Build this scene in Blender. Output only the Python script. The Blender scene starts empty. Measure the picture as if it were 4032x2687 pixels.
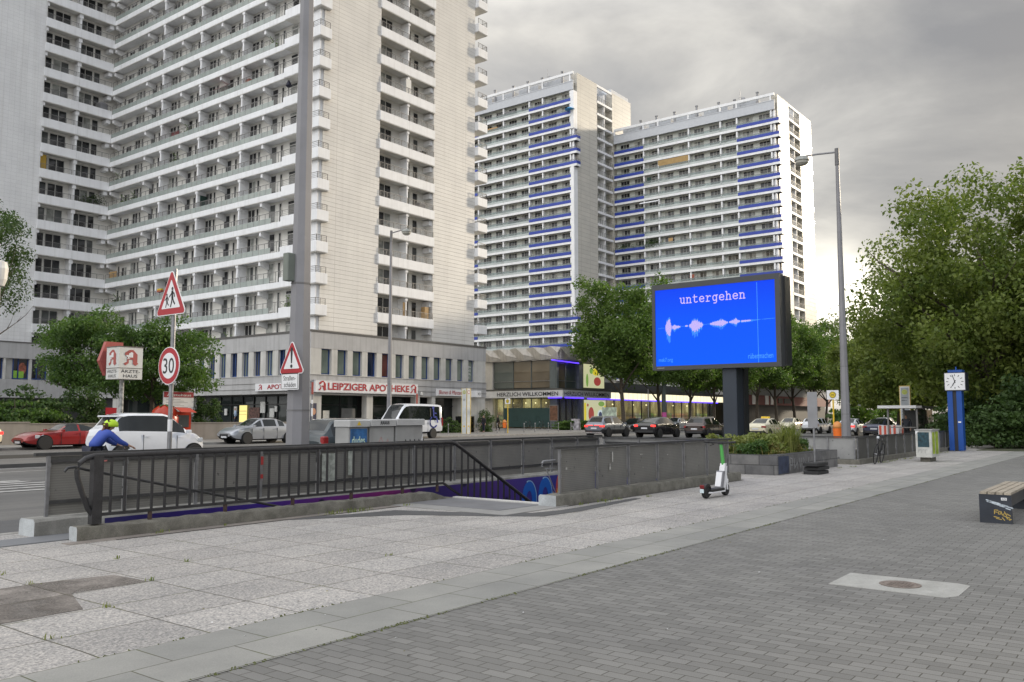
import bpy, math, random
import numpy as np
from mathutils import Vector, Matrix
R = math.radians
sc = bpy.context.scene
COL = sc.collection
random.seed(7)

# ------------------------------------------------------------------ camera
cam = bpy.data.objects.new('camera', bpy.data.cameras.new('camera'))
COL.objects.link(cam)
cam.data.sensor_width = 36.0
cam.data.lens = 30.18
cam.data.clip_start = 0.05
cam.data.clip_end = 6000
cam.location = (0, 0, 1.6)
cam.rotation_euler = (R(90 + 5.012), 0, R(37.35 - 90))
sc.camera = cam

# ------------------------------------------------------------------ sky, sun, exposure
SUN_AZ, SUN_EL = -18.0, 14.0            # degrees, from +X towards +Y
wd = bpy.data.worlds.new('World'); sc.world = wd; wd.use_nodes = True
nt = wd.node_tree; nt.nodes.clear()
def N(t, **kw):
    n = nt.nodes.new(t)
    for k, v in kw.items(): setattr(n, k, v)
    return n
def L(a, b): nt.links.new(a, b)
def vmath(op, a, b=None):
    n = N('ShaderNodeVectorMath', operation=op)
    for i, x in enumerate((a, b)):
        if x is None: continue
        if hasattr(x, 'links'): L(x, n.inputs[i])
        else: n.inputs[i].default_value = x
    return n
def fmath(op, a, b=None, clamp=False):
    n = N('ShaderNodeMath', operation=op, use_clamp=clamp)
    for i, x in enumerate((a, b)):
        if x is None: continue
        if hasattr(x, 'links'): L(x, n.inputs[i])
        else: n.inputs[i].default_value = x
    return n.outputs[0]
def ramp(fac, stops, interp='LINEAR'):
    n = N('ShaderNodeValToRGB'); n.color_ramp.interpolation = interp
    el = n.color_ramp.elements
    while len(el) < len(stops): el.new(0.5)
    for e, (p, c) in zip(el, stops):
        e.position = p; e.color = tuple(c) + (1,) if len(c) == 3 else c
    L(fac, n.inputs[0]); return n.outputs[0]
def mixc(fac, a, b, mode='MIX'):
    n = N('ShaderNodeMix', data_type='RGBA', blend_type=mode)
    for s, x in ((n.inputs[0], fac), (n.inputs[6], a), (n.inputs[7], b)):
        if hasattr(x, 'links'): L(x, s)
        elif isinstance(x, (int, float)): s.default_value = x
        else: s.default_value = tuple(x) + (1,)
    return n.outputs[2]
def dirv(az, el): return (math.cos(R(az)) * math.cos(R(el)), math.sin(R(az)) * math.cos(R(el)), math.sin(R(el)))
geo = N('ShaderNodeTexCoord')
D = vmath('NORMALIZE', geo.outputs['Generated']).outputs[0]
sep = N('ShaderNodeSeparateXYZ'); L(D, sep.inputs[0])
zz = fmath('MAXIMUM', sep.outputs[2], 0.0)
den = fmath('ADD', zz, 0.16)
cx_ = fmath('DIVIDE', sep.outputs[0], den); cy_ = fmath('DIVIDE', sep.outputs[1], den)
cmb = N('ShaderNodeCombineXYZ'); L(cx_, cmb.inputs[0]); L(cy_, cmb.inputs[1])
n1 = N('ShaderNodeTexNoise'); n1.inputs['Scale'].default_value = 1.5; n1.inputs['Detail'].default_value = 8; n1.inputs['Roughness'].default_value = 0.55; n1.inputs['Distortion'].default_value = 0.35
L(vmath('ADD', cmb.outputs[0], (3.1, 7.7, 0)).outputs[0], n1.inputs['Vector'])
n2 = N('ShaderNodeTexNoise'); n2.inputs['Scale'].default_value = 0.55; n2.inputs['Detail'].default_value = 3
L(vmath('ADD', cmb.outputs[0], (11.3, 2.0, 0)).outputs[0], n2.inputs['Vector'])
cl = fmath('ADD', fmath('MULTIPLY', n1.outputs[0], 0.6), fmath('MULTIPLY', n2.outputs[0], 0.4))
cloud = ramp(cl, [(0.38, (0.25, 0.25, 0.255)), (0.48, (0.37, 0.362, 0.348)), (0.55, (0.50, 0.487, 0.458)), (0.62, (0.68, 0.66, 0.60))])
# overcast brightening towards the zenith and towards the open east behind the camera
zb = ramp(zz, [(0.0, (1.25, 1.25, 1.25)), (0.42, (1.8, 1.77, 1.72)), (0.56, (2.2, 2.22, 2.27)), (1.0, (2.7, 2.74, 2.82))])
cloud = mixc(1.0, cloud, zb, 'MULTIPLY')
east = vmath('DOT_PRODUCT', D, dirv(205, 12)).outputs['Value']
eb = ramp(fmath('ADD', fmath('MULTIPLY', east, 0.5), 0.5), [(0.42, (1, 1, 1)), (0.85, (2.35, 2.42, 2.55))])
cloud = mixc(1.0, cloud, eb, 'MULTIPLY')
south = vmath('DOT_PRODUCT', D, dirv(-55, 20)).outputs['Value']
cloud = mixc(1.0, cloud, ramp(fmath('MAXIMUM', south, 0.0), [(0.05, (1, 1, 1)), (0.8, (0.36, 0.38, 0.42))]), 'MULTIPLY')
# the bright break in the clouds low in the west
def glow(az, el, power, colr, amt):
    d = fmath('MAXIMUM', vmath('DOT_PRODUCT', D, dirv(az, el)).outputs['Value'], 0.0)
    p = fmath('MULTIPLY', fmath('POWER', d, power), amt)
    return mixc(1.0, (0, 0, 0), mixc(p, (0, 0, 0), colr), 'ADD'), p
glows = None
for az, el, pw, c_, a in ((17.0, 7.5, 700, (1.0, 0.93, 0.76), 1.0), (14, 4, 150, (1.0, 0.93, 0.80), 0.35), (SUN_AZ, SUN_EL, 60, (1.0, 0.86, 0.62), 1.0)):
    d = fmath('MAXIMUM', vmath('DOT_PRODUCT', D, dirv(az, el)).outputs['Value'], 0.0)
    p = fmath('MULTIPLY', fmath('POWER', d, pw), a, True)
    br = fmath('MULTIPLY', p, fmath('ADD', fmath('MULTIPLY', n1.outputs[0], 1.4), 0.1))
    g_ = mixc(br, (0, 0, 0), tuple(x * 1.6 for x in c_))
    glows = g_ if glows is None else mixc(1.0, glows, g_, 'ADD')
cloud = mixc(1.0, cloud, glows, 'ADD')
sky = N('ShaderNodeTexSky', sky_type='NISHITA'); sky.sun_disc = False
sky.sun_elevation = R(SUN_EL); sky.sun_rotation = R(90 - SUN_AZ)
sky.dust_density = 2.0
bg1 = N('ShaderNodeBackground'); bg1.inputs[1].default_value = 0.05; L(sky.outputs[0], bg1.inputs[0])
bg2 = N('ShaderNodeBackground'); bg2.inputs[1].default_value = 0.92; L(cloud, bg2.inputs[0])
cover = fmath('ADD', fmath('MULTIPLY', cl, 0.5), 0.62, True)
mx = N('ShaderNodeMixShader'); L(cover, mx.inputs[0]); L(bg1.outputs[0], mx.inputs[1]); L(bg2.outputs[0], mx.inputs[2])
out = N('ShaderNodeOutputWorld'); L(mx.outputs[0], out.inputs[0])

sun = bpy.data.objects.new('sun', bpy.data.lights.new('sun', 'SUN'))
COL.objects.link(sun)
sun.data.energy = 2.6; sun.data.angle = R(5.0); sun.data.color = (1.0, 0.86, 0.66)
sun.rotation_euler = Vector(dirv(SUN_AZ, SUN_EL)).to_track_quat('Z', 'Y').to_euler()

sc.view_settings.view_transform = 'Standard'
sc.view_settings.look = 'None'
sc.view_settings.exposure = 0.4
sc.view_settings.gamma = 1.0
sc.render.film_transparent = False

# ------------------------------------------------------------------ materials
def c(h):
    h = h.lstrip('#'); o = []
    for i in (0, 2, 4):
        x = int(h[i:i + 2], 16) / 255
        o.append(x / 12.92 if x <= 0.04045 else ((x + 0.055) / 1.055) ** 2.4)
    return tuple(o)
MATS = {}
def base(name):
    global nt
    m = bpy.data.materials.new(name); m.use_nodes = True
    nt = m.node_tree; nt.nodes.clear()
    o = N('ShaderNodeOutputMaterial'); b = N('ShaderNodeBsdfPrincipled'); L(b.outputs[0], o.inputs[0])
    MATS[name] = m
    return m, b, o
def noise(scale, detail=4, vec=None, rough=0.55):
    n = N('ShaderNodeTexNoise'); n.inputs['Scale'].default_value = scale; n.inputs['Detail'].default_value = detail; n.inputs['Roughness'].default_value = rough
    if vec is not None: L(vec, n.inputs['Vector'])
    return n.outputs[0]
def pos():
    return N('ShaderNodeNewGeometry').outputs['Position']
def setc(b, x):
    if hasattr(x, 'links'): L(x, b.inputs['Base Color'])
    else: b.inputs['Base Color'].default_value = tuple(x) + (1,)
def bump(b, h, strength=0.3, dist=0.01):
    n = N('ShaderNodeBump'); n.inputs['Strength'].default_value = strength; n.inputs['Distance'].default_value = dist
    L(h, n.inputs['Height']); L(n.outputs[0], b.inputs['Normal'])
def scale3(v, s): return vmath('MULTIPLY', v, s).outputs[0]
def mat(name, col, rough=0.6, metal=0.0, var=0.12, ns=2.0, fine=0.0, fs=60.0, dirt=0.0, dirtcol=(0.05, 0.045, 0.04), bmp=0.0, spec=0.5, streak=0.0, coat=0.0):
    """one real-world surface: base colour with soft mottling, optional grain, grime and rain streaks"""
    if isinstance(col, str): col = c(col)
    m, b, o = base(name)
    p = pos()
    lo = tuple(x * (1 - var) for x in col); hi = tuple(min(1, x * (1 + var)) for x in col)
    x = mixc(ramp(noise(ns, 5, p), [(0.3, (0, 0, 0)), (0.7, (1, 1, 1))]), lo, hi)
    if fine:
        f_ = ramp(noise(fs, 2, p), [(0.35, (1 - fine,) * 3), (0.65, (1 + fine,) * 3)])
        x = mixc(1.0, x, f_, 'MULTIPLY')
    if dirt:
        d = ramp(noise(ns * 0.45, 6, p, 0.65), [(0.5, (0, 0, 0)), (0.75, (dirt,) * 3)])
        x = mixc(d, x, dirtcol)
    if streak:
        s = ramp(noise(1.0, 4, scale3(p, (3.0, 3.0, 0.12))), [(0.48, (0, 0, 0)), (0.72, (streak,) * 3)])
        x = mixc(s, x, dirtcol)
    setc(b, x)
    b.inputs['Roughness'].default_value = rough; b.inputs['Metallic'].default_value = metal
    b.inputs['Specular IOR Level'].default_value = spec
    if coat: b.inputs['Coat Weight'].default_value = coat; b.inputs['Coat Roughness'].default_value = 0.04
    if bmp: bump(b, noise(fs, 3, p), bmp, 0.004)
    return m
def emis(name, col, s=1.0, basec=(0.02, 0.02, 0.02)):
    if isinstance(col, str): col = c(col)
    m, b, o = base(name)
    setc(b, basec); b.inputs['Emission Color'].default_value = tuple(col) + (1,); b.inputs['Emission Strength'].default_value = s
    b.inputs['Roughness'].default_value = 0.25
    return m
def glassmat(name, col, rough=0.03, var=0.35, ns=0.4, spec=0.6):
    """window pane with a dim room behind it"""
    m, b, o = base(name)
    p = pos()
    x = ramp(noise(ns, 2, p), [(0.3, tuple(v * (1 - var) for v in col)), (0.7, tuple(v * (1 + var) for v in col))])
    setc(b, x); b.inputs['Roughness'].default_value = rough; b.inputs['Specular IOR Level'].default_value = spec
    bump(b, noise(0.7, 2, p), 0.06, 0.05)
    return m
def clearglass(name, tint=(0.8, 0.86, 0.86), gl=0.12, alpha=0.25):
    m, b, o = base(name); nt.nodes.remove(b)
    t = N('ShaderNodeBsdfTransparent'); t.inputs[0].default_value = tuple(tint) + (1,)
    g = N('ShaderNodeBsdfPrincipled'); g.inputs['Base Color'].default_value = tuple(x * 0.5 for x in tint) + (1,); g.inputs['Roughness'].default_value = 0.04
    mm = N('ShaderNodeMixShader'); mm.inputs[0].default_value = alpha
    L(t.outputs[0], mm.inputs[1]); L(g.outputs[0], mm.inputs[2]); L(mm.outputs[0], o.inputs[0])
    return m
def gridvec(ax, off=(0, 0)):
    """2-D texture coordinate in metres from two world axes"""
    s = N('ShaderNodeSeparateXYZ'); L(pos(), s.inputs[0])
    d = {'x': s.outputs[0], 'y': s.outputs[1], 'z': s.outputs[2]}
    if ax[0] == 'h': u = fmath('ADD', d['x'], d['y'])
    else: u = d[ax[0]]
    cb = N('ShaderNodeCombineXYZ'); L(fmath('ADD', u, off[0]), cb.inputs[0]); L(fmath('ADD', d[ax[1]], off[1]), cb.inputs[1])
    return cb.outputs[0]
def bricks(vec, w, h, offset, mortar, c1, c2, cm, smooth=0.1, freq=2):
    n = N('ShaderNodeTexBrick'); n.offset = offset; n.offset_frequency = freq; n.squash = 1
    L(vec, n.inputs['Vector'])
    n.inputs['Scale'].default_value = 1; n.inputs['Brick Width'].default_value = w; n.inputs['Row Height'].default_value = h
    n.inputs['Mortar Size'].default_value = mortar; n.inputs['Mortar Smooth'].default_value = smooth; n.inputs['Bias'].default_value = 0
    for i, x in ((1, c1), (2, c2), (3, cm)): n.inputs[i].default_value = tuple(x) + (1,)
    return n
def warp(vec, amt, sc_):
    n = N('ShaderNodeTexNoise'); n.inputs['Scale'].default_value = sc_; n.inputs['Detail'].default_value = 3; L(pos(), n.inputs['Vector'])
    o = vmath('SUBTRACT', n.outputs['Color'], (0.5, 0.5, 0.5)).outputs[0]
    return vmath('ADD', vec, scale3(o, (amt, amt, 0))).outputs[0]

# paving ---------------------------------------------------------------
def m_granite():
    m, b, o = base('granite slabs')
    v = warp(gridvec('xy', (-3.0 + 0.835 * 40, -5.73 + 0.745 * 40)), 0.035, 1.4)
    br = bricks(v, 0.835, 0.745, 0.0, 0.008, (0.315, 0.305, 0.293), (0.375, 0.364, 0.350), (0.085, 0.08, 0.062), 0.35)
    p = pos()
    spk = ramp(noise(42, 4, p, 0.7), [(0.36, (0.5, 0.5, 0.5)), (0.5, (1, 1, 1)), (0.64, (1.5, 1.47, 1.44))])
    x = mixc(1.0, br.outputs[0], spk, 'MULTIPLY')
    big = mixc(1.0, ramp(noise(0.9, 5, p), [(0.3, (0.84, 0.84, 0.85)), (0.7, (1.12, 1.1, 1.09))]), ramp(noise(13, 4, p, .65), [(0.35, (0.80, 0.81, 0.82)), (0.65, (1.2, 1.18, 1.16))]), 'MULTIPLY')
    x = mixc(1.0, x, big, 'MULTIPLY')
    st = ramp(noise(0.55, 7, p, 0.7), [(0.6, (0, 0, 0)), (0.75, (0.45, 0.45, 0.45))])
    x = mixc(st, x, (0.17, 0.16, 0.15))
    moss = fmath('MULTIPLY', br.outputs['Fac'], ramp(noise(1.7, 4, p), [(0.5, (0, 0, 0)), (0.62, (1, 1, 1))]))
    x = mixc(moss, x, (0.085, 0.09, 0.03))
    setc(b, x); b.inputs['Roughness'].default_value = 0.75
    h = fmath('SUBTRACT', fmath('MULTIPLY', noise(60, 3, p), 0.25), br.outputs['Fac'])
    bump(b, h, 0.5, 0.008)
    return m
def m_strip():
    m, b, o = base('concrete slab strip')
    v = warp(gridvec('xy', (-2.5 + 0.75 * 40, -4.82 + 0.455 * 40)), 0.012, 1.5)
    br = bricks(v, 0.75, 0.455, 0.38, 0.006, (0.245, 0.245, 0.235), (0.285, 0.282, 0.268), (0.10, 0.095, 0.075), 0.3)
    p = pos()
    x = mixc(1.0, br.outputs[0], ramp(noise(1.3, 6, p, 0.6), [(0.3, (0.84, 0.84, 0.83)), (0.7, (1.12, 1.11, 1.08))]), 'MULTIPLY')
    x = mixc(1.0, x, ramp(noise(120, 2, p), [(0.3, (0.9, 0.9, 0.9)), (0.7, (1.1, 1.1, 1.1))]), 'MULTIPLY')
    moss = fmath('MULTIPLY', br.outputs['Fac'], ramp(noise(2.2, 4, p), [(0.46, (0, 0, 0)), (0.6, (1, 1, 1))]))
    x = mixc(moss, x, (0.075, 0.085, 0.025))
    setc(b, x); b.inputs['Roughness'].default_value = 0.8
    bump(b, fmath('SUBTRACT', fmath('MULTIPLY', noise(80, 3, p), 0.15), br.outputs['Fac']), 0.5, 0.006)
    return m
def m_brick():
    m, b, o = base('grey clinker pavers')
    v = warp(gridvec('yx', (0.05 + 0.21 * 200, 0.03 + 0.105 * 200)), 0.013, 2.5)
    br = bricks(v, 0.21, 0.105, 0.5, 0.004, (0.150, 0.147, 0.141), (0.200, 0.196, 0.188), (0.075, 0.071, 0.06), 0.25, 2)
    p = pos()
    x = mixc(1.0, br.outputs[0], ramp(noise(0.5, 6, p, 0.6), [(0.3, (0.88, 0.88, 0.88)), (0.7, (1.12, 1.12, 1.1))]), 'MULTIPLY')
    x = mixc(1.0, x, ramp(noise(150, 2, p), [(0.3, (0.86, 0.86, 0.86)), (0.7, (1.14, 1.14, 1.14))]), 'MULTIPLY')
    st = ramp(noise(1.1, 6, p, 0.75), [(0.66, (0, 0, 0)), (0.72, (0.5, 0.5, 0.5))])
    x = mixc(st, x, (0.10, 0.098, 0.085))
    setc(b, x); b.inputs['Roughness'].default_value = 0.82
    bump(b, fmath('SUBTRACT', fmath('MULTIPLY', noise(90, 3, p), 0.15), br.outputs['Fac']), 0.75, 0.007)
    return m
def m_asphalt(name, col, patch=0.25):
    m, b, o = base(name); p = pos()
    x = mixc(ramp(noise(0.25, 6, p, 0.6), [(0.3, (0, 0, 0)), (0.7, (1, 1, 1))]), tuple(v * (1 - patch) for v in col), tuple(v * (1 + patch) for v in col))
    x = mixc(1.0, x, ramp(noise(220, 2, p), [(0.3, (0.7, 0.7, 0.7)), (0.7, (1.3, 1.3, 1.3))]), 'MULTIPLY')
    ln = ramp(noise(1.0, 3, scale3(p, (0.05, 1.4, 1))), [(0.45, (1, 1, 1)), (0.62, (1.25, 1.24, 1.22))])
    x = mixc(1.0, x, ln, 'MULTIPLY')
    setc(b, x); b.inputs['Roughness'].default_value = 0.85
    bump(b, noise(180, 2, p), 0.3, 0.004)
    return m
def m_tiles(name, ax, w, h, mort, c1, c2, cm, rough=0.35, relief=0.0, streak=0.12, off=(0, 0), brickoff=0.0):
    m, b, o = base(name)
    v = gridvec(ax, (400 + off[0], off[1]))
    br = bricks(v, w, h, brickoff, mort, c1, c2, cm, 0.2)
    p = pos()
    x = mixc(1.0, br.outputs[0], ramp(noise(0.35, 5, p), [(0.3, (0.93, 0.93, 0.93)), (0.7, (1.06, 1.06, 1.05))]), 'MULTIPLY')
    s = ramp(noise(1.0, 4, scale3(p, (2.0, 2.0, 0.08))), [(0.5, (0, 0, 0)), (0.75, (streak,) * 3)])
    x = mixc(s, x, (0.25, 0.22, 0.18))
    setc(b, x); b.inputs['Roughness'].default_value = rough; b.inputs['Specular IOR Level'].default_value = 0.28
    hh = fmath('MULTIPLY', br.outputs['Fac'], -1.0)
    if relief:
        sp = N('ShaderNodeSeparateXYZ'); L(v, sp.inputs[0])
        fr = fmath('FRACT', fmath('DIVIDE', sp.outputs[1], h))
        hh = fmath('ADD', hh, fmath('MULTIPLY', fr, -relief))
    bump(b, hh, 0.5, 0.03)
    return m
def m_mesh(name, col, see=0.2, ax='xz'):
    """perforated sheet: fine horizontal rows of slots, partly see-through"""
    m, b, o = base(name); p = pos()
    s = N('ShaderNodeSeparateXYZ'); L(p, s.inputs[0])
    rows = fmath('SINE', fmath('MULTIPLY', s.outputs[2], 2 * math.pi / 0.034))
    x = mixc(ramp(fmath('ADD', fmath('MULTIPLY', rows, 0.5), 0.5), [(0.25, (0, 0, 0)), (0.75, (1, 1, 1))]), tuple(v * 0.88 for v in col), tuple(v * 1.05 for v in col))
    x = mixc(1.0, x, ramp(noise(1.3, 6, p, 0.65), [(0.3, (0.82, 0.82, 0.82)), (0.7, (1.12, 1.12, 1.1))]), 'MULTIPLY')
    spots = ramp(noise(5.5, 2, p), [(0.70, (0, 0, 0)), (0.74, (0.7, 0.7, 0.7))])
    x = mixc(spots, x, (0.05, 0.05, 0.05))
    setc(b, x); b.inputs['Roughness'].default_value = 0.55; b.inputs['Metallic'].default_value = 0.15
    t = N('ShaderNodeBsdfTransparent'); mm = N('ShaderNodeMixShader'); mm.inputs[0].default_value = see
    L(b.outputs[0], mm.inputs[1]); L(t.outputs[0], mm.inputs[2]); L(mm.outputs[0], o.inputs[0])
    bump(b, rows, 0.12, 0.004)
    return m
def m_leaf(name, ca, cb, ct, trans=0.35):
    m, b, o = base(name)
    g = N('ShaderNodeNewGeometry')
    r = mixc(g.outputs['Random Per Island'], ca, cb)
    x = mixc(ramp(noise(0.45, 3, g.outputs['Position']), [(0.35, (0, 0, 0)), (0.65, (1, 1, 1))]), r, mixc(0.5, r, ct))
    setc(b, x); b.inputs['Roughness'].default_value = 0.55; b.inputs['Specular IOR Level'].default_value = 0.3
    tr = N('ShaderNodeBsdfTranslucent'); L(mixc(1.0, x, (1.5, 1.7, 0.8), 'MULTIPLY'), tr.inputs[0])
    mm = N('ShaderNodeMixShader'); mm.inputs[0].default_value = trans
    L(b.outputs[0], mm.inputs[1]); L(tr.outputs[0], mm.inputs[2]); L(mm.outputs[0], o.inputs[0])
    return m

granite = m_granite(); strip = m_strip(); pavers = m_brick()
asphalt = m_asphalt('road asphalt', (0.105, 0.102, 0.098))
asphalt_dark = m_asphalt('dark asphalt', (0.075, 0.075, 0.077), 0.3)
farpave = mat('far pavement slabs', (0.20, 0.193, 0.182), 0.85, var=0.2, ns=0.6, fine=0.1)
earth = mat('bare earth', (0.09, 0.075, 0.055), 0.95, var=0.3, ns=3, fine=0.2)
kerbst = mat('kerb stone', (0.30, 0.29, 0.27), 0.8, var=0.18, ns=3, fine=0.15, dirt=0.5)
whitepaint = mat('worn road paint', (0.42, 0.41, 0.39), 0.7, var=0.3, ns=4, fine=0.15)
concrete = mat('weathered concrete', (0.155, 0.147, 0.125), 0.9, var=0.28, ns=5, fine=0.15, dirt=0.75, dirtcol=(0.07, 0.068, 0.05), bmp=0.5, fs=70)
concrete_new = mat('pale patched concrete', (0.40, 0.42, 0.43), 0.85, var=0.12, ns=4, fine=0.1, dirt=0.3)
conc_grey = mat('grey podium concrete', (0.42, 0.415, 0.415), 0.85, var=0.08, ns=0.7, fine=0.05, dirt=0.25, streak=0.35, dirtcol=(0.17, 0.165, 0.155))
conc_light = mat('light podium render', (0.52, 0.51, 0.485), 0.85, var=0.08, ns=0.9, dirt=0.35, streak=0.3, dirtcol=(0.26, 0.25, 0.22))
white = mat('white facade paint', (0.80, 0.805, 0.82), 0.55, var=0.05, ns=0.8, streak=0.18, dirtcol=(0.36, 0.35, 0.33))
wallcream = mat('cream balcony wall', (0.80, 0.785, 0.745), 0.8, var=0.05, ns=0.7)
soffit = mat('grey balcony soffit', (0.66, 0.645, 0.61), 0.9, var=0.08, ns=0.6)
railgrey = mat('galvanised rail', (0.20, 0.195, 0.19), 0.5, 0.4, var=0.1)
glassbal = mat('dusty balcony glass', (0.30, 0.34, 0.32), 0.25, var=0.14, ns=1.1, streak=0.3, dirtcol=(0.42, 0.43, 0.38))
glasssea = mat('sea green balcony glass', (0.42, 0.46, 0.45), 0.12, var=0.22, ns=0.35)
panelgrn = mat('pale green wall panel', (0.66, 0.69, 0.66), 0.6, var=0.08, ns=0.5)
blueband = mat('ultramarine band', (0.024, 0.052, 0.34), 0.5, var=0.12, ns=0.6)
blueframe = mat('blue window frame', (0.018, 0.055, 0.20), 0.45, var=0.15)
attic = mat('pale blue grey attic panel', (0.50, 0.52, 0.555), 0.6, var=0.05)
darkroom = glassmat('dark pane', (0.022, 0.023, 0.026))
curtain = glassmat('curtained pane', (0.30, 0.31, 0.29), 0.12, 0.5, 1.3)
midroom = glassmat('grey pane', (0.09, 0.095, 0.095), 0.04)
winframe = mat('white window frame', (0.70, 0.69, 0.66), 0.5, var=0.05)
tileA = m_tiles('cream split tiles', 'hz', 6.0, 0.40, 0.022, (0.69, 0.67, 0.64), (0.71, 0.69, 0.66), (0.52, 0.50, 0.47), 0.45, 0.4)
tileW = m_tiles('pale square tiles', 'hz', 0.55, 0.40, 0.010, (0.73, 0.73, 0.735), (0.76, 0.76, 0.765), (0.60, 0.60, 0.605), 0.5, 0.2)
tileB = m_tiles('sandy facade slabs', 'hz', 3.6, 0.92, 0.035, (0.52, 0.50, 0.455), (0.56, 0.535, 0.485), (0.36, 0.34, 0.31), 0.42, 0.15, 0.06)
tileC = m_tiles('glossy sandy tiles', 'hz', 0.6, 0.92, 0.03, (0.47, 0.445, 0.385), (0.54, 0.51, 0.445), (0.30, 0.28, 0.25), 0.40, 0.1, 0.06, brickoff=0.5)
black_iron = mat('black iron rail', (0.036, 0.035, 0.037), 0.48, 0.3, var=0.25, ns=9, fine=0.2, fs=90, bmp=0.25)
dark_iron = mat('dark grey steel rail', (0.062, 0.062, 0.064), 0.5, 0.4, var=0.25, ns=6)
steel = mat('grey galvanised steel', (0.25, 0.25, 0.26), 0.42, 0.6, var=0.2, ns=7)
lampgrey = mat('grey lamp post paint', (0.225, 0.222, 0.235), 0.55, 0.1, var=0.07, ns=1.5, dirt=0.2)
meshX = m_mesh('perforated sheet', (0.205, 0.20, 0.188), 0.16)
meshL = m_mesh('pale perforated sheet', (0.30, 0.30, 0.30), 0.06)
signwhite = mat('sign white', (0.72, 0.72, 0.73), 0.4, var=0.03)
signred = mat('sign red', (0.36, 0.010, 0.020), 0.4, var=0.06)
signblack = mat('sign black', (0.012, 0.012, 0.016), 0.4, var=0.05)
plastic_black = mat('black rubber', (0.02, 0.02, 0.021), 0.65, var=0.2)
yellow = mat('transit yellow', (0.70, 0.47, 0.03), 0.45, var=0.06)
orange = mat('bin orange', (0.78, 0.16, 0.015), 0.5, var=0.08)
blackgloss = mat('black plastic', (0.012, 0.012, 0.014), 0.3, var=0.1)
bark = mat('tree bark', (0.075, 0.06, 0.045), 0.9, var=0.3, ns=6, fine=0.3, fs=30, bmp=0.6)
leaf_lin = m_leaf('linden leaf', (0.041, 0.084, 0.019), (0.102, 0.169, 0.038), (0.150, 0.217, 0.048))
leaf_pla = m_leaf('plane leaf', (0.051, 0.088, 0.019), (0.135, 0.179, 0.038), (0.211, 0.236, 0.055))
leaf_dark = m_leaf('dark shrub leaf', (0.023, 0.049, 0.017), (0.065, 0.109, 0.032), (0.072, 0.123, 0.029), 0.25)
leaf_loc = m_leaf('locust leaf', (0.034, 0.071, 0.021), (0.084, 0.148, 0.038), (0.116, 0.181, 0.038))
leaf_weed = m_leaf('weed leaf', (0.10, 0.15, 0.035), (0.20, 0.24, 0.07), (0.28, 0.25, 0.09), 0.3)

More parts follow.
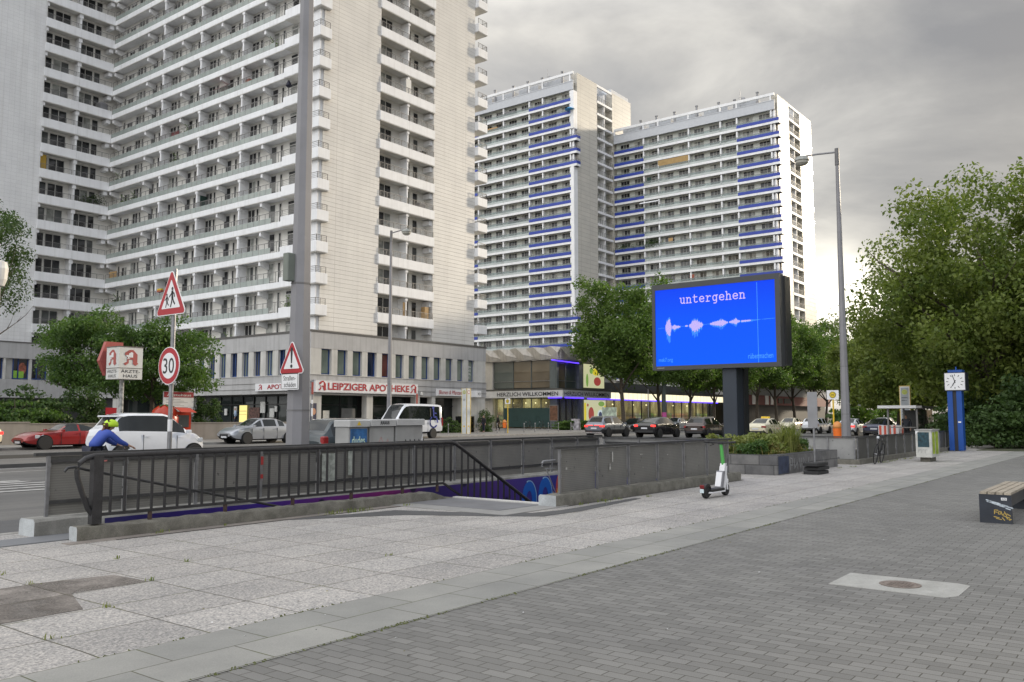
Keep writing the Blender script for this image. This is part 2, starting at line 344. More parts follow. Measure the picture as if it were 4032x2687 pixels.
# ------------------------------------------------------------------ mesh helpers
class MB:
    def __init__(s): s.v = []; s.f = []; s.m = []
    def add(s, vs, fs, m=0):
        o = len(s.v); s.v += [tuple(v) for v in vs]
        for f in fs: s.f.append([i + o for i in f]); s.m.append(m)
    def box(s, x0, x1, y0, y1, z0, z1, m=0):
        s.add([(x0, y0, z0), (x1, y0, z0), (x1, y1, z0), (x0, y1, z0), (x0, y0, z1), (x1, y0, z1), (x1, y1, z1), (x0, y1, z1)],
              [(0, 3, 2, 1), (4, 5, 6, 7), (0, 1, 5, 4), (1, 2, 6, 5), (2, 3, 7, 6), (3, 0, 4, 7)], m)
        return s
    def bev(s, x0, x1, y0, y1, z0, z1, b, m=0):
        """box with chamfered vertical and top edges"""
        P = [(x0 + b, y0), (x1 - b, y0), (x1, y0 + b), (x1, y1 - b), (x1 - b, y1), (x0 + b, y1), (x0, y1 - b), (x0, y0 + b)]
        Q = [(x0 + 2 * b, y0 + b), (x1 - 2 * b, y0 + b), (x1 - b, y0 + 2 * b), (x1 - b, y1 - 2 * b), (x1 - 2 * b, y1 - b), (x0 + 2 * b, y1 - b), (x0 + b, y1 - 2 * b), (x0 + b, y0 + 2 * b)]
        vs = [(x, y, z0) for x, y in P] + [(x, y, z1 - b) for x, y in P] + [(x, y, z1) for x, y in Q]
        fs = [list(range(7, -1, -1)), list(range(16, 24))]
        for k in (0, 8):
            for i in range(8): j = (i + 1) % 8; fs.append((k + i, k + j, k + 8 + j, k + 8 + i))
        s.add(vs, fs, m); return s
    def obox(s, o, ax, ay, az, m=0):
        """box from corner o spanned by three vectors"""
        o, ax, ay, az = map(Vector, (o, ax, ay, az))
        vs = [o, o + ax, o + ax + ay, o + ay]; vs += [v + az for v in vs]
        s.add(vs, [(0, 3, 2, 1), (4, 5, 6, 7), (0, 1, 5, 4), (1, 2, 6, 5), (2, 3, 7, 6), (3, 0, 4, 7)], m); return s
    def quad(s, a, b, c_, d, m=0): s.add([a, b, c_, d], [(0, 1, 2, 3)], m); return s
    def tube(s, pts, r, n=8, m=0, cap=True, rot=0.0):
        pts = [Vector(p) for p in pts]; k = len(pts)
        rs = r if isinstance(r, (list, tuple)) else [r] * k
        vs = []; up = Vector((0.0123, 0.0321, 1.0))
        for i, p in enumerate(pts):
            t = (pts[min(i + 1, k - 1)] - pts[max(i - 1, 0)]).normalized()
            u = up if abs(t.dot(up.normalized())) < 0.98 else Vector((1, 0.02, 0))
            a = t.cross(u).normalized(); b = t.cross(a)
            for j in range(n):
                q = 2 * math.pi * j / n + rot
                vs.append(p + a * (rs[i] * math.cos(q)) + b * (rs[i] * math.sin(q)))
        fs = []
        for i in range(k - 1):
            for j in range(n): j2 = (j + 1) % n; fs.append((i * n + j, i * n + j2, (i + 1) * n + j2, (i + 1) * n + j))
        if cap: fs.append(list(range(n - 1, -1, -1))); fs.append(list(range((k - 1) * n, k * n)))
        s.add(vs, fs, m); return s
    def lathe(s, ctr, prof, n=16, m=0, axis='z'):
        """profile of (radius, height) turned about an axis through ctr"""
        vs = []
        for r, h in prof:
            for j in range(n):
                q = 2 * math.pi * j / n; a, b = r * math.cos(q), r * math.sin(q)
                p = {'z': (a, b, h), 'y': (a, h, b), 'x': (h, a, b)}[axis]
                vs.append((ctr[0] + p[0], ctr[1] + p[1], ctr[2] + p[2]))
        fs = [(i * n + j, i * n + (j + 1) % n, (i + 1) * n + (j + 1) % n, (i + 1) * n + j) for i in range(len(prof) - 1) for j in range(n)]
        if prof[0][0] > 1e-4: fs.append(list(range(n - 1, -1, -1)))
        if prof[-1][0] > 1e-4: fs.append(list(range((len(prof) - 1) * n, len(prof) * n)))
        s.add(vs, fs, m); return s
    def poly(s, F, pts, d0, d1, m=0):
        """outline in the plane frame F = (origin, x axis, y axis), extruded from d0 to d1 along the normal"""
        o, ax, ay = map(Vector, F); nn = ax.cross(ay); k = len(pts)
        ar = sum(pts[i][0] * pts[(i + 1) % k][1] - pts[(i + 1) % k][0] * pts[i][1] for i in range(k))
        if ar < 0: pts = pts[::-1]
        vs = [o + ax * x + ay * y + nn * d0 for x, y in pts] + [o + ax * x + ay * y + nn * d1 for x, y in pts]
        fs = [list(range(k - 1, -1, -1)), list(range(k, 2 * k))] + [(i, (i + 1) % k, k + (i + 1) % k, k + i) for i in range(k)]
        s.add(vs, fs, m); return s
    def rect(s, F, x0, x1, y0, y1, d0, d1, m=0): return s.poly(F, [(x0, y0), (x1, y0), (x1, y1), (x0, y1)], d0, d1, m)
    def disc(s, F, x, y, r, d0, d1, m=0, n=24, ry=None):
        return s.poly(F, [(x + r * math.cos(2 * math.pi * i / n), y + (ry or r) * math.sin(2 * math.pi * i / n)) for i in range(n)], d0, d1, m)
    def stroke(s, F, pts, w, d0, d1, m=0):
        for (x0, y0), (x1, y1) in zip(pts, pts[1:]):
            L_ = math.hypot(x1 - x0, y1 - y0) or 1e-6; ux, uy = (x1 - x0) / L_, (y1 - y0) / L_; h = w / 2
            s.poly(F, [(x0 - ux * h * .5 - uy * h, y0 - uy * h * .5 + ux * h), (x0 - ux * h * .5 + uy * h, y0 - uy * h * .5 - ux * h), (x1 + ux * h * .5 + uy * h, y1 + uy * h * .5 - ux * h), (x1 + ux * h * .5 - uy * h, y1 + uy * h * .5 + ux * h)], d0, d1, m)
        return s
    def mesh(s, name, mats, smooth=False, ang=None):
        me = bpy.data.meshes.new(name); me.from_pydata(s.v, [], s.f)
        for x in (mats if isinstance(mats, (list, tuple)) else [mats]): me.materials.append(x)
        me.polygons.foreach_set('material_index', s.m)
        if smooth or ang:
            me.polygons.foreach_set('use_smooth', [True] * len(me.polygons))
            if ang: me.set_sharp_from_angle(angle=R(ang))
        me.update(); return me
    def build(s, name, mats, parent=None, smooth=False, ang=None):
        return link(name, s.mesh(name, mats, smooth, ang), parent)
def link(name, me, parent=None, loc=None, rz=0.0):
    o = bpy.data.objects.new(name, me); COL.objects.link(o)
    if loc is not None: o.location = loc
    if rz: o.rotation_euler = (0, 0, rz)
    if parent is not None:
        o.parent = parent
        if parent.type == 'EMPTY': o.matrix_parent_inverse = parent.matrix_basis.inverted()
    return o
def tag(o, label, cat, group=None):
    o['label'] = label; o['category'] = cat
    if group: o['group'] = group
    return o
def struct(o): o['kind'] = 'structure'; return o
def stuff(o): o['kind'] = 'stuff'; return o
def thing(name, label, cat, loc=(0, 0, 0), rz=0.0, group=None):
    o = bpy.data.objects.new(name, None); COL.objects.link(o); o.empty_display_size = 0.3
    o.location = loc; o.rotation_euler = (0, 0, rz)
    return tag(o, label, cat, group)
def local(name, label, cat, loc, rz=0.0, group=None):
    """thing whose parts are built about the origin; it is moved to its place by place()"""
    o = thing(name, label, cat, (0, 0, 0), 0, group); o['_p'] = (loc[0], loc[1], loc[2], rz); return o
def place(o):
    p = o['_p']; o.location = p[:3]; o.rotation_euler = (0, 0, p[3]); del o['_p']; return o
def dup(root, loc, rz=None, label=None, scale=None):
    r = root.copy(); COL.objects.link(r); r.location = loc
    if rz is not None: r.rotation_euler = (0, 0, rz)
    if scale: r.scale = scale
    if label: r['label'] = label
    for ch in list(root.children):
        d = ch.copy(); COL.objects.link(d); d.parent = r
        for g in list(ch.children):
            e = g.copy(); COL.objects.link(e); e.parent = d
    return r
def FX(x, y, z): return ((x, y, z), (0, -1, 0), (0, 0, 1))       # plane facing -X, read left to right
def FY(x, y, z): return ((x, y, z), (1, 0, 0), (0, 0, 1))        # plane facing -Y
def text(body, F, x0, x1, y0, y1, m, name='lettering', parent=None, depth=0.012, d0=0.0, bold=0.0, shear=0.0):
    """lettering fitted into a rectangle of the plane frame F"""
    cu = bpy.data.curves.new('t', 'FONT'); cu.body = body; cu.size = 1.0; cu.offset = bold; cu.shear = shear; cu.fill_mode = 'FRONT'; cu.resolution_u = 3
    ob = bpy.data.objects.new('t', cu); COL.objects.link(ob)
    dg = bpy.context.evaluated_depsgraph_get(); me = bpy.data.meshes.new_from_object(ob.evaluated_get(dg))
    bpy.data.objects.remove(ob); bpy.data.curves.remove(cu)
    n = len(me.vertices); co = np.empty(n * 3, 'f'); me.vertices.foreach_get('co', co); co = co.reshape(-1, 3)
    a, b = co.min(0), co.max(0)
    o, ax, ay = (np.array(q, 'f') for q in F); nn = np.cross(ax, ay)
    u = x0 + (co[:, 0] - a[0]) / (b[0] - a[0]) * (x1 - x0); w = y0 + (co[:, 1] - a[1]) / (b[1] - a[1]) * (y1 - y0)
    out = o + u[:, None] * ax + w[:, None] * ay + nn * (d0 + depth)
    me.vertices.foreach_set('co', out.astype('f').ravel()); me.materials.clear(); me.materials.append(m); me.update()
    return link(name, me, parent)

# ------------------------------------------------------------------ ground, road, pavements
def sheet(name, m, xs, ys, z, skip=(), th=0.0):
    """flat sheet tiled by grid lines, leaving out the cells that hold the stair pits"""
    b = MB()
    for i in range(len(xs) - 1):
        for j in range(len(ys) - 1):
            cx, cy = (xs[i] + xs[i + 1]) / 2, (ys[j] + ys[j + 1]) / 2
            if any(x0 < cx < x1 and y0 < cy < y1 for x0, x1, y0, y1 in skip): continue
            b.quad((xs[i], ys[j], z), (xs[i + 1], ys[j], z), (xs[i + 1], ys[j + 1], z), (xs[i], ys[j + 1], z))
    return struct(b.build(name, m))
PITS = ((6.75, 20.0, 11.45, 12.2), (12.98, 20.0, 9.08, 11.45), (31.0, 46.0, 8.6, 12.2))
XS = [-60, 6.75, 12.98, 20.0, 31.0, 46.0, 190]
ground = sheet('ground', earth, [-3000, 6.75, 12.98, 20.0, 31.0, 46.0, 3000], [-3000, 8.6, 9.08, 11.45, 12.2, 3000], -0.30, PITS)
sheet('paver_plaza', pavers, [-60, 190], [-40, 4.80], 0.0)
sheet('slab_strip', strip, [-60, 190], [4.80, 5.73], 0.004)
sheet('granite_pavement', granite, XS, [5.73, 8.6, 9.08, 11.45, 12.2, 12.62], 0.0, PITS)
b = MB(); b.box(-60, 22, 12.62, 12.80, -0.25, 0.005); b.box(22, 130, 17.6, 17.75, -0.25, 0.005); b.box(21.85, 22.0, 12.80, 17.75, -0.25, 0.004)
struct(b.build('near_kerb', kerbst))
sheet('near_pavement', farpave, [22.0, 130], [12.62, 17.6], 0.0)
sheet('road', asphalt, [-400, 600], [12.80, 46.4], -0.08)
sheet('cycle_lane', asphalt_dark, [-60, 21.85], [12.80, 15.0], -0.074)
b = MB(); b.box(-200, 320, 46.4, 46.58, -0.25, 0.01); struct(b.build('far_kerb', kerbst))
sheet('far_pavement', farpave, [-200, 320], [46.58, 140], 0.0)
# lane markings
b = MB()
def mark(x0, x1, y, w, z=-0.070): b.quad((x0, y - w / 2, z), (x1, y - w / 2, z), (x1, y + w / 2, z), (x0, y + w / 2, z))
for x0 in range(-30, 180, 9): mark(x0, x0 + 4, 25.15, 0.14)
for y, x0, x1, w in ((27.9, -30, 200, 0.14), (29.5, -30, 200, 0.12)): mark(x0, x1, y, w)
for y, x1 in ((24.0, 10.2), (22.9, 10.6), (22.2, 10.5), (21.5, 10.3), (20.7, 9.9)): mark(2.0, x1, y, 0.26)
b.add([(7.0, 23.4, -0.07), (10.0, 23.35, -0.07), (10.35, 23.6, -0.07), (9.6, 23.85, -0.07)], [(0, 1, 2, 3)])
for x0 in range(-30, 200, 9): mark(x0, x0 + 4, 39.6, 0.14)
struct(b.build('road_markings', whitepaint))
b = MB(); b.box(-40, 20, 36.9, 37.2, -0.079, 0.06); b.box(-40, 20, 30.2, 30.45, -0.079, 0.04)
tag(b.build('lane_divider', mat('dark divider kerb', (0.09, 0.088, 0.085), 0.8)), 'low dark divider kerb on the road at the far left', 'divider')

# plaza details
t = thing('manhole_cover', 'pale concrete slab with small rusty round lid set in the grey pavers', 'manhole', (8.88, 2.15, 0))
b = MB(); b.poly(((0, 0, 0), (1, 0, 0), (0, 1, 0)), [(8.50, 2.68), (8.48, 1.66), (8.62, 1.58), (9.20, 1.58), (9.27, 1.70), (9.22, 2.68)], -0.06, 0.006)
b.build('slab', mat('pale concrete slab', (0.36, 0.355, 0.335), 0.85, var=0.12, ns=5, fine=0.08, dirt=0.4, dirtcol=(0.2, 0.2, 0.17)), t)
b = MB(); b.lathe((8.86, 2.12, 0), [(0.185, 0.007), (0.185, 0.012), (0.155, 0.012), (0.15, 0.008), (0.0, 0.008)], 28)
for i in range(-4, 5):
    for j in range(-4, 5):
        if i * i + j * j < 15: b.box(8.86 + i * 0.032 - 0.01, 8.86 + i * 0.032 + 0.01, 2.12 + j * 0.032 - 0.01, 2.12 + j * 0.032 + 0.01, 0.0075, 0.013)
b.build('lid', mat('rusty iron', (0.20, 0.165, 0.145), 0.7, 0.3, var=0.3, ns=14), t)
lf = MB(); lf.add([(6.36, 0.52, 0.004), (6.40, 0.47, 0.02), (6.41, 0.40, 0.008), (6.36, 0.45, 0.003)], [(0, 1, 2, 3)])
tag(lf.build('fallen_leaf', mat('leaf green', (0.16, 0.20, 0.05), 0.6)), 'single green leaf lying on the grey pavers at the lower right', 'leaf')
# darker slabs and asphalt patches in the pavement
def m_brown():
    m, bs, o = base('brownish worn slabs'); p = pos(); br = bricks(gridvec('xy', (-3.0 + 0.835 * 40, -5.73 + 0.745 * 40)), 0.835, 0.745, 0.0, 0.012, (0.17, 0.152, 0.138), (0.215, 0.195, 0.18), (0.10, 0.09, 0.07), 0.4)
    x = mixc(1.0, br.outputs[0], ramp(noise(3.0, 6, p, .7), [(0.3, (0.75, 0.74, 0.73)), (0.7, (1.3, 1.3, 1.3))]), 'MULTIPLY'); x = mixc(1.0, x, ramp(noise(42, 4, p, .7), [(0.36, (0.65, 0.65, 0.65)), (0.64, (1.35, 1.34, 1.32))]), 'MULTIPLY')
    setc(bs, x); bs.inputs['Roughness'].default_value = .85
    n = N('ShaderNodeTexNoise'); n.inputs['Scale'].default_value = 2.2; n.inputs['Detail'].default_value = 6; L(p, n.inputs['Vector'])
    t_ = N('ShaderNodeBsdfTransparent'); mm = N('ShaderNodeMixShader'); L(ramp(n.outputs[0], [(0.40, (1, 1, 1)), (0.62, (.35, .35, .35))]), mm.inputs[0]); L(t_.outputs[0], mm.inputs[1]); L(bs.outputs[0], mm.inputs[2]); L(mm.outputs[0], o.inputs[0]); return m
rb = random.Random(5); P = []
for (x, y) in ((0.5, 7.2), (1.6, 7.26), (2.6, 7.22), (3.7, 7.27), (3.84, 7.97), (4.58, 8.02), (4.6, 8.6), (3.9, 8.72), (3.05, 8.76), (2.95, 9.4), (1.9, 9.5), (0.6, 9.45)): P.append((x + rb.uniform(-.06, .06), y + rb.uniform(-.05, .05)))
b = MB(); b.poly(((0, 0, 0.001), (1, 0, 0), (0, 1, 0)), P, 0, 0.003); struct(b.build('dark_slab_patch', m_brown()))
b = MB(); b.poly(((0, 0, 0.002), (1, 0, 0), (0, 1, 0)), [(8.6, 10.93), (9.6, 10.35), (10.2, 9.95), (10.9, 8.75), (11.4, 8.05), (12.4, 8.0), (15, 8.28), (15, 8.42), (12.3, 8.35), (11.7, 8.5), (11.0, 9.6), (10.6, 10.6), (9.7, 10.75), (9.2, 10.95)], 0, 0.003)
struct(b.build('tar_patch', asphalt_dark))
b = MB()
b.box(11.1, 12.98, 8.62, 11.28, -0.2, 0.012)
struct(b.build('stair_landing', mat('landing concrete', (0.26, 0.255, 0.245), 0.8, var=0.1, ns=2, fine=0.08)))
b = MB(); b.box(11.55, 12.7, 9.08, 11.2, -0.1, 0.018); struct(b.build('landing_mat', mat('grey landing slab', (0.165, 0.165, 0.172), 0.8, var=0.12, ns=2)))
b = MB(); b.box(3.2, 6.35, 11.45, 12.05, -0.1, 0.012); struct(b.build('entry_landing', mat('blue grey landing', (0.17, 0.175, 0.185), 0.75, var=0.1)))
b = MB(); b.box(6.35, 6.50, 11.46, 12.04, -0.1, 0.02); b.box(6.62, 6.75, 11.46, 12.04, -0.1, 0.02); b.box(12.86, 12.98, 9.09, 11.28, -0.1, 0.03)
struct(b.build('stair_nosing', mat('pale stair nosing', (0.55, 0.54, 0.52), 0.6, var=0.1)))

b = MB(); b.box(5.3, 11.1, 10.985, 11.19, -0.1, 0.006); struct(b.build('kerb_border', mat('brownish border stones', (0.215, 0.19, 0.17), 0.85, var=0.2, ns=3, fine=0.15, dirt=0.4)))
b = MB(); b.box(5.9, 11.6, 10.94, 10.985, -0.1, 0.005); b.box(12.9, 20.9, 8.60, 8.665, -0.1, 0.005); struct(b.build('drain_groove', mat('dark groove line', (0.06, 0.055, 0.05), 0.95, var=0.4, ns=8)))  # thin dark strips along the feet of the two upstands
# grass tufts in joints and along kerbs
def tufts(name, spots, m, hmin, hmax, n=26, spread=0.12):
    b = MB()
    for (x, y, z, k) in spots:
        for i in range(int(n * k)):
            a = random.uniform(0, 6.28); r = abs(random.gauss(0, spread * k)); px, py = x + r * math.cos(a), y + r * math.sin(a) * 0.5
            h = random.uniform(hmin, hmax) * (0.6 + 0.4 * k); a2 = random.uniform(0, 6.28); l = random.uniform(0.1, 0.7) * h; w = random.uniform(0.003, 0.008)
            dx, dy = math.cos(a2), math.sin(a2)
            b.add([(px - dy * w, py + dx * w, z), (px + dy * w, py - dx * w, z), (px + dx * l * .5 + dy * w * .7, py + dy * l * .5 - dx * w * .7, z + h * .65), (px + dx * l, py + dy * l, z + h), (px + dx * l * .5 - dy * w * .7, py + dy * l * .5 + dx * w * .7, z + h * .65)], [(0, 1, 2, 3, 4)])
    return stuff(b.build(name, m))
sp = [(9.55, 11.0, 0, 1.6), (9.9, 11.0, 0, 1.8), (10.25, 11.02, 0, 1.6), (10.0, 10.95, 0, 1.2), (6.55, 11.1, 0, 0.6), (6.6, 11.12, 0, 0.8), (7.6, 11.1, 0, 0.6), (11.2, 10.9, 0, 0.9), (13.3, 8.58, 0, 1), (14.0, 8.5, 0, 1.3), (14.6, 8.55, 0, 0.7), (15.4, 8.35, 0, 0.7), (12.2, 11.2, 0, 0.8)]
sp += [(random.uniform(31, 44), random.uniform(7.85, 8.15), 0, random.uniform(0.5, 1.2)) for _ in range(26)] + [(random.uniform(24, 29), random.uniform(8.0, 8.4), 0, random.uniform(0.4, 1.0)) for _ in range(12)]
sp += [(x, y, 0, 0.45) for x, y in ((3.85, 8.72), (3.1, 8.72), (2.5, 7.27), (3.8, 7.2), (4.66, 8.0), (5.5, 8.73), (3.05, 6.5), (7.2, 7.25), (2.2, 8.0), (3.9, 9.5), (5.1, 9.5))]
tufts('weed_tufts', sp, leaf_weed, 0.015, 0.065, 22)
# moss and short grass along the two strip edges
b = MB()
for (y, x0, x1, n_) in ((4.80, 1.5, 30, 1500), (5.74, 1.5, 24, 500)):
    for i in range(n_):
        x = x0 + (x1 - x0) * random.random() ** 1.6
        if math.sin(x * 1.7) + math.sin(x * 4.1 + 1) + random.gauss(0, .7) < 0.1: continue
        yy = y + random.gauss(0, 0.012); h = random.uniform(0.004, 0.016); a = random.uniform(0, 6.28); w = random.uniform(0.004, 0.012)
        b.add([(x - w, yy, 0), (x + w, yy - w, 0), (x + w * math.cos(a), yy + w, h), (x - w * .5, yy + w, h * .7)], [(0, 1, 2, 3)])
stuff(b.build('moss_line', mat('moss green', (0.085, 0.095, 0.03), 0.9, var=0.3, ns=5)))

# ------------------------------------------------------------------ stair pit 1
def graffiti():
    m, b_, o = base('graffiti wall paint'); p = pos()
    s = N('ShaderNodeSeparateXYZ'); L(p, s.inputs[0])
    x = ramp(fmath('DIVIDE', fmath('SUBTRACT', s.outputs[0], 6.5), 14.0), [(0.0, (0.016, 0.012, 0.10)), (0.17, (0.045, 0.018, 0.24)), (0.27, (0.12, 0.02, 0.20)), (0.38, (0.19, 0.014, 0.14)), (0.46, (0.024, 0.016, 0.11)), (0.62, (0.058, 0.024, 0.18)), (0.8, (0.03, 0.035, 0.22))])
    v = N('ShaderNodeTexVoronoi'); v.inputs['Scale'].default_value = 2.1; L(p, v.inputs['Vector'])
    x = mixc(ramp(v.outputs['Distance'], [(0.16, (1, 1, 1)), (0.22, (0, 0, 0))]), x, (0.008, 0.006, 0.03))
    setc(b_, x); b_.inputs['Roughness'].default_value = 0.5
    return m
graf = graffiti()
t = thing('stair_pit', 'sunken underpass stairs with purple graffiti walls behind the railings', 'stairwell', (13, 11, 0))
b = MB()
b.box(6.3, 20.0, 12.2, 12.5, -2.6, 0.0); b.box(6.3, 20.0, 12.05, 12.2, -2.6, 0.165); b.box(20.0, 20.3, 9.0, 12.5, -2.6, 0.0); b.box(6.3, 13.0, 11.15, 11.45, -2.6, -0.3); b.box(12.98, 20.0, 8.78, 9.08, -2.6, -0.02)
b.build('pit_wall', graf, t)
b = MB(); b.box(6.5, 20.0, 9.08, 12.2, -2.7, -2.6); b.build('pit_floor', concrete, t)
b = MB()
for i in range(14): b.box(6.75 + i * 0.3, 7.05 + i * 0.3, 11.46, 12.19, -2.6, -0.17 * (i + 1))
b.build('stair_flight', concrete, t)
b = MB()
for i in range(14): b.box(12.98 + i * 0.3, 13.28 + i * 0.3, 9.09, 11.4, -2.6, -0.17 * (i + 1))
b.build('stair_flight', concrete, t)
# the two blue painted arches of a graffiti letter
F = ((0, 12.05, 0), (1, 0, 0), (0, 0, 1)); b = MB()
def arch(x, z, w, h, m):
    P = [(x - w, z - h)] + [(x + w * math.cos(a), z + w * 1.5 * math.sin(a)) for a in np.linspace(math.pi, 0, 12)] + [(x + w, z - h), (x + w * .45, z - h)] + [(x + w * .4 * math.cos(a), z + w * .7 * math.sin(a)) for a in np.linspace(0, math.pi, 10)] + [(x - w * .45, z - h)]
    b.poly(F, P, 0.004, 0.008, m)
arch(16.45, -0.34, 0.28, 1.1, 0); arch(17.10, -0.29, 0.28, 1.1, 0)
for x, z in ((16.45, -0.34), (17.10, -0.29)): b.stroke(F, [(x + 0.29 * math.cos(a), z + 0.43 * math.sin(a)) for a in np.linspace(1.9, 0, 9)] + [(x + 0.29, z - 1.0)], 0.025, 0.004, 0.009, 1)
b.disc(F, 17.75, -0.2, 0.2, 0.004, 0.008, 2, 20, 0.42); b.poly(F, [(17.7, -0.7), (17.42, -0.2), (17.6, -0.42), (17.6, -0.15), (17.75, -0.5)], 0.004, 0.010, 3)
b.build('graffiti_letters', [mat('graffiti blue', (0.01, 0.10, 0.42), 0.5), mat('graffiti light outline', (0.25, 0.42, 0.62), 0.5), mat('graffiti red', (0.42, 0.06, 0.05), 0.5), mat('graffiti yellow', (0.6, 0.42, 0.08), 0.5)], t)

def rough(me_mb, amt, seed):
    """knock the clean edges off a concrete block"""
    rnd = random.Random(seed)
    me_mb.v = [(x + rnd.uniform(-amt, amt), y + rnd.uniform(-amt, amt), z + (rnd.uniform(-amt, amt) if z > 0.05 else 0)) for x, y, z in me_mb.v]
def kerbwall(name, label, x0, x1, y0, y1, h, m, n, slope_end=0.0, seed=1, m2=None):
    """low concrete upstand with worn, slightly uneven edges"""
    b = MB(); vs = []; fs = []; ms = []
    for i in range(n + 1):
        x = x0 + (x1 - x0) * i / n; hh = h
        if slope_end and x > x1 - slope_end: hh = max(0.03, h * (x1 - x) / slope_end)
        c_ = 0.025
        vs += [(x, y0, -0.02), (x, y0 + 0.004, hh - c_), (x, y0 + c_, hh), (x, y1 - c_, hh), (x, y1, hh - c_), (x, y1, -0.02)]
    for i in range(n):
        for j in range(5): fs.append((i * 6 + j, (i + 1) * 6 + j, (i + 1) * 6 + j + 1, i * 6 + j + 1))
    fs.append((5, 4, 3, 2, 1, 0)[::-1]); fs.append(tuple(n * 6 + j for j in range(6)))
    b.add(vs, [tuple(reversed(f)) for f in fs])
    rough(b, 0.009, seed)
    if m2 is not None: b.m[-2] = 1
    o = b.build(name, [m, m2] if m2 else m, None, True, 40)
    return tag(o, label, 'low wall')
kerbwall('concrete_upstand', 'rough mossy concrete upstand under the black baluster railing', 5.50, 12.75, 11.20, 11.42, 0.175, concrete, 80, 0.62, 3, concrete_new)
kerbwall('concrete_upstand', 'long concrete upstand with pale square end under the roadside mesh fence', 5.35, 20.35, 12.06, 12.50, 0.225, mat('upstand concrete', (0.27, 0.265, 0.245), 0.85, var=0.2, ns=3, fine=0.1, dirt=0.5), 60, 0, 4, concrete_new)
kerbwall('concrete_upstand', 'concrete upstand with whitish end block beside the stair opening', 12.66, 20.9, 8.68, 9.06, 0.20, concrete, 60, 0, 5, concrete_new)
b = MB(); b.box(20.05, 20.40, 9.06, 12.06, -0.02, 0.19); tag(b.build('concrete_upstand', concrete), 'short concrete upstand closing the far end of the stair pit', 'low wall')

# black baluster railing on the near upstand
t = thing('baluster_railing', 'black iron baluster railing with a curved end and sloping stair section', 'railing', (5.8, 11.32, 0.2))
y = 11.32
b = MB(); b.tube([(5.79, y, 0.25), (5.68, y, 0.40), (5.60, y, 0.60), (5.53, y, 0.80), (5.52, y, 0.90), (5.55, y, 0.99), (5.63, y, 1.05), (5.75, y, 1.08), (7, y, 1.085), (12.85, y, 1.09), (13.0, y, 1.05), (15.75, y, -0.42)], 0.036, 10)
b.build('top_rail', black_iron, t, True, 50)
b = MB(); b.box(5.715, 5.845, y - 0.055, y + 0.055, 0.19, 1.075); b.build('end_post', black_iron, t)
b = MB(); b.box(5.85, 12.62, y - 0.02, y + 0.02, 0.285, 0.325); b.obox((12.62, y - 0.02, 0.285), (2.6, 0, -1.38), (0, 0.04, 0), (0, 0, 0.04))
b.build('bottom_rail', black_iron, t)
bal = MB().box(-0.014, 0.014, y - 0.014, y + 0.014, 0.325, 1.06).mesh('baluster', black_iron)
k = 0
x = 5.98
while x < 12.98:
    link('baluster', bal, t, (x, 0, 0)); x += 0.196
for i in range(1, 14):
    x = 12.98 + i * 0.196; ztop = 1.05 - (x - 13.0) * 0.5345; zlo = max(0.305 - (x - 12.62) * 0.531, -2.2)
    link('baluster', MB().box(x - 0.014, x + 0.014, y - 0.014, y + 0.014, zlo, ztop).mesh('baluster', black_iron), t)
for x in (6.55, 7.75, 9.0, 10.25, 11.5, 12.45): b = MB().box(x - 0.022, x + 0.022, y - 0.02, y + 0.02, 0.15, 0.29); b.build('foot', mat('rusty foot iron', (0.07, 0.045, 0.038), 0.8, 0.2, var=0.3, ns=20) if 'rusty foot iron' not in MATS else MATS['rusty foot iron'], t)
b = MB(); b.tube([(5.43, 11.47, 0.88), (5.47, 11.47, 0.93), (5.56, 11.47, 0.935), (5.75, 11.47, 0.885), (8.95, 11.47, 0.13), (10.6, 11.47, -0.85)], 0.019, 8); b.build('handrail', dark_iron, t, True, 60)

# perforated mesh fences
def mesh_fence(label, axis, a0, a1, fixed, zt, zb, posts, m, over=0.15, mid=(), low=None, group=None, flip=1):
    """posts, cap rail, side rails and one perforated panel per bay, along x or y"""
    P = (lambda a, o, z: (a, fixed + o, z)) if axis == 'x' else (lambda a, o, z: (fixed + o, a, z))
    t = thing('mesh_fence', label, 'fence', P((a0 + a1) / 2, 0, zb), 0, group)
    lo, hi = min(a0, a1), max(a0, a1)
    def bx(b, p, q): b.box(min(p[0], q[0]), max(p[0], q[0]), min(p[1], q[1]), max(p[1], q[1]), min(p[2], q[2]), max(p[2], q[2]))
    b = MB(); bx(b, P(lo - over, -0.035, zt - 0.045), P(hi + over * (over < 0.2), 0.035, zt)); b.build('top_rail', dark_iron, t)
    for z in mid:
        b = MB(); bx(b, P(lo, -0.022, z - 0.022), P(hi, 0.022, z + 0.022)); b.build('side_rail', dark_iron, t)
    for i, a in enumerate(posts):
        b = MB(); bx(b, P(a - 0.022, -0.03 * flip, zb - 0.03), P(a + 0.022, 0.012 * flip, zt - 0.045)); bx(b, P(a - 0.028, -0.036 * flip, zb + 0.28), P(a + 0.028, -0.005 * flip, zb + 0.35)); bx(b, P(a - 0.028, -0.036 * flip, zt - 0.2), P(a + 0.028, -0.005 * flip, zt - 0.14))
        b.build('post', steel, t)
    for a, c_ in zip(posts, posts[1:]):
        b = MB(); bx(b, P(a + 0.03, 0.016 * flip, zb + 0.012), P(c_ - 0.03, 0.022 * flip, zt - 0.055)); b.build('mesh_panel', m, t)
    return t
mesh_fence('roadside fence of grey perforated sheets behind the black railing', 'x', 5.6, 20.0, 12.33, 1.10, 0.225, [5.61, 6.72, 7.89, 9.11, 10.35, 11.6, 12.85, 14.1, 15.34, 16.57, 17.77, 18.95, 19.99], meshX, 0.17, (0.985, 0.42))
mesh_fence('grey perforated fence right of the stair opening behind the scooter', 'x', 13.02, 20.55, 8.86, 1.05, 0.20, [13.02, 14.3, 15.53, 16.79, 18.04, 19.29, 20.5], meshX, 0.19)
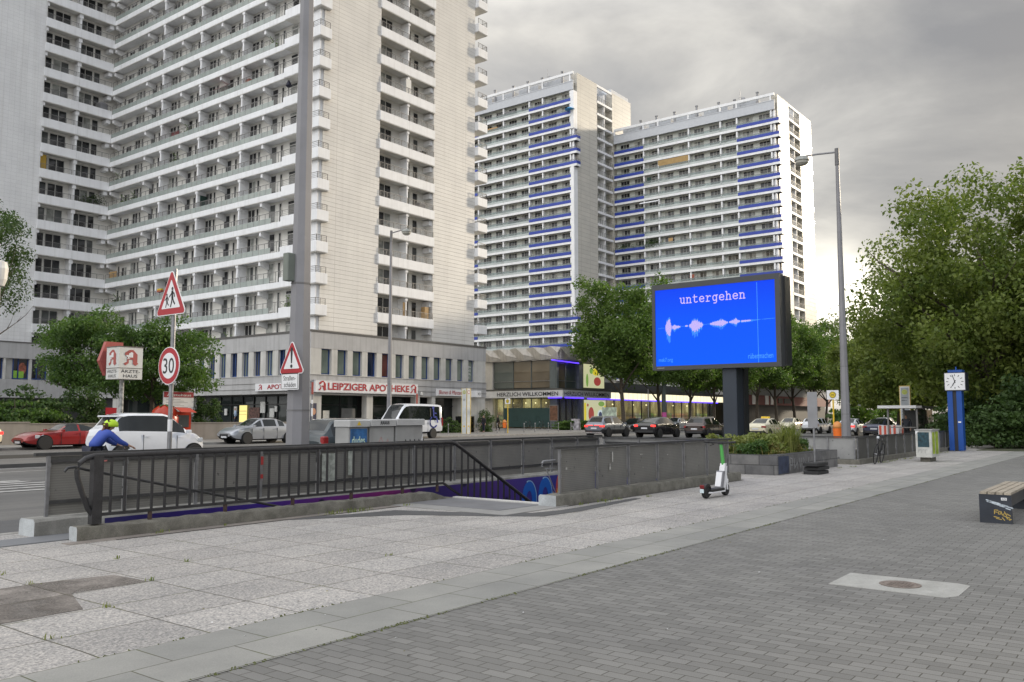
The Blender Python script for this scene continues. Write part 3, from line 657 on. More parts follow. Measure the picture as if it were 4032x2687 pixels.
mesh_fence('short perforated fence across the far end of the stair pit', 'y', 9.0, 12.25, 20.2, 1.04, 0.19, [9.0, 10.1, 11.2, 12.25], meshL, 0.05, (0.9,))
t = thing('stair_handrail', 'short galvanised handrail end with brace beside the stair opening', 'handrail', (12.95, 8.95, 0.2))
b = MB(); b.tube([(12.68, 9.0, 0.70), (12.68, 9.0, 0.76), (12.72, 9.0, 0.79), (13.02, 8.95, 0.80)], 0.022, 8); b.build('upper_tube', steel, t, True, 60)
b = MB(); b.tube([(12.78, 9.0, 0.66), (13.02, 8.95, 0.655)], 0.012, 6); b.tube([(12.82, 9.0, 0.64), (13.1, 9.0, 0.22)], 0.009, 6); b.build('brace', steel, t, True, 60)

# second stair enclosure
t0 = mesh_fence('pale perforated end fence of the farther stair enclosure', 'y', 8.38, 12.2, 29.9, 0.93, 0.16, [8.42, 9.3, 10.5, 11.2, 12.15], meshL, 0.03)
mesh_fence('dark perforated fence beside the leaning black bicycle', 'x', 30.0, 46.5, 8.38, 0.93, 0.16, [30.05, 31.3, 32.6, 33.9, 35.2, 36.5, 37.8, 39.1, 40.4, 41.7, 43.0, 44.3, 45.6, 46.45], mat('dark perforated sheet', (0.10, 0.098, 0.09), 0.6, 0.2, var=0.15), 0.03)
b = MB(); b.box(29.75, 46.6, 8.24, 8.55, -0.02, 0.16); tag(b.build('concrete_upstand', concrete), 'dirty concrete upstand under the farther dark fence', 'low wall')
b = MB(); b.box(29.75, 30.1, 8.55, 12.4, -0.02, 0.155); tag(b.build('concrete_upstand', concrete), 'grey concrete upstand under the pale end fence', 'low wall')
b = MB(); b.box(31, 46, 8.6, 12.2, -2.7, -2.6); b.box(30.7, 31, 8.5, 12.3, -2.6, -0.02); b.box(31, 46, 8.35, 8.6, -2.6, -0.02); b.box(31, 46, 12.2, 12.4, -2.6, -0.02); b.box(46, 46.2, 8.4, 12.4, -2.6, -0.02)
tag(b.build('stair_pit', concrete), 'concrete pit of the farther underpass stairs inside the dark fence', 'stairwell')

# ------------------------------------------------------------------ towers
CAMP = Vector((0, 0, 1.6))
def win_mesh(name, w, h, panes, glasses, sill=True, fr=0.06, vent=False):
    """window facing -X, bottom centre at the origin; white frame, one pane material per light"""
    b = MB(); mats = [winframe] + glasses
    b.box(-0.06, 0.03, -w / 2, -w / 2 + fr, 0, h); b.box(-0.06, 0.03, w / 2 - fr, w / 2, 0, h)
    b.box(-0.06, 0.03, -w / 2 + fr, w / 2 - fr, 0, fr); b.box(-0.06, 0.03, -w / 2 + fr, w / 2 - fr, h - fr, h)
    iw = (w - 2 * fr) / panes
    for i in range(panes):
        y0 = -w / 2 + fr + i * iw; y1 = y0 + iw
        if i: b.box(-0.055, 0.03, y0 - fr * .5, y0 + fr * .5, fr, h - fr); y0 += fr * .5
        if i < panes - 1: y1 -= fr * .5
        b.quad((-0.02, y1, fr), (-0.02, y0, fr), (-0.02, y0, h - fr), (-0.02, y1, h - fr), 1 + i % len(glasses))
    if sill: b.box(-0.12, 0.0, -w / 2 - 0.04, w / 2 + 0.04, -0.05, -0.002)
    return b.mesh(name, mats)
def put_windows(t, lst, limit=96):
    """lst of (mesh, x, y, z, rz): the nearest are window parts, the rest one mesh"""
    lst.sort(key=lambda q: (Vector(q[1:4]) - CAMP).length)
    for me, x, y, z, rz in lst[:limit]: link('window', me, t, (x, y, z), rz)
    b = {}; rest = lst[limit:]
    if not rest: return
    V = []; F_ = []; MI = []; mats = []
    for me, x, y, z, rz in rest:
        cs, sn = round(math.cos(rz)), round(math.sin(rz)); o = len(V)
        for v in me.vertices: V.append((x + v.co.x * cs - v.co.y * sn, y + v.co.x * sn + v.co.y * cs, z + v.co.z))
        mi = []
        for m in me.materials:
            if m not in mats: mats.append(m)
            mi.append(mats.index(m))
        for p in me.polygons: F_.append([o + i for i in p.vertices]); MI.append(mi[p.material_index])
    me = bpy.data.meshes.new('windows'); me.from_pydata(V, [], F_)
    for m in mats: me.materials.append(m)
    me.polygons.foreach_set('material_index', MI); me.update()
    stuff(link('windows', me, t))
G3 = [[darkroom, darkroom], [darkroom, midroom], [curtain, darkroom], [midroom, curtain], [darkroom, darkroom]]
WD = [win_mesh('window', 1.15, 1.75, 2, g) for g in G3]
WS = [win_mesh('window', 1.05, 1.75, 1, [g]) for g in (darkroom, midroom, darkroom, curtain)]
WN = [win_mesh('window', 0.42, 2.0, 1, [g], False) for g in (darkroom, darkroom, midroom)]
WDB = [win_mesh('window', 1.75, 1.55, 2, g) for g in G3]
WSB = [win_mesh('window', 0.85, 1.55, 1, [g]) for g in (darkroom, midroom, darkroom)]
WDR = [win_mesh('window', 0.75, 2.1, 1, [g], False) for g in (darkroom, darkroom, midroom)]
rnd = random.Random(3)
pick = lambda a: a[rnd.randrange(len(a))]
PLANT = None
def plant_mesh(name, w, h, n, seed, mat_):
    r = random.Random(seed); b = MB()
    for i in range(n):
        x, y, z = r.gauss(0, w * .33), r.gauss(0, .18), abs(r.gauss(0, h * .45)); s = r.uniform(.05, .12)
        a = Vector((r.gauss(0, 1), r.gauss(0, 1), r.gauss(0, 1))).normalized() * s; c_ = a.cross(Vector((r.gauss(0, 1), r.gauss(0, 1), r.gauss(0, 1)))).normalized() * s * .6
        p = Vector((y, x, z)); b.add([p - a, p + c_, p + a, p - c_], [(0, 1, 2, 3)])
    return b.mesh(name, mat_)
plantA = plant_mesh('balcony_plant', 0.9, 0.9, 130, 1, leaf_lin); plantB = plant_mesh('balcony_plant', 1.7, 1.0, 420, 2, leaf_dark)
boxred = mat('terracotta', (0.30, 0.09, 0.055), 0.8); woodlt = mat('light wood', (0.45, 0.29, 0.13), 0.7); darkgreen = mat('dark green screen', (0.02, 0.05, 0.04), 0.7); maroon = mat('maroon awning', (0.16, 0.03, 0.03), 0.8); greycover = mat('grey cover', (0.16, 0.16, 0.17), 0.7)
paras = mat('dark parasol', (0.012, 0.012, 0.03), 0.7); yel = mat('yellow flowers', (0.6, 0.42, 0.02), 0.7)

# --- the near white tower with its wing --------------------------------
XF, XW, YG, YI = 48.6, 49.75, 59.0, 95.3          # balcony front, wall, gable plane, inner corner
FH, Z0, NF = 2.805, 10.45, 17
tw = thing('apartment_tower', 'tall white apartment tower with long glass balconies and cream tiled gable on a shop podium', 'tower', (60, 77, 8.9))
b = MB()
b.box(XW, 69.6, 60.15, 96.45, 8.0, 59.0); b.box(34.0, XW, 96.45, 130, 8.0, 59.0); b.box(XW, 55.5, 96.45, 130, 8.0, 58.99)
b.build('wall', wallcream, tw)
b = MB(); b.box(49.36, 56.35, YG, 60.15, 8.3, 59.2); b.build('gable_cladding', tileA, tw)
b = MB(); b.box(63.97, 70.58, YG, 60.15, 8.3, 59.2); b.build('gable_cladding', tileA, tw)
b = MB(); b.box(33.9, 41.06, YI, 96.45, 8.3, 59.2); b.build('wing_cladding', tileW, tw)
b = MB(); b.box(48.95, 49.34, 59.1, 60.6, 8.0, 59.1); b.build('corner_pier', white, tw)
# shared meshes, built at floor 0
YB = [84.66, 77.55, 70.34]                        # party walls
b = MB(); b.box(XF, XF + 0.14, 63.72, YI - 0.12, 0.0, 0.52); b.box(XF + 0.14, XW + 0.02, 59.2, YI + 1.5, 0.06, 0.24)
for y in np.arange(63.72 + 7.2, YI, 7.2): b.box(XF - 0.003, XF, y - 0.012, y + 0.012, 0.02, 0.5, 1)
b.box(XF + 0.02, XF + 0.1, 63.72, YI - 0.12, -0.06, 0.0, 2)
me_band = b.mesh('balcony', [white, soffit, soffit])
b = MB(); y = YI - 0.14
while y - 1.76 > 63.6: b.box(XF + 0.03, XF + 0.05, y - 1.74, y - 0.03, 0.54, 1.06); y -= 1.762
me_gl = b.mesh('glass_balustrade', glassbal)
b = MB(); y = YI - 0.14
def tubebar(b, p, q, r): b.tube([p, q], r, 5)
i = 0
while y > 63.5:
    b.box(XF + 0.02, XF + 0.06, y - 0.03, y + 0.01, 0.5, 1.52 if i % 1 == 0 else 1.1); y -= 0.881; i += 1
b.box(XF + 0.02, XF + 0.07, 63.6, YI - 0.12, 1.48, 1.53)
for z in (1.16, 1.27, 1.38): b.box(XF + 0.035, XF + 0.05, 63.6, YI - 0.12, z, z + 0.015)
me_rl = b.mesh('railing', railgrey)
b = MB(); b.bev(XF - 0.06, 49.9, 58.62, 63.72, 0.0, 0.92, 0.02)
b.box(XF, 49.85, 58.68, 63.66, -0.07, 0.0, 1)
me_cb = b.mesh('corner_balcony', [white, soffit])
def rails(b, pts, z0, z1, n):
    for (x0, y0), (x1, y1), k in zip(pts, pts[1:], n):
        for i in range(k + 1): x, y = x0 + (x1 - x0) * i / k, y0 + (y1 - y0) * i / k; b.box(x - 0.02, x + 0.02, y - 0.02, y + 0.02, z0, z1)
        for z in np.linspace(z0 + 0.12, z1, 4):
            r_ = 0.022 if z == z1 else 0.009
            b.obox((min(x0, x1) - r_, min(y0, y1) - r_, z - r_), (abs(x1 - x0) + 2 * r_, 0, 0), (0, abs(y1 - y0) + 2 * r_, 0), (0, 0, 2 * r_))
b = MB(); rails(b, [(XF + 0.06, 63.6), (XF + 0.06, 58.74), (49.78, 58.74)], 0.92, 1.5, (5, 2)); me_cr = b.mesh('railing', railgrey)
b = MB(); b.box(56.28, 60.23, 58.86, 58.99, 0, 0.92); b.box(60.25, 64.04, 58.86, 58.99, 0, 0.92); b.box(56.36, 63.96, 58.99, 60.14, 0.05, 0.22, 1); b.box(56.36, 63.96, 58.9, 58.99, -0.07, 0.0, 1)
me_gb = b.mesh('gable_balcony', [white, soffit])
b = MB(); rails(b, [(56.4, 58.93), (63.9, 58.93)], 0.92, 1.48, (8,)); me_gr = b.mesh('railing', railgrey)
me_gd = [MB().box(60.16, 60.32, 59.05, 60.14, 0.22, 2.45).mesh('divider', white), MB().box(60.08, 60.40, 59.0, 59.3, 2.45, 2.72).mesh('capital', white), MB().box(60.12, 60.36, 59.3, 60.14, 2.45, 2.72).mesh('beam', white), MB().box(63.6, 63.96, 59.15, 60.14, 2.2, 2.72).mesh('beam', white)]
b = MB(); b.bev(70.62, 72.25, 58.55, 60.4, 0.0, 0.92, 0.02); b.box(70.64, 72.2, 58.6, 60.3, -0.06, 0.0, 1); me_rb = b.mesh('rear_balcony', [white, soffit])
b = MB(); rails(b, [(70.68, 58.63), (72.17, 58.63), (72.17, 60.3)], 0.92, 1.5, (2, 2)); me_rr = b.mesh('railing', railgrey)
me_pw = [MB().box(XF + 0.3, XW, -0.07, 0.07, 0.24, 2.3).mesh('party_wall', white), MB().box(XF + 0.1, XF + 0.3, -0.10, 0.10, 0.24, 2.5).mesh('post', white), MB().box(XF + 0.05, XF + 0.36, -0.2, 0.2, 2.5, 2.74).mesh('capital', white), MB().box(XF + 0.36, XW, -0.12, 0.12, 2.3, 2.74).mesh('beam', white)]
b = MB(); b.add([(XF + 0.12, -0.14, 2.36), (XF + 0.12, 0.14, 2.36), (XF + 0.12, 0.14, 2.74), (XF + 0.12, -0.14, 2.74), (XW, -0.14, 2.1), (XW, 0.14, 2.1), (XW, 0.14, 2.74), (XW, -0.14, 2.74)], [(3, 2, 1, 0), (4, 5, 6, 7), (0, 1, 5, 4), (1, 2, 6, 5), (2, 3, 7, 6), (3, 0, 4, 7)]); me_br = b.mesh('bracket', white)
b = MB(); b.box(41.0, 44.78, YI - 0.16, YI - 0.02, 0, 0.95); b.box(44.8, XF - 0.02, YI - 0.16, YI - 0.02, 0, 0.95); b.box(41.07, XF + 0.1, YI - 0.02, 96.45, 0.05, 0.22, 1); b.box(41.0, XF - 0.05, YI - 0.12, YI - 0.02, -0.07, 0, 1)
me_wb = b.mesh('wing_balcony', [white, soffit])
b = MB(); rails(b, [(41.1, YI - 0.09), (48.5, YI - 0.09)], 0.95, 1.5, (9,)); me_wr = b.mesh('railing', railgrey)
me_wd = [MB().box(44.7, 44.9, YI + 0.1, 96.45, 0.22, 2.3).mesh('divider', white), MB().box(44.6, 45.0, YI + 0.02, YI + 0.4, 2.3, 2.74).mesh('capital', white), MB().box(44.68, 44.92, YI + 0.4, 96.45, 2.3, 2.74).mesh('beam', white), MB().box(41.08, 41.3, YI + 0.02, YI + 0.5, 2.35, 2.74).mesh('beam', white), MB().box(48.1, 48.55, YI + 0.06, 96.45, 2.3, 2.74).mesh('beam', white)]
W = []
for k in range(-1, NF):
    z = Z0 + FH * k; at = lambda n, me, par=tw, dx=0, dy=0: link(n, me, par, (dx, dy, z))
    if k >= 0:
        o = at('balcony', me_band); link('glass_balustrade', me_gl, o); link('railing', me_rl, o)
        o = at('corner_balcony', me_cb); link('railing', me_cr, o)
        o = at('gable_balcony', me_gb); link('railing', me_gr, o)
        o = at('rear_balcony', me_rb); link('railing', me_rr, o)
        o = at('wing_balcony', me_wb); link('railing', me_wr, o)
    [at(q.name.split('.')[0], q) for q in me_gd + me_wd]
    for y in YB: [at(q.name.split('.')[0], q, dy=y) for q in me_pw]
    for y in (87.98, 81.1, 74.0, 66.92, 95.05): at('bracket', me_br, dy=y)
    for yb in (91.76, 84.56, 77.45, 70.24):
        for off, ms, zz_ in ((0.55, WD, 0.92), (1.5, WN, 0.66), (3.75, WS, 0.92), (5.0, WN, 0.66), (6.6, WS, 0.92)):
            if yb - off < 62: continue
            W.append((pick(ms), XW, yb - off, z + zz_, 0))
    for y, ms in ((94.3, WN), (93.1, WD), (63.6, WS), (62.0, WN)): W.append((pick(ms), XW, y, z + 0.6, 0))
    for x, ms, zz_ in ((57.0, WN, 0.5), (58.1, WDB, 1.1), (61.2, WSB, 1.1), (62.4, WDR, 0.55)): W.append((pick(ms), x, 60.15, z + zz_, R(90)))
    for x, ms, zz_ in ((41.9, WDR, 0.55), (43.25, WDB, 1.1), (45.95, WDB, 1.1), (47.3, WDR, 0.55)): W.append((pick(ms), x, 96.45, z + zz_, R(90)))
put_windows(tw, W, 98)
# things on the balconies that the photo shows
def onbal(name, me, k, x, y, dz=0.24, rz=0.0): return link(name, me, tw, (x, y, Z0 + FH * k + dz), rz)
bx = lambda n, a, m, b_=0.0: MB().box(-a[0] / 2, a[0] / 2, -a[1] / 2, a[1] / 2, 0, a[2]).mesh(n, m)
for k, x, y, me in ((1, 49.2, 93.6, plantA), (9, 49.3, 66.4, plantA), (7, 49.3, 80.5, plantA), (6, 49.1, 82.2, plantA), (6, 49.2, 94.2, plantA), (5, 49.1, 90.5, plantA), (5, 49.2, 92.8, plantA), (0, 49.2, 63.0, plantA), (-1, 49.2, 72.3, plantA)): onbal('balcony_plant', me, k, x, y, 1.0)
onbal('balcony_plant', plantB, 5, 46.6, 96.1, 0.9, R(90)); onbal('balcony_plant', plantB, 5, 47.4, 96.0, 1.3, R(90))
onbal('awning', MB().obox((-0.1, -0.9, 2.1), (-0.7, 0, -0.45), (0, 2.4, 0), (0.02, 0, 0.04)).mesh('awning', maroon), 8, XW, 74.2, 0.1)
onbal('screen', bx('screen', (0.05, 1.5, 1.7), maroon), 7, 49.5, 83.2); onbal('screen', bx('screen', (1.3, 0.06, 2.1), darkgreen), 4, 49.6, 77.3)
onbal('screen', bx('screen', (0.06, 1.6, 1.6), woodlt), 2, 49.0, 94.2)
onbal('chair', bx('chair', (0.5, 0.6, 0.5), boxred), 8, 49.0, 69.6, 0.9); onbal('cover', MB().bev(-.5, .5, -.9, .9, 0, 1.0, .12).mesh('cover', greycover), 0, 49.2, 83.7, 0.3)
onbal('cover', MB().bev(-.5, .5, -.6, .6, 0, 1.5, .15).mesh('cover', greycover), 9, 47.7, 95.8, 0.3)
onbal('screen', bx('screen', (1.0, 0.05, 1.2), maroon), 0, 47.5, 95.5, 0.9); onbal('screen', bx('screen', (0.7, 0.06, 2.3), mat('ochre curtain', (0.42, 0.27, 0.04), 0.8)), 6, 41.45, 95.6, 0.3)
onbal('parasol', MB().tube([(0, 0, 0), (0, 0, 1.9)], 0.03, 6).lathe((0, 0, 0), [(0.16, 1.35), (0.3, 1.5), (0.06, 2.0), (0.0, 2.05)], 8).mesh('parasol', paras), 7, 48.9, 63.4, 0.6)
onbal('flower_box', MB().box(-.14, .14, -.4, .4, 0, .2).box(-.12, .12, -.38, .38, .2, .36, 1).mesh('flower_box', [boxred, yel]), 1, 48.5, 83.4, 1.3)
onbal('bench', bx('bench', (0.4, 1.4, 0.4), woodlt), -1, 49.2, 67.5, 0.9)
onbal('shelf', bx('shelf', (0.6, 0.5, 1.9), woodlt), 0, 63.3, 59.4, 0.25); onbal('shelf', bx('shelf', (0.5, 0.06, 2.0), woodlt), 0, 60.15, 59.15, 0.3)
onbal('towel', bx('towel', (0.7, 0.03, 1.5), winframe), 8, 60.15, 58.95, 0.9); onbal('barbecue', MB().bev(-.5, .5, -.3, .3, 0, 1.2, .08).mesh('barbecue', greycover), 4, 62.6, 59.5, 0.3)
onbal('barbecue', MB().bev(-.35, .35, -.25, .25, 0, 1.1, .08).mesh('barbecue', blackgloss), 6, 62.9, 59.5, 0.3)

# --- the two towers with blue bands ------------------------------------
def blue_tower(label, x0, yg, ylen, seq, nfl, fh, zblue, ztop, rec, xend, projrows, groot, tile, seed, recx_end=None):
    """front balconies face -X on the plane x0; gable on the plane yg; seq of (bay width, blue?) from the gable inwards"""
    r = random.Random(seed)
    t = thing('apartment_tower', label, 'tower', (x0 + 12, yg + ylen / 2, 0))
    XWb = x0 + 1.2; y1 = yg + ylen
    zlow = 6.0; ztp = zblue + 0.62 + 1.35                     # soffit of the attic panel
    b = MB(); b.box(XWb, xend - 0.5, yg + 1.6, y1, zlow, zblue + 3.58); b.build('wall', panelgrn, t)
    b = MB(); b.box(x0 + 1.45, rec[0], yg, yg + 1.6, zlow, ztop - 0.15); b.build('gable_cladding', tile, t)
    b = MB(); b.box(rec[1], xend, yg, yg + 1.6, zlow, ztop - 0.15); b.box(xend - 3, xend, yg + 1.6, y1, zlow, ztop - 0.16); b.build('gable_cladding', tile, t)
    if not recx_end: b = MB(); b.box(rec[1] + 0.3, xend - 0.4, yg + 0.4, yg + 9, ztop - 0.15, ztop + 0.9); b.build('roof_house', attic, t)
    # open attic frame
    b = MB(); b.box(x0, x0 + 0.45, yg + 0.15, y1, ztop - 0.75, ztop - 0.2); b.box(rec[0], rec[1], yg + 0.02, yg + 0.4, ztop - 0.7, ztop - 0.16)
    b.build('roof_beam', white, t)
    b = MB(); b.box(x0 - 0.02, x0 + 0.28, yg + 0.1, y1, zblue + 1.95, zblue + 3.75); b.box(x0 - 0.08, x0 + 0.3, yg + 0.08, y1, zblue + 3.75, zblue + 3.9); b.build('attic_panel', attic, t)
    b = MB(); b.box(x0 + 0.3, XWb, yg + 0.2, y1, zblue + 3.6, zblue + 3.72); b.build('roof_deck', soffit, t)
    b = MB()
    yy = yg + 4.4
    while yy < y1 - 2: b.box(x0 + 2.6, x0 + 6.0, yy, min(yy + 5.4, y1), zblue + 3.72, ztop + 0.1); yy += 6.6
    b.build('roof_wall', mat('roof wall grey %d' % seed, (0.36, 0.375, 0.40), .7), t)
    b = MB(); b.box(x0 + 6.0, xend - 3.0, yg + 1.62, y1, zblue + 3.58, ztop - 0.2); b.build('roof_house', attic, t)
    ys = [yg + 0.9]
    for w, _ in seq: ys.append(ys[-1] + w)
    for y in ys[:-1] + ([ys[-1]] if ys[-1] < y1 - 0.1 else []):
        b = MB(); b.box(x0 + 0.02, x0 + 0.24, y - 0.16, y + 0.16, zblue + 3.9, ztop - 0.75); b.box(x0 + 0.24, x0 + 3.2, y - 0.08, y + 0.08, zblue + 3.9, ztop - 1.6); b.build('roof_post', white, t)
    for y in np.arange(yg + 4.5, y1 - 1, 4.6):
        b = MB(); yy = y + r.uniform(-.8, .8); h = ztop + r.uniform(0.8, 1.7); b.tube([(x0 + 2.4, yy, ztop - 2), (x0 + 2.4, yy, h)], 0.24, 10); b.tube([(x0 + 2.4, yy, h), (x0 + 2.4, yy, h + 0.18)], 0.34, 10); b.build('vent_pipe', steel, t)
    b = MB(); b.tube([(x0 + 2, yg + 8, ztop - 1), (x0 + 2, yg + 8, ztop + 2.8)], 0.05, 5); b.tube([(x0 + 2, yg + 7.5, ztop + 1.1), (x0 + 2.0, yg + 8.5, ztop + 1.1)], 0.03, 5); b.lathe((x0 + 2, yg + 7.4, ztop + 0.7), [(0.0, -.15), (0.4, 0.0), (0.45, 0.2)], 10, 0, 'x'); b.build('antenna', steel, t)
    # per-floor shared meshes
    b = MB(); b.box(x0, x0 + 0.16, yg + 0.75, y1 - 0.05, -0.95, -0.45); b.box(x0 + 0.16, XWb, yg + 0.9, y1 - 0.05, -0.9, -0.7, 1); b.box(x0 + 0.03, x0 + 0.12, yg + 0.75, y1 - 0.05, -1.03, -0.95, 2)
    me_slab = b.mesh('balcony', [white, soffit, dark_iron])
    bbs = []; bg = MB(); br_ = MB(); y = ys[0]
    for i, (w, bl) in enumerate(seq):
        a, e = ys[i] - (0.14 if i == 0 else 0), min(ys[i + 1], y1 - 0.05)
        if bl: bbs.append(MB().box(x0 - 0.03, x0 + 0.04, a + .01, e, -0.47, 0.15))
        else: bg.box(x0 + 0.03, x0 + 0.05, a + 0.05, e - 0.05, -0.42, 0.02)
        n_ = max(2, int(w / 0.9))
        for q in range(n_ + 1): yy = a + (e - a) * q / n_; br_.box(x0 + 0.05, x0 + 0.09, yy - 0.015, yy + 0.015, -0.45, 0.5)
        bg.box(x0 + 0.03, x0 + 0.045, a + 0.08, e - 0.08, 0.06, 0.46, 1)
    br_.box(x0 + 0.04, x0 + 0.09, ys[0] - 0.1, y1 - 0.1, 0.48, 0.53); br_.box(x0 + 0.05, x0 + 0.08, ys[0], y1 - 0.1, 0.01, 0.04)
    me_b = [q.mesh('blue_band', blueband) for q in bbs]; me_g = bg.mesh('glass_balustrade', [glasssea, clearglass('thin balcony glass ' + str(seed), (0.75, 0.82, 0.82), 0.1, 0.35)]); me_r = br_.mesh('railing', railgrey)
    me_p = [MB().box(x0 + 0.08, x0 + 0.38, -0.15, 0.15, -0.45, fh - 0.96).mesh('post', white), MB().box(x0 + 0.38, XWb, -0.06, 0.06, -0.7, fh - 0.96).mesh('party_wall', white), MB().box(x0 + 0.42, XWb, 0.07, 0.3, fh - 1.3, fh - 0.96).mesh('beam', white)]
    cb = MB(); cb.box(x0 - 0.02, x0 + 1.44, yg - 0.75, yg + 0.74, -0.95, -0.45); cb.box(x0 - 0.03, x0 + 1.45, yg - 0.77, yg + 0.75, -0.45, 0.15, 1); cb.box(x0 + 0.1, x0 + 1.3, yg - 0.6, yg + 0.7, -1.02, -0.95, 2)
    me_c = cb.mesh('corner_balcony', [white, blueband, dark_iron])
    crl = MB(); rails(crl, [(x0 + 0.05, yg + 0.7), (x0 + 0.05, yg - 0.7), (x0 + 1.4, yg - 0.7)], 0.0, 0.5, (2, 2)); me_cr2 = crl.mesh('railing', railgrey)
    gb = MB(); gb.box(rec[0] + 0.02, rec[1] - 0.02, yg - 0.06, yg + 0.08, -0.95, -0.45); gb.box(rec[0], rec[1], yg + 0.08, yg + 1.6, -0.9, -0.7, 1); me_g2 = gb.mesh('gable_balcony', [white, soffit])
    gr = MB(); rails(gr, [(rec[0] + 0.1, yg), (rec[1] - 0.1, yg)], -0.45, 0.5, (7,)); me_r2 = gr.mesh('railing', dark_iron)
    mid = (rec[0] + rec[1]) / 2
    dv = MB(); dv.box(mid - 0.12, mid + 0.12, yg + 0.1, yg + 1.6, -0.7, fh - 0.96); me_d = dv.mesh('divider', white)
    rb = MB(); rb.box(xend + 0.01, xend + 1.25, yg + 0.3, yg + 2.6, -0.95, -0.4); rb.box(xend + 0.01, xend + 1.25, yg + 0.3, yg + 0.36, -0.4, 0.4, 1); me_rb2 = rb.mesh('rear_balcony', [white, glasssea])
    W = []
    WT = [win_mesh('window', 2.25, 1.62, 3, g, False, 0.05) for g in ([darkroom, midroom, darkroom], [midroom, darkroom, curtain], [darkroom, darkroom, darkroom], [midroom, midroom, midroom], [curtain, midroom, curtain])]
    me_bl = win_mesh('window', 0.85, 1.7, 1, [darkroom], False)
    o = link('gable_balcony', me_g2, t, (0, 0, zblue + fh)); link('railing', me_r2, o); link('divider', me_d, t, (0, 0, zblue + fh))
    for k in range(nfl):
        z = zblue - fh * k
        o = link('balcony', me_slab, t, (0, 0, z)); [link('blue_band', q, o) for q in me_b]; link('glass_balustrade', me_g, o); link('railing', me_r, o)
        [link(q.name.split('.')[0], q, t, (0, y, z)) for y in ys if y < y1 - 0.2 for q in me_p]
        if k in projrows: o = link('corner_balcony', me_c, t, (0, 0, z)); link('railing', me_cr2, o)
        o = link('gable_balcony', me_g2, t, (0, 0, z)); link('railing', me_r2, o); link('divider', me_d, t, (0, 0, z))
        if groot: link('rear_balcony', me_rb2, t, (0, 0, z))
        for i, (w, bl) in enumerate(seq):
            cs = (ys[i] + 1.75, ys[i] + 5.25) if w > 5 else (ys[i] + 1.75,)
            for y in cs:
                if y < y1 - 1: W.append((WT[min(4, int(r.random() ** 1.3 * 5))], XWb, y, z + 0.12, 0))
        for x in (rec[0] + 1.0, rec[0] + 2.3, mid + 1.0, mid + 2.3): W.append((me_bl, x, yg + 1.6, z - 0.1, R(90)))
    # corner pillar where no box projects
    runs = [k for k in range(nfl) if k not in projrows]
    for k in runs: b = MB(); z = zblue - fh * k; b.box(x0 + 0.0, x0 + 1.44, yg - 0.02, yg + 0.74, z - 0.96, z - 0.96 + fh); b.build('corner_pillar', white, t)
    for k in projrows: b = MB(); z = zblue - fh * k; b.box(x0 + 0.25, x0 + 0.5, yg + 0.1, yg + 0.4, z, z - 0.96 + fh); b.box(x0 + 0.5, x0 + 1.44, yg + 0.5, yg + 0.72, z, z - 1.02 + fh); b.build('corner_post', white, t)
    put_windows(t, W, 97)
    return t
tB = blue_tower('taller farther tower with ultramarine balcony bands and a sandy gable', 148.4, 96.9, 40, [(7.2, 1), (3.6, 1), (7.2, 0), (7.2, 0), (3.6, 1), (7.2, 0), (3.2, 0)], 22, 2.755, 68.83, 75.0, (157.9, 164.4), 172.9, (3, 4, 5, 17, 18) , False, tileB, 11)
tC = blue_tower('lower right tower with ultramarine balcony bands and sunlit glossy gable', 164.6, 59.5, 37.2, [(7.2, 1), (3.6, 0), (7.2, 0), (7.2, 0), (3.6, 0), (7.4, 1)], 19, 2.81, 60.9, 66.5, (172.5, 179.1), 186.6, tuple(range(19)), True, tileC, 12, 1)
zC = lambda k: 60.9 - 2.81 * k
b = MB(); b.obox((164.7, 78.5, zC(2) + 0.02), (0.0, 7.2, 0), (0.1, 0, 0), (-0.05, 0, 1.75)); b.build('awning', mat('tan awning cloth', (0.40, 0.27, 0.12), 0.9, var=0.15, ns=1.5), tC)
b = MB(); b.obox((164.7, 85.6, zC(2) - 2.81 * 3.0 + 1.5), (-0.5, 0, -0.35), (0, 4.6, 0), (0, 0, 0.05)); b.build('awning', white, tC)
for k, y, s in ((8, 94.6, 1.6), (8, 92.0, 1.2), (8, 88.0, 1.8), (8, 87.2, 1.8), (14, 66.4, 1.7), (14, 63.5, 1.5), (14, 70, 1.3), (1, 70.3, 1.0), (14, 61, 1.0)):
    o = link('balcony_plant', plantB, tC, (165.0, y, zC(k) - 0.2)); o.scale = (s, s, s)
for k, y, m in ((11, 78.2, boxred), (13, 89, boxred), (8, 83, woodlt), (3, 88, darkgreen)):
    b = MB(); b.box(164.8, 164.86, y - 0.5, y + 0.5, zC(k) - 0.3, zC(k) + 1.3); b.build('screen', m, tC)
zB = lambda k: 68.83 - 2.755 * k
b = MB(); b.lathe((148.0, 97.6, zB(1) + 0.3), [(1.1, 0.0), (0.5, 0.35), (0.0, 0.5)], 10); b.tube([(148.0, 97.6, zB(1) - 0.5), (148.0, 97.6, zB(1) + 0.7)], 0.04, 6); b.build('parasol', mat('light blue parasol', (0.08, 0.35, 0.65), 0.7), tB)
for k, y, m in ((9, 113, greycover), (9, 111.5, greycover), (0, 114, greycover), (1, 119, woodlt)): b = MB(); b.box(148.6, 148.66, y - 1.4, y + 1.4, zB(k) - 0.3, zB(k) + 0.9); b.build('screen', m, tB)

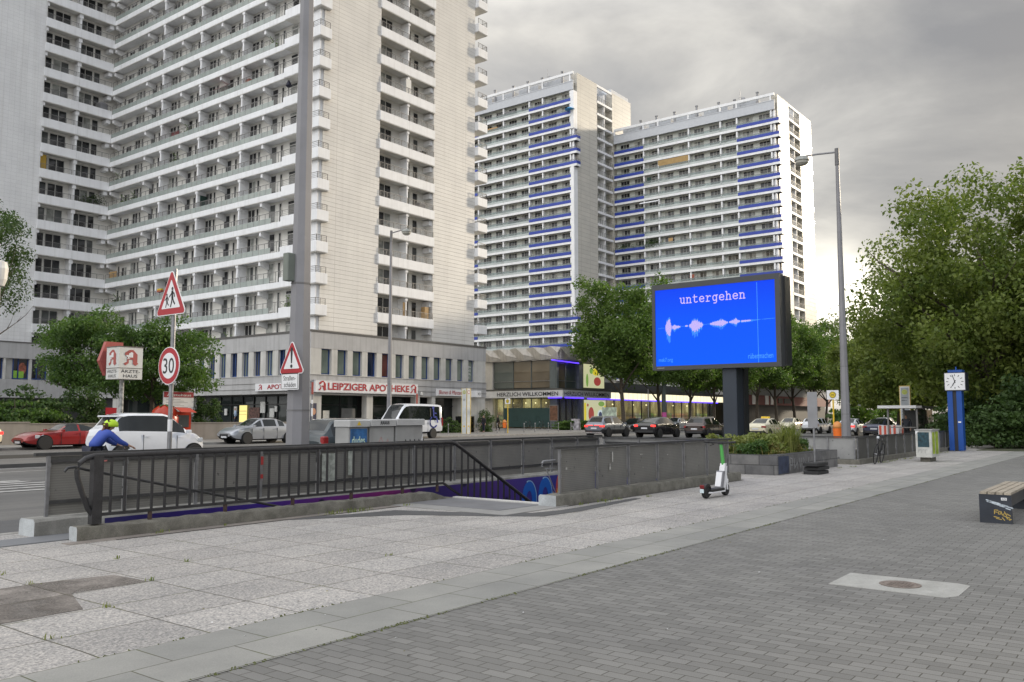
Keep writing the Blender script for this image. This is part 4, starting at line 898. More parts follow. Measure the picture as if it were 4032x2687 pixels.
# ------------------------------------------------------------------ shop podium of the near tower
pod = thing('shop_podium', 'grey two storey shop podium with blue framed windows and a pharmacy', 'building', (58, 75, 0))
b = MB()
b.box(46.87, 70.15, 57.0, 94.0, 7.35, 8.72); b.box(28, 46.87, 93.3, 97, 7.5, 9.1)
b.build('parapet', conc_grey, pod)
b = MB(); b.box(46.82, 70.2, 56.95, 94.05, 8.72, 8.9); b.box(28, 46.82, 93.25, 97, 9.1, 9.22); b.build('coping', mat('dark coping', (0.10, 0.095, 0.09), 0.8), pod)
b = MB(); b.box(46.84, 70.18, 56.97, 94.0, 3.55, 5.1); b.box(28, 46.84, 93.27, 97, 3.5, 5.35); b.build('fascia', conc_grey, pod)
b = MB()
for z in (4.45, 3.95): b.box(46.80, 70.22, 56.93, 56.97, z, z + 0.03); b.box(46.80, 46.84, 56.93, 94, z, z + 0.03)
b.build('fascia_groove', mat('dark joint', (0.16, 0.155, 0.15), 0.9), pod)
b = MB(); b.box(46.78, 70.25, 56.9, 94, 5.1, 5.15); b.build('sill_band', conc_light, pod)
b = MB(); b.box(47.3, 69.7, 57.42, 93.6, 5.15, 7.35); b.box(28, 46.9, 93.75, 97, 5.35, 7.5); b.build('wall', conc_light, pod)
wx = [(48.02, 49.15), (49.81, 50.96), (51.56, 52.68), (53.33, 54.44), (55.1, 56.16), (56.85, 57.91), (58.6, 59.68), (60.35, 61.44), (62.09, 63.16), (63.83, 64.9), (65.58, 66.59), (67.31, 68.3)]
def pwin(w, g, blank=False):
    b = MB(); h = 2.18
    b.box(-0.07, 0.05, -w / 2, -w / 2 + 0.09, 0, h); b.box(-0.07, 0.05, w / 2 - 0.04, w / 2, 0, h); b.box(-0.07, 0.05, -w / 2 + .09, w / 2 - .04, 0, 0.09); b.box(-0.07, 0.05, -w / 2 + .09, w / 2 - .04, h - 0.06, h)
    b.box(-0.06, 0.04, w / 2 - 0.42, w / 2 - 0.34, 0.09, h - 0.06) if blank else None
    b.quad((0, w / 2 - .04, .09), (0, -w / 2 + .09, .09), (0, -w / 2 + .09, h - .06), (0, w / 2 - .04, h - .06), 1)
    return b.mesh('window', [blueframe, g])
gcur = glassmat('frosted green pane', (0.20, 0.235, 0.20), 0.10, 0.25, 0.6); gred = glassmat('red curtain pane', (0.12, 0.035, 0.03), 0.12, 0.3, 1.0); gblue = glassmat('blue black pane', (0.012, 0.02, 0.05), 0.04)
pm = [pwin(1.1, g) for g in (gcur, gcur, gcur, gblue, gred)]; pm2 = [pwin(1.0, g, True) for g in (gcur, gblue, gcur, midroom)]
for i, (a, e) in enumerate(wx):
    link('window', pm[i] if i in (3, 4) else pm[0], pod, ((a + e) / 2, 57.36, 5.16), R(90))
b = MB(); pe = [46.9] + [q for w_ in wx for q in w_] + [70.1]
for a, e in zip(pe[::2], pe[1::2]):
    m_ = MB(); m_.box(a, e, 57.02, 57.42, 5.15, 7.35); m_.build('pillar', conc_light, pod)
y = 58.3
i = 0
while y < 92.5:
    link('window', pm2[i % 4], pod, (47.22, y + 0.5 + 0.37, 5.16)); m_ = MB(); m_.box(46.9, 47.3, y - 0.37, y + 0.37, 5.15, 7.35); m_.build('pillar', conc_light, pod); y += 1.73; i += 1
m_ = MB(); m_.box(46.9, 47.3, 57.42, 58.0, 5.15, 7.35); m_.build('pillar', conc_light, pod)
b = MB()
vit = glassmat('HEALTH sticker pane', (0.03, 0.04, 0.04), 0.05)
for i, ln in enumerate(('MEIN', 'PILATES', 'VITAL', 'U')): text(ln, FY(67.45, 57.34, 6.55 - i * 0.36), 0.0 if i < 3 else .25, 0.62 if i < 3 else .4, 0, 0.22, signwhite, 'window_lettering', pod)
# wing windows with posters
pa = mat('poster colours', (0.25, 0.08, 0.05), 0.5, var=0.9, ns=3); pg = mat('poster lime', (0.22, 0.42, 0.05), 0.5, var=0.2)
for i, x in enumerate((35.2, 36.9, 39.4, 41.2, 43.0, 44.8)):
    b = MB(); b.box(x - 0.72, x + 0.72, 93.70, 93.74, 5.42, 7.45); b.build('window', darkroom, pod)
    m_ = MB()
    for u in (x - 0.75, x - 0.25, x + 0.68): m_.box(u, u + 0.08, 93.62, 93.70, 5.4, 7.48)
    m_.box(x - 0.67, x + 0.68, 93.62, 93.70, 5.4, 5.5); m_.build('window_frame', blueframe, pod)
    if i in (1, 2): m_ = MB(); m_.disc(FY(x + 0.2, 93.66, 6.5), 0, 0, 0.38, 0, 0.01, 0, 20, 0.6); m_.rect(FY(x, 93.66, 5.5), -0.65, -0.3, 0, 0.75, 0, 0.012, 1); m_.rect(FY(x, 93.66, 5.5), -0.15, 0.35, 0, 0.7, 0, 0.012, 1); m_.build('poster', [pa, pg], pod)
    m_ = MB(); m_.box(x + 0.78, x + 1.0, 93.35, 93.75, 5.35, 7.5); m_.build('pillar', conc_light, pod)
# ground floor
b = MB(); b.box(48.15, 70.1, 59.2, 94, 0.0, 3.55); b.box(28, 48.1, 95.5, 97, 0, 3.5); b.build('shop_wall', mat('dark shop wall', (0.10, 0.10, 0.10), 0.8), pod)  # dark grey back wall of the arcade
b = MB(); b.box(46.9, 70.15, 57.05, 59.2, 3.45, 3.54); b.build('arcade_soffit', soffit, pod)
for x0, x1, y0, y1 in ((46.95, 48.15, 57.06, 58.0), (53.33, 54.08, 57.06, 57.7), (59.6, 60.2, 57.06, 57.7), (66.4, 70.1, 57.06, 59.1), (61.9, 62.4, 57.06, 57.7), (46.95, 47.6, 74.6, 76.5), (46.95, 47.5, 88.0, 89.2)):
    b = MB(); b.box(x0, x1, y0, y1, 0, 3.55); b.build('column', conc_light, pod)
shopglass = glassmat('dark shop glass', (0.020, 0.026, 0.025), 0.03, 0.5, 0.3)
for x0, x1 in ((48.2, 51.2), (51.25, 53.3), (54.1, 57.0), (57.05, 59.5), (60.3, 61.8), (62.5, 66.3)):
    b = MB(); b.box(x0, x1, 58.3, 58.34, 0.3, 3.4); b.build('shop_window', shopglass, pod)
    m_ = MB(); m_.box(x0 - .03, x0 + .05, 58.22, 58.3, 0, 3.45); m_.box(x0 + .05, x1, 58.22, 58.3, 2.55, 2.63); m_.box(x0 + .05, x1, 58.22, 58.3, 0, 0.3); m_.build('window_frame', blackgloss, pod)
ys_ = np.arange(59.3, 74.6, 1.7)
for y0, y1 in zip(ys_, ys_[1:]):
    b = MB(); b.box(48.0, 48.05, y0 + .05, y1, 0.4, 3.35); b.build('shop_window', shopglass, pod)
    m_ = MB(); m_.box(47.9, 48.0, y0 - .04, y0 + .04, 0.3, 3.45); m_.box(47.9, 48.0, y0 + .04, y1 - .04, 2.62, 2.7); m_.box(47.9, 48.0, y0 + .04, y1 - .04, 0.3, 0.4); m_.build('window_frame', blackgloss, pod)
for y0, y1 in ((77, 82), (82.2, 87.8)): b = MB(); b.box(48.0, 48.05, y0, y1, 0.4, 3.35); b.build('shop_window', shopglass, pod)
paper = mat('white paper notice', (0.55, 0.55, 0.53), 0.7, var=0.15, ns=6)
b = MB(); b.box(47.84, 47.88, 67.0, 68.1, 0.9, 2.6); b.build('lit_display', emis('lit yellow display', (0.95, 0.80, 0.28), 0.9), pod)
b = MB(); b.box(47.83, 47.838, 67.02, 68.08, 2.05, 2.1); b.box(47.83, 47.838, 67.02, 68.08, 1.75, 1.78); b.build('display_shelf', mat('tan shelf', (0.5, 0.38, 0.12), 0.6), pod)
b = MB(); b.box(47.82, 47.9, 65.1, 66.7, 0.9, 2.4); b.build('poster', mat('colourful shelf display', (0.10, 0.05, 0.04), 0.6, var=0.9, ns=5), pod)
for y0, y1, z0, z1 in ((64.3, 64.95, 1.9, 2.9), (63.0, 63.6, 1.5, 2.3), (68.5, 68.9, 1.8, 2.5), (70.0, 70.4, 1.7, 2.3), (62.6, 62.9, 2.0, 2.5)): b = MB(); b.box(47.8, 47.88, y0, y1, z0, z1); b.build('paper_notice', paper, pod)
for x0, x1, z0, z1 in ((49.3, 50.0, 1.0, 2.1), (51.4, 53.0, 0.8, 2.3), (48.7, 49.1, 1.3, 1.8)): b = MB(); b.box(x0, x1, 58.18, 58.21, z0, z1); b.build('paper_notice', paper if x0 < 51 else mat('grey blind', (0.16, 0.16, 0.155), 0.8), pod)
b = MB(); b.box(46.98, 47.6, 57.0, 57.05, 0.9, 2.7); b.disc(FY(47.3, 57.0, 2.0), 0, 0, 0.22, 0.001, 0.01, 1, 16, .28); b.disc(FY(47.25, 57.0, 1.25), 0, 0, 0.24, 0.001, 0.01, 2, 16, .12); b.build('poster', [mat('dark blue poster', (0.01, 0.012, 0.05), 0.5), mat('skin tone print', (0.45, 0.22, 0.13), 0.6), signwhite], pod)
b = MB(); b.lathe((60.2, 56.85, 3.75), [(0.02, -.18), (0.12, -.12), (0.12, .12), (0.02, .18)], 10); b.build('alarm_lamp', winframe, pod)
def fraktur_A(b, F, x, y, w, h, d0, d1, m, mw):
    """the angular red A of German pharmacies with a white cup"""
    P = [(0, .12), (.12, .0), (.34, .16), (.34, .38), (.62, .38), (.62, .1), (.80, 0), (1.0, .14), (.92, .2), (.92, .72), (.62, 1), (.40, 1), (.08, .80), (.08, .66), (.24, .60), (.24, .24)]
    b.poly(F, [(x + a * w, y + c_ * h) for a, c_ in P], d0, d1, m)
    b.poly(F, [(x + a * w, y + c_ * h) for a, c_ in ((.34, .52), (.62, .52), (.62, .82), (.52, .86), (.34, .76))], d1, d1 + .004, mw)
    b.poly(F, [(x + a * w, y + c_ * h) for a, c_ in ((.14, .66), (.50, .66), (.42, .56), (.36, .54), (.36, .46), (.46, .42), (.18, .42), (.28, .46), (.28, .54), (.20, .56))], d1 + .004, d1 + .008, mw)
# pharmacy signs (boxes fixed to the fascia)
sg = thing('shop_sign', 'long white box sign with red pharmacy lettering facing the street', 'sign', (53.3, 56.8, 3.7))
b = MB(); b.box(47.18, 59.5, 56.66, 56.93, 3.68, 4.63); b.build('sign_box', signwhite, sg)
b = MB(); b.box(47.14, 59.54, 56.64, 56.94, 3.62, 3.68); b.box(47.14, 59.54, 56.64, 56.94, 4.63, 4.67); b.build('sign_frame', mat('sign edge', (0.5, 0.5, 0.52), 0.5), sg)
F = FY(47.18, 56.66, 3.68)
b = MB(); fraktur_A(b, F, 0.28, 0.08, 0.85, 0.82, 0.002, 0.03, 0, 1); fraktur_A(b, F, 11.3, 0.08, 0.85, 0.82, 0.002, 0.03, 0, 1); b.build('pharmacy_emblem', [signred, signwhite], sg)
text('LEIPZIGER APOTHEKE', F, 1.3, 11.15, 0.15, 0.78, signred, 'lettering', sg, 0.02, 0.005, 0.028)
b = MB(); b.rect(F, 1.25, 11.2, 0.84, 0.86, 0.001, 0.008); b.rect(F, 0.2, 12.1, 0.04, 0.055, 0.001, 0.008); b.build('sign_line', mat('thin grey line', (0.45, 0.42, 0.45), 0.5), sg)
sg = thing('shop_sign', 'short white pharmacy sign on the left podium face behind the lamp post', 'sign', (46.6, 62, 3.8))
b = MB(); b.box(46.55, 46.80, 57.6, 64.05, 3.80, 4.46); b.build('sign_box', signwhite, sg)
F = FX(46.55, 64.05, 3.80); b = MB(); fraktur_A(b, F, 0.5, 0.1, 0.5, 0.48, 0.002, 0.02, 0, 1); b.build('pharmacy_emblem', [signred, signwhite], sg)
text('APOTHEKE', F, 1.7, 5.9, 0.14, 0.54, signred, 'lettering', sg, 0.02, 0.005, 0.02)
sg = thing('shop_sign', 'white flower shop sign with red script beside the house number', 'sign', (64, 56.8, 3.7))
b = MB(); b.box(62.3, 66.2, 56.7, 56.93, 3.62, 4.28); b.build('sign_box', signwhite, sg)
text('Blumen & Pflanzen', FY(62.3, 56.7, 3.62), 0.2, 3.6, 0.14, 0.54, signred, 'lettering', sg, 0.015, 0.003, 0.005, 0.25)
sg = thing('house_number', 'white cube sign with house number 43 under the podium corner', 'sign', (68, 56.6, 3.7))
b = MB(); b.bev(67.6, 68.45, 56.2, 56.93, 3.55, 4.2, 0.03); b.build('sign_box', signwhite, sg)
text('43', FY(67.6, 56.2, 3.55), 0.28, 0.68, 0.2, 0.46, signblack, 'lettering', sg, 0.006, 0.003)
# old shop plants in front of the flower shop
# ------------------------------------------------------------------ supermarket
SX, SY = 91.7, 62.0
sm = thing('supermarket', 'supermarket with folded concrete cornice and large glazed corner between the towers', 'building', (100, 70, 0))
stone = mat('cornice concrete', (0.47, 0.455, 0.43), 0.85, var=0.1, ns=0.8, dirt=0.3, streak=0.3)
# folded cornice: pyramids in relief along the two faces
def folded(b, F, L_, n, z0, z1, dep):
    o, ax, ay = map(Vector, F); nn = ax.cross(ay); w = L_ / n; P = lambda u, v, d: o + ax * u + ay * v + nn * d
    zm = (z0 + z1) / 2
    for i in range(n):
        u = i * w
        T = [P(u, z1, 0), P(u + w, z1, 0)]; tm = P(u + w / 2, z1 + 0.12, dep * .5); bl, br_ = P(u, z0, dep * .55), P(u + w, z0, dep * .55); bm = P(u + w / 2, z0 + 0.2, 0.0)
        ml, mr, ctr = P(u, zm, dep * .9), P(u + w, zm, dep * .9), P(u + w / 2, zm - .1, 0.12)
        tl, tr = T
        ctr2 = P(u + w / 2, zm - 0.35, dep * 0.15)
        b.add([tl, tm, tr, ml, ctr2, mr, bl, bm, br_], [(0, 3, 4, 1), (1, 4, 5, 2), (3, 6, 7, 4), (4, 7, 8, 5)])
b = MB(); folded(b, FX(SX - 0.1, 76.0, 0), 14.0, 5, 8.9, 10.55, 0.75); folded(b, FY(SX - 0.1, SY, 0), 10.0, 3, 8.9, 10.55, 0.75)
b.box(SX - 0.05, 104, SY + 0.05, 82, 8.92, 10.5); b.build('cornice', stone, sm, False)
b = MB(); b.box(SX + 1.2, 104, SY + 1.2, 82, 0, 8.92); b.box(104, 141, SY + 1.2, 82, 4.9, 6.4); b.box(104, 141, SY + 6, 82, 0, 4.9); b.build('wall', mat('dark grey wall', (0.10, 0.10, 0.105), 0.8), sm)
b = MB(); b.box(SX + 0.1, 96, 73.4, 78, 0, 8.9); b.build('side_wall', conc_light, sm)
greenglass = glassmat('grey green glazing', (0.095, 0.115, 0.11), 0.04, 0.3, 0.2); brownglass = glassmat('brown reflecting glazing', (0.13, 0.11, 0.08), 0.03, 0.4, 0.25)
steelblue = mat('grey green mullion', (0.11, 0.135, 0.14), 0.5)
for i, (y0, y1) in enumerate(((70.05, 73.35), (67.03, 69.95), (64.0, 66.93))):
    b = MB(); b.box(SX + 0.35, SX + 0.4, y0, y1, 5.35, 8.9); b.build('upper_window', greenglass if i == 0 else brownglass, sm)
    b = MB(); b.box(SX + 0.25, SX + 0.35, y0 - 0.09, y0 + 0.0, 5.3, 8.9); b.build('mullion', steelblue, sm)
for x0, x1 in ((91.9, 94.0), (94.1, 96.4)): b = MB(); b.box(x0, x1, SY + 0.95, SY + 1.0, 5.35, 8.9); b.build('upper_window', brownglass if x0 < 93 else greenglass, sm); b = MB(); b.box(x1 - 0.05, x1 + 0.1, SY + 0.85, SY + 0.95, 5.3, 8.9); b.build('mullion', steelblue, sm)
b = MB(); b.box(SX + 0.2, SX + 0.6, SY + 0.8, 63.95, 0.2, 8.92); b.build('corner_column', steelblue, sm)
b = MB(); b.box(96.6, 97.4, SY + 0.4, SY + 1.2, 0, 8.9); b.build('column', mat('blue grey column', (0.17, 0.19, 0.23), 0.7), sm)
b = MB(); b.box(SX + 0.22, SX + 0.26, 62.9, 73.3, 6.2, 6.26); b.box(91.9, 96.4, SY + 0.8, SY + 0.84, 6.2, 6.26); b.build('guard_rail', steel, sm)
b = MB(); b.box(SX - 0.65, 103.0, SY - 0.65, 75.5, 4.05, 4.98); b.build('sign_band', mat('silver sign band', (0.62, 0.63, 0.64), 0.5, 0.0, var=0.06), sm)
b = MB(); b.box(SX - 0.68, 103.0, SY - 0.68, 75.8, 4.98, 5.2); b.box(103.0, 141.0, SY - 0.8, SY + 1.2, 4.92, 5.3); b.build('canopy_edge', mat('dark canopy edge', (0.09, 0.09, 0.085), 0.7), sm)
text('HERZLICH WILLKOMMEN', FX(SX - 0.65, 72.0, 4.05), 0.0, 9.95, 0.2, 0.72, signblack, 'lettering', sm, 0.04, 0.0, 0.01)
text('HERZLICH WILLKOMMEN', FY(SX - 0.3, SY - 0.65, 4.05), 0.0, 11.0, 0.2, 0.72, signblack, 'lettering', sm, 0.04, 0.0, 0.01)
b = MB(); b.box(103.02, 141.0, SY - 0.55, SY - 0.45, 3.98, 4.9); b.build('lit_fascia', emis('lit cream fascia', (1.0, 0.90, 0.62), 0.95), sm)
b = MB()
for x in np.arange(104.3, 141, 1.25): b.box(x, x + 0.03, SY - 0.565, SY - 0.55, 3.98, 4.9)
b.build('fascia_bars', mat('beige bar', (0.5, 0.42, 0.26), 0.6), sm)
neon = emis('blue neon tube', (0.10, 0.04, 1.0), 1.8)
for p, q in (((96.97, SY - 0.62, 3.94), (138.5, SY - 0.62, 3.86)), ((89.7, SY + 0.1, 8.75), (96.0, SY + 0.1, 8.62)), ((SX - .2, SY - 0.70, 3.98), (95.9, SY - 0.70, 3.98)), ((SX - .66, SY - 0.5, 3.98), (SX - .66, SY + 1.6, 3.98))):
    b = MB(); b.tube([p, q], 0.075, 8); b.build('neon_tube', neon, sm)
# lit interior with shelves seen through the panes
def m_interior():
    m, bs, o = base('lit shop interior'); p = pos()
    v = N('ShaderNodeTexVoronoi'); v.inputs['Scale'].default_value = 1.0; L(scale3(p, (0.55, 0.55, 1.3)), v.inputs['Vector'])
    s = N('ShaderNodeSeparateXYZ'); L(p, s.inputs[0])
    warm = ramp(noise(0.5, 3, scale3(p, (1, 1, 0.6))), [(0.35, (0.10, 0.07, 0.02)), (0.55, (0.42, 0.32, 0.11)), (0.7, (0.85, 0.72, 0.36))])
    shelf = ramp(fmath('FRACT', fmath('MULTIPLY', s.outputs[2], 1.9)), [(0.0, (0.25, 0.22, 0.2)), (0.18, (0.4, 0.36, 0.3)), (0.3, (1, 1, 1))], 'CONSTANT')
    goods = mixc(0.55, warm, v.outputs['Color'], 'MULTIPLY')
    low = mixc(1.0, goods, shelf, 'MULTIPLY')
    x = mixc(ramp(fmath('MULTIPLY', s.outputs[2], 0.25), [(0.50, (0, 0, 0)), (0.56, (1, 1, 1))]), low, warm)
    setc(bs, (0.05, 0.04, 0.03)); L(x, bs.inputs['Emission Color']); bs.inputs['Emission Strength'].default_value = 0.75
    return m
inter = m_interior(); pane = clearglass('shop pane', (0.85, 0.88, 0.82), 0.1, 0.22)
b = MB(); b.box(SX + 1.1, SX + 1.15, SY + 1.4, 73.3, 0.1, 3.9); b.box(SX + 1.2, 96.5, SY + 2.3, SY + 2.35, 0.1, 3.9); b.box(103, 140.5, SY + 2.3, SY + 2.35, 0.1, 3.9); b.build('lit_interior', inter, sm)
cove = mat('green frosted film', (0.035, 0.075, 0.075), 0.35, var=0.08)
b = MB(); b.box(SX + 0.3, SX + 0.33, 64.0, 71.6, 0.15, 2.7); b.build('frosted_film', cove, sm)
gl = mat('pale film print', (0.02, 0.045, 0.045), 0.4)
for y in (65.9, 69.6): b = MB(); F = FX(SX + 0.3, y, 1.5); b.stroke(F, [(-.3, -.1), (.3, -.1), (.3, -.5), (-.3, -.5), (-.3, .1), (.3, .1)], 0.05, 0.001, 0.006); b.build('film_emblem', gl, sm)
for y0, y1 in zip(np.linspace(64, 73.3, 7), np.linspace(64, 73.3, 7)[1:]): b = MB(); b.box(SX + 0.5, SX + 0.52, y0 + .05, y1 - .05, 0.15, 4.0); b.build('shop_window', pane, sm); m_ = MB(); m_.box(SX + 0.42, SX + 0.54, y0 - .05, y0 + .05, 0, 4.05); m_.build('mullion', steelblue, sm)
xs_ = list(np.linspace(92.2, 96.5, 4)) ; xs2 = list(np.linspace(103.2, 140.4, 15))
for Q in (xs_, xs2):
    for x0, x1 in zip(Q, Q[1:]): b = MB(); b.box(x0 + .05, x1 - .05, SY + 0.6, SY + 0.62, 0.15, 3.95); b.build('shop_window', pane, sm); m_ = MB(); m_.box(x0 - .07, x0 + .07, SY + 0.5, SY + 0.64, 0, 4.0); m_.build('mullion', blackgloss, sm)
lampw = emis('warm ceiling lamp', (1.0, 0.85, 0.5), 3.0)
for x in (104.5, 107, 110.2, 113, 117, 121, 126, 131): b = MB(); b.lathe((x, SY + 1.5, 3.3), [(0.0, -.1), (0.14, 0), (0.0, .12)], 8); b.build('ceiling_lamp', lampw, sm)
for y in (65, 66.7, 68.3, 70.4): b = MB(); b.lathe((SX + 0.85, y, 3.35), [(0.0, -.08), (0.1, 0), (0.0, .1)], 8); b.build('ceiling_lamp', lampw, sm)
# printed window pictures of fruit, with a glow put into the print colours
F = FY(97.5, SY + 0.3, 0.9)
b = MB(); b.rect(F, 0, 5.5, 0, 2.9, 0, 0.05, 0); b.rect(F, 0, 0.5, 0.2, 2.5, 0.051, 0.06, 1); b.disc(F, 1.75, 1.0, 0.7, 0.051, 0.06, 2, 24, 0.95); b.disc(F, 4.1, 0.9, 0.75, 0.051, 0.06, 3, 24, 0.7); b.disc(F, 4.1, 0.9, 0.45, 0.061, 0.066, 4, 14, 0.42)
b.disc(F, 4.4, 2.4, 0.8, 0.051, 0.06, 5, 20, 0.35); b.disc(F, 5.3, 1.3, 0.4, 0.051, 0.06, 1, 20, 0.9); b.disc(F, 0.9, 2.2, 0.2, 0.051, 0.06, 2, 14)
pm_ = [emis('pale yellow print', (0.72, 0.72, 0.42), 0.5, (0.3, 0.3, 0.2)), emis('lemon print', (0.85, 0.70, 0.05), 0.5, (0.3, 0.25, 0.02)), emis('berry print', (0.36, 0.06, 0.05), 0.6, (0.1, 0.02, 0.02)), emis('pale bowl print', (0.50, 0.60, 0.62), 0.7, (0.2, 0.2, 0.2)), emis('blueberry print', (0.03, 0.05, 0.12), 0.6), emis('herb print', (0.20, 0.36, 0.08), 0.6, (0.05, 0.1, 0.02))]
b.build('window_picture', pm_, sm)
F = FY(97.6, SY + 0.4, 5.45); b = MB(); b.rect(F, 0, 5.2, 0, 3.2, 0, 0.08, 0); b.disc(F, 0.8, 1.0, 0.3, 0.081, 0.09, 5, 16, 0.9); b.disc(F, 3.0, 2.2, 0.9, 0.081, 0.09, 1, 18, 0.5); b.disc(F, 3.4, 0.9, 0.9, 0.081, 0.09, 2, 18, 0.6); b.disc(F, 1.9, 2.3, 0.5, 0.081, 0.09, 5, 18, 0.4); b.build('window_picture', pm_, sm)
# red fronted shops further along
rs = thing('red_shopfront', 'dark shopfront with dull red fascia partly hidden behind the street trees', 'building', (160, 60, 0))
b = MB(); b.box(141.2, 187, 57.5, 70, 4.3, 8.9); b.build('wall', conc_grey, rs)
b = MB(); b.box(141.2, 187, 58.5, 70, 0, 4.3); b.build('shop_wall', mat('black shop wall', (0.02, 0.02, 0.022), 0.6), rs)
b = MB(); b.box(141.2, 187, 57.3, 57.5, 3.6, 5.3); b.build('fascia', mat('dull red fascia', (0.16, 0.022, 0.022), 0.6), rs)
for x0, w in ((143.5, 1.5), (149.5, 1.6), (152.2, 1.2), (156.0, 2.2), (159.0, 3.6)): b = MB(); b.box(x0, x0 + w, 57.2, 57.3, 4.0 if w > 2 else 3.7, 4.9 if w > 2 else 5.3); b.build('sign_panel', mat('dark shop sign', (0.03, 0.03, 0.032), 0.6) if w > 2 else signwhite, rs)

# ------------------------------------------------------------------ trees and shrubs
def crown_mesh(name, rx, ry, rz, ncl, per, size, seed, m, clr=0.27, hole=0.0, flat=0.8, lmp=1.0):
    """leaf-sized quads gathered in clumps through an uneven ellipsoid"""
    g = np.random.default_rng(seed)
    d = g.normal(size=(ncl, 3)); d /= np.linalg.norm(d, axis=1)[:, None]
    rad = 0.30 + 0.62 * g.random(ncl) ** 0.55
    lump = 1 + lmp * (0.16 * np.sin(d[:, 0] * 5 + seed) * np.cos(d[:, 1] * 4 + seed * 2) + 0.12 * np.sin(d[:, 2] * 7 + seed * 3))
    cc = d * (rad * lump)[:, None]
    cc[:, 2] = np.where(cc[:, 2] < -0.55, -0.55 + (cc[:, 2] + 0.55) * 0.35, cc[:, 2])
    keep = g.random(ncl) >= hole; cc = cc[keep]; ncl = len(cc)
    cs = clr * (0.65 + 0.7 * g.random(ncl))
    i = np.repeat(np.arange(ncl), per); n = len(i)
    o = g.normal(size=(n, 3)); o /= np.linalg.norm(o, axis=1)[:, None]; o *= (g.random(n) ** 0.5)[:, None]; o[:, 2] *= flat
    p = (cc[i] + o * cs[i][:, None]) * np.array([rx, ry, rz])
    nrm = o * 0.9 + g.normal(size=(n, 3)) * 0.75 + np.array([0, 0, 0.45]); nrm /= np.linalg.norm(nrm, axis=1)[:, None]
    t = np.cross(nrm, g.normal(size=(n, 3))); t /= np.linalg.norm(t, axis=1)[:, None]; b = np.cross(nrm, t)
    s = (size * (0.6 + 0.8 * g.random(n)))[:, None]
    V = np.stack([p - t * s * .62, p + b * s * .38 - t * s * .05 + nrm * s * .10, p + t * s * .62, p - b * s * .38 - t * s * .05 + nrm * s * .10], 1).reshape(-1, 3)
    me = bpy.data.meshes.new(name); me.vertices.add(4 * n); me.vertices.foreach_set('co', V.astype('f').ravel())
    me.loops.add(4 * n); me.loops.foreach_set('vertex_index', np.arange(4 * n, dtype=np.int32))
    me.polygons.add(n); me.polygons.foreach_set('loop_start', np.arange(0, 4 * n, 4, dtype=np.int32)); me.polygons.foreach_set('loop_total', np.full(n, 4, np.int32))
    me.materials.append(m); me.update(calc_edges=True); return me
def trunk_mesh(h0, r0, top, spread, nl, seed, rise=0.75):
    """tapered trunk that forks into limbs reaching up through the crown"""
    r = random.Random(seed); b = MB()
    lean = (r.uniform(-.25, .25), r.uniform(-.25, .25))
    b.tube([(0, 0, -0.1), (0.02, 0, 0.3), (lean[0] * .4, lean[1] * .4, h0 * .5), (lean[0], lean[1], h0), (lean[0] * 1.6, lean[1] * 1.6, h0 + (top - h0) * .5), (lean[0] * 1.8, lean[1] * 1.8, h0 + (top - h0) * .85)], [r0 * 1.45, r0 * 1.1, r0 * .92, r0 * .8, r0 * .42, r0 * .1], 10)
    for i in range(nl):
        a = 6.283 * i / nl + r.uniform(-.4, .4); z0 = h0 * r.uniform(.82, 1.05) + (top - h0) * (0.0 if i % 2 else .22); L_ = spread * r.uniform(.7, 1.0); up = (top - h0) * r.uniform(.35, .65) * rise
        x, y = lean; P = [(x, y, z0)]
        for k in (0.3, 0.6, 0.85, 1.0): P.append((x + math.cos(a + r.uniform(-.12, .12)) * L_ * k, y + math.sin(a + r.uniform(-.12, .12)) * L_ * k, z0 + up * (k ** .8) + r.uniform(-.15, .15)))
        b.tube(P, [r0 * .5, r0 * .36, r0 * .24, r0 * .13, r0 * .05], 7)
        for q in (2, 3):
            a2 = a + r.uniform(-1, 1); b.tube([P[q], tuple(P[q][j] + (math.cos(a2) * L_ * .2, math.sin(a2) * L_ * .2, up * .2)[j] for j in range(3)), tuple(P[q][j] + (math.cos(a2) * L_ * .36, math.sin(a2) * L_ * .36, up * .45)[j] for j in range(3))], [r0 * .2, r0 * .12, r0 * .04], 5)
    return b.mesh('trunk', bark, True)
def tree(name, label, loc, crown, cz, trunk, rz=0.0, group=None, scale=None, cat='tree'):
    t = thing(name, label, cat, (0, 0, 0), 0, group)
    if trunk: link('trunk', trunk, t)
    link('crown', crown, t, (0, 0, cz))
    t.location = loc; t.rotation_euler = (0, 0, rz)
    if scale: t.scale = scale
    return t
lc = [crown_mesh('crown', 5.6, 5.6, 6.4, 190, 170, 0.25, s, leaf_lin, 0.23, 0.05, 0.8, 1.4) for s in (1, 2)]
lt = [trunk_mesh(4.4, 0.24, 15.0, 4.2, 7, s) for s in (1, 2)]
lind = [((92.0, 53.0), 0, 1.0, 'nearest linden by the supermarket corner, half covering the lit canopy'), ((101.8, 53.2), 1, .95, 'linden behind the left half of the blue billboard'), ((110.2, 53), 0, .9, 'linden in front of the lit canopy just left of the billboard post'), ((118.2, 53), 1, .92, 'linden hidden mostly behind the billboard post'), ((126.5, 53), 0, .9, 'linden right behind the billboard post'), ((135, 53.2), 1, .95, 'linden just right of the billboard in front of the red shopfront'), ((143.5, 53), 0, .97, 'linden below the right end of the blue billboard'), ((152.5, 53), 1, .98, 'linden in front of the sunlit gable right of the billboard'), ((162, 53), 0, 1.0, 'last bright linden at the foot of the sunlit gable'), ((173, 54), 1, .95, 'far linden seen beyond the sunlit gable')]
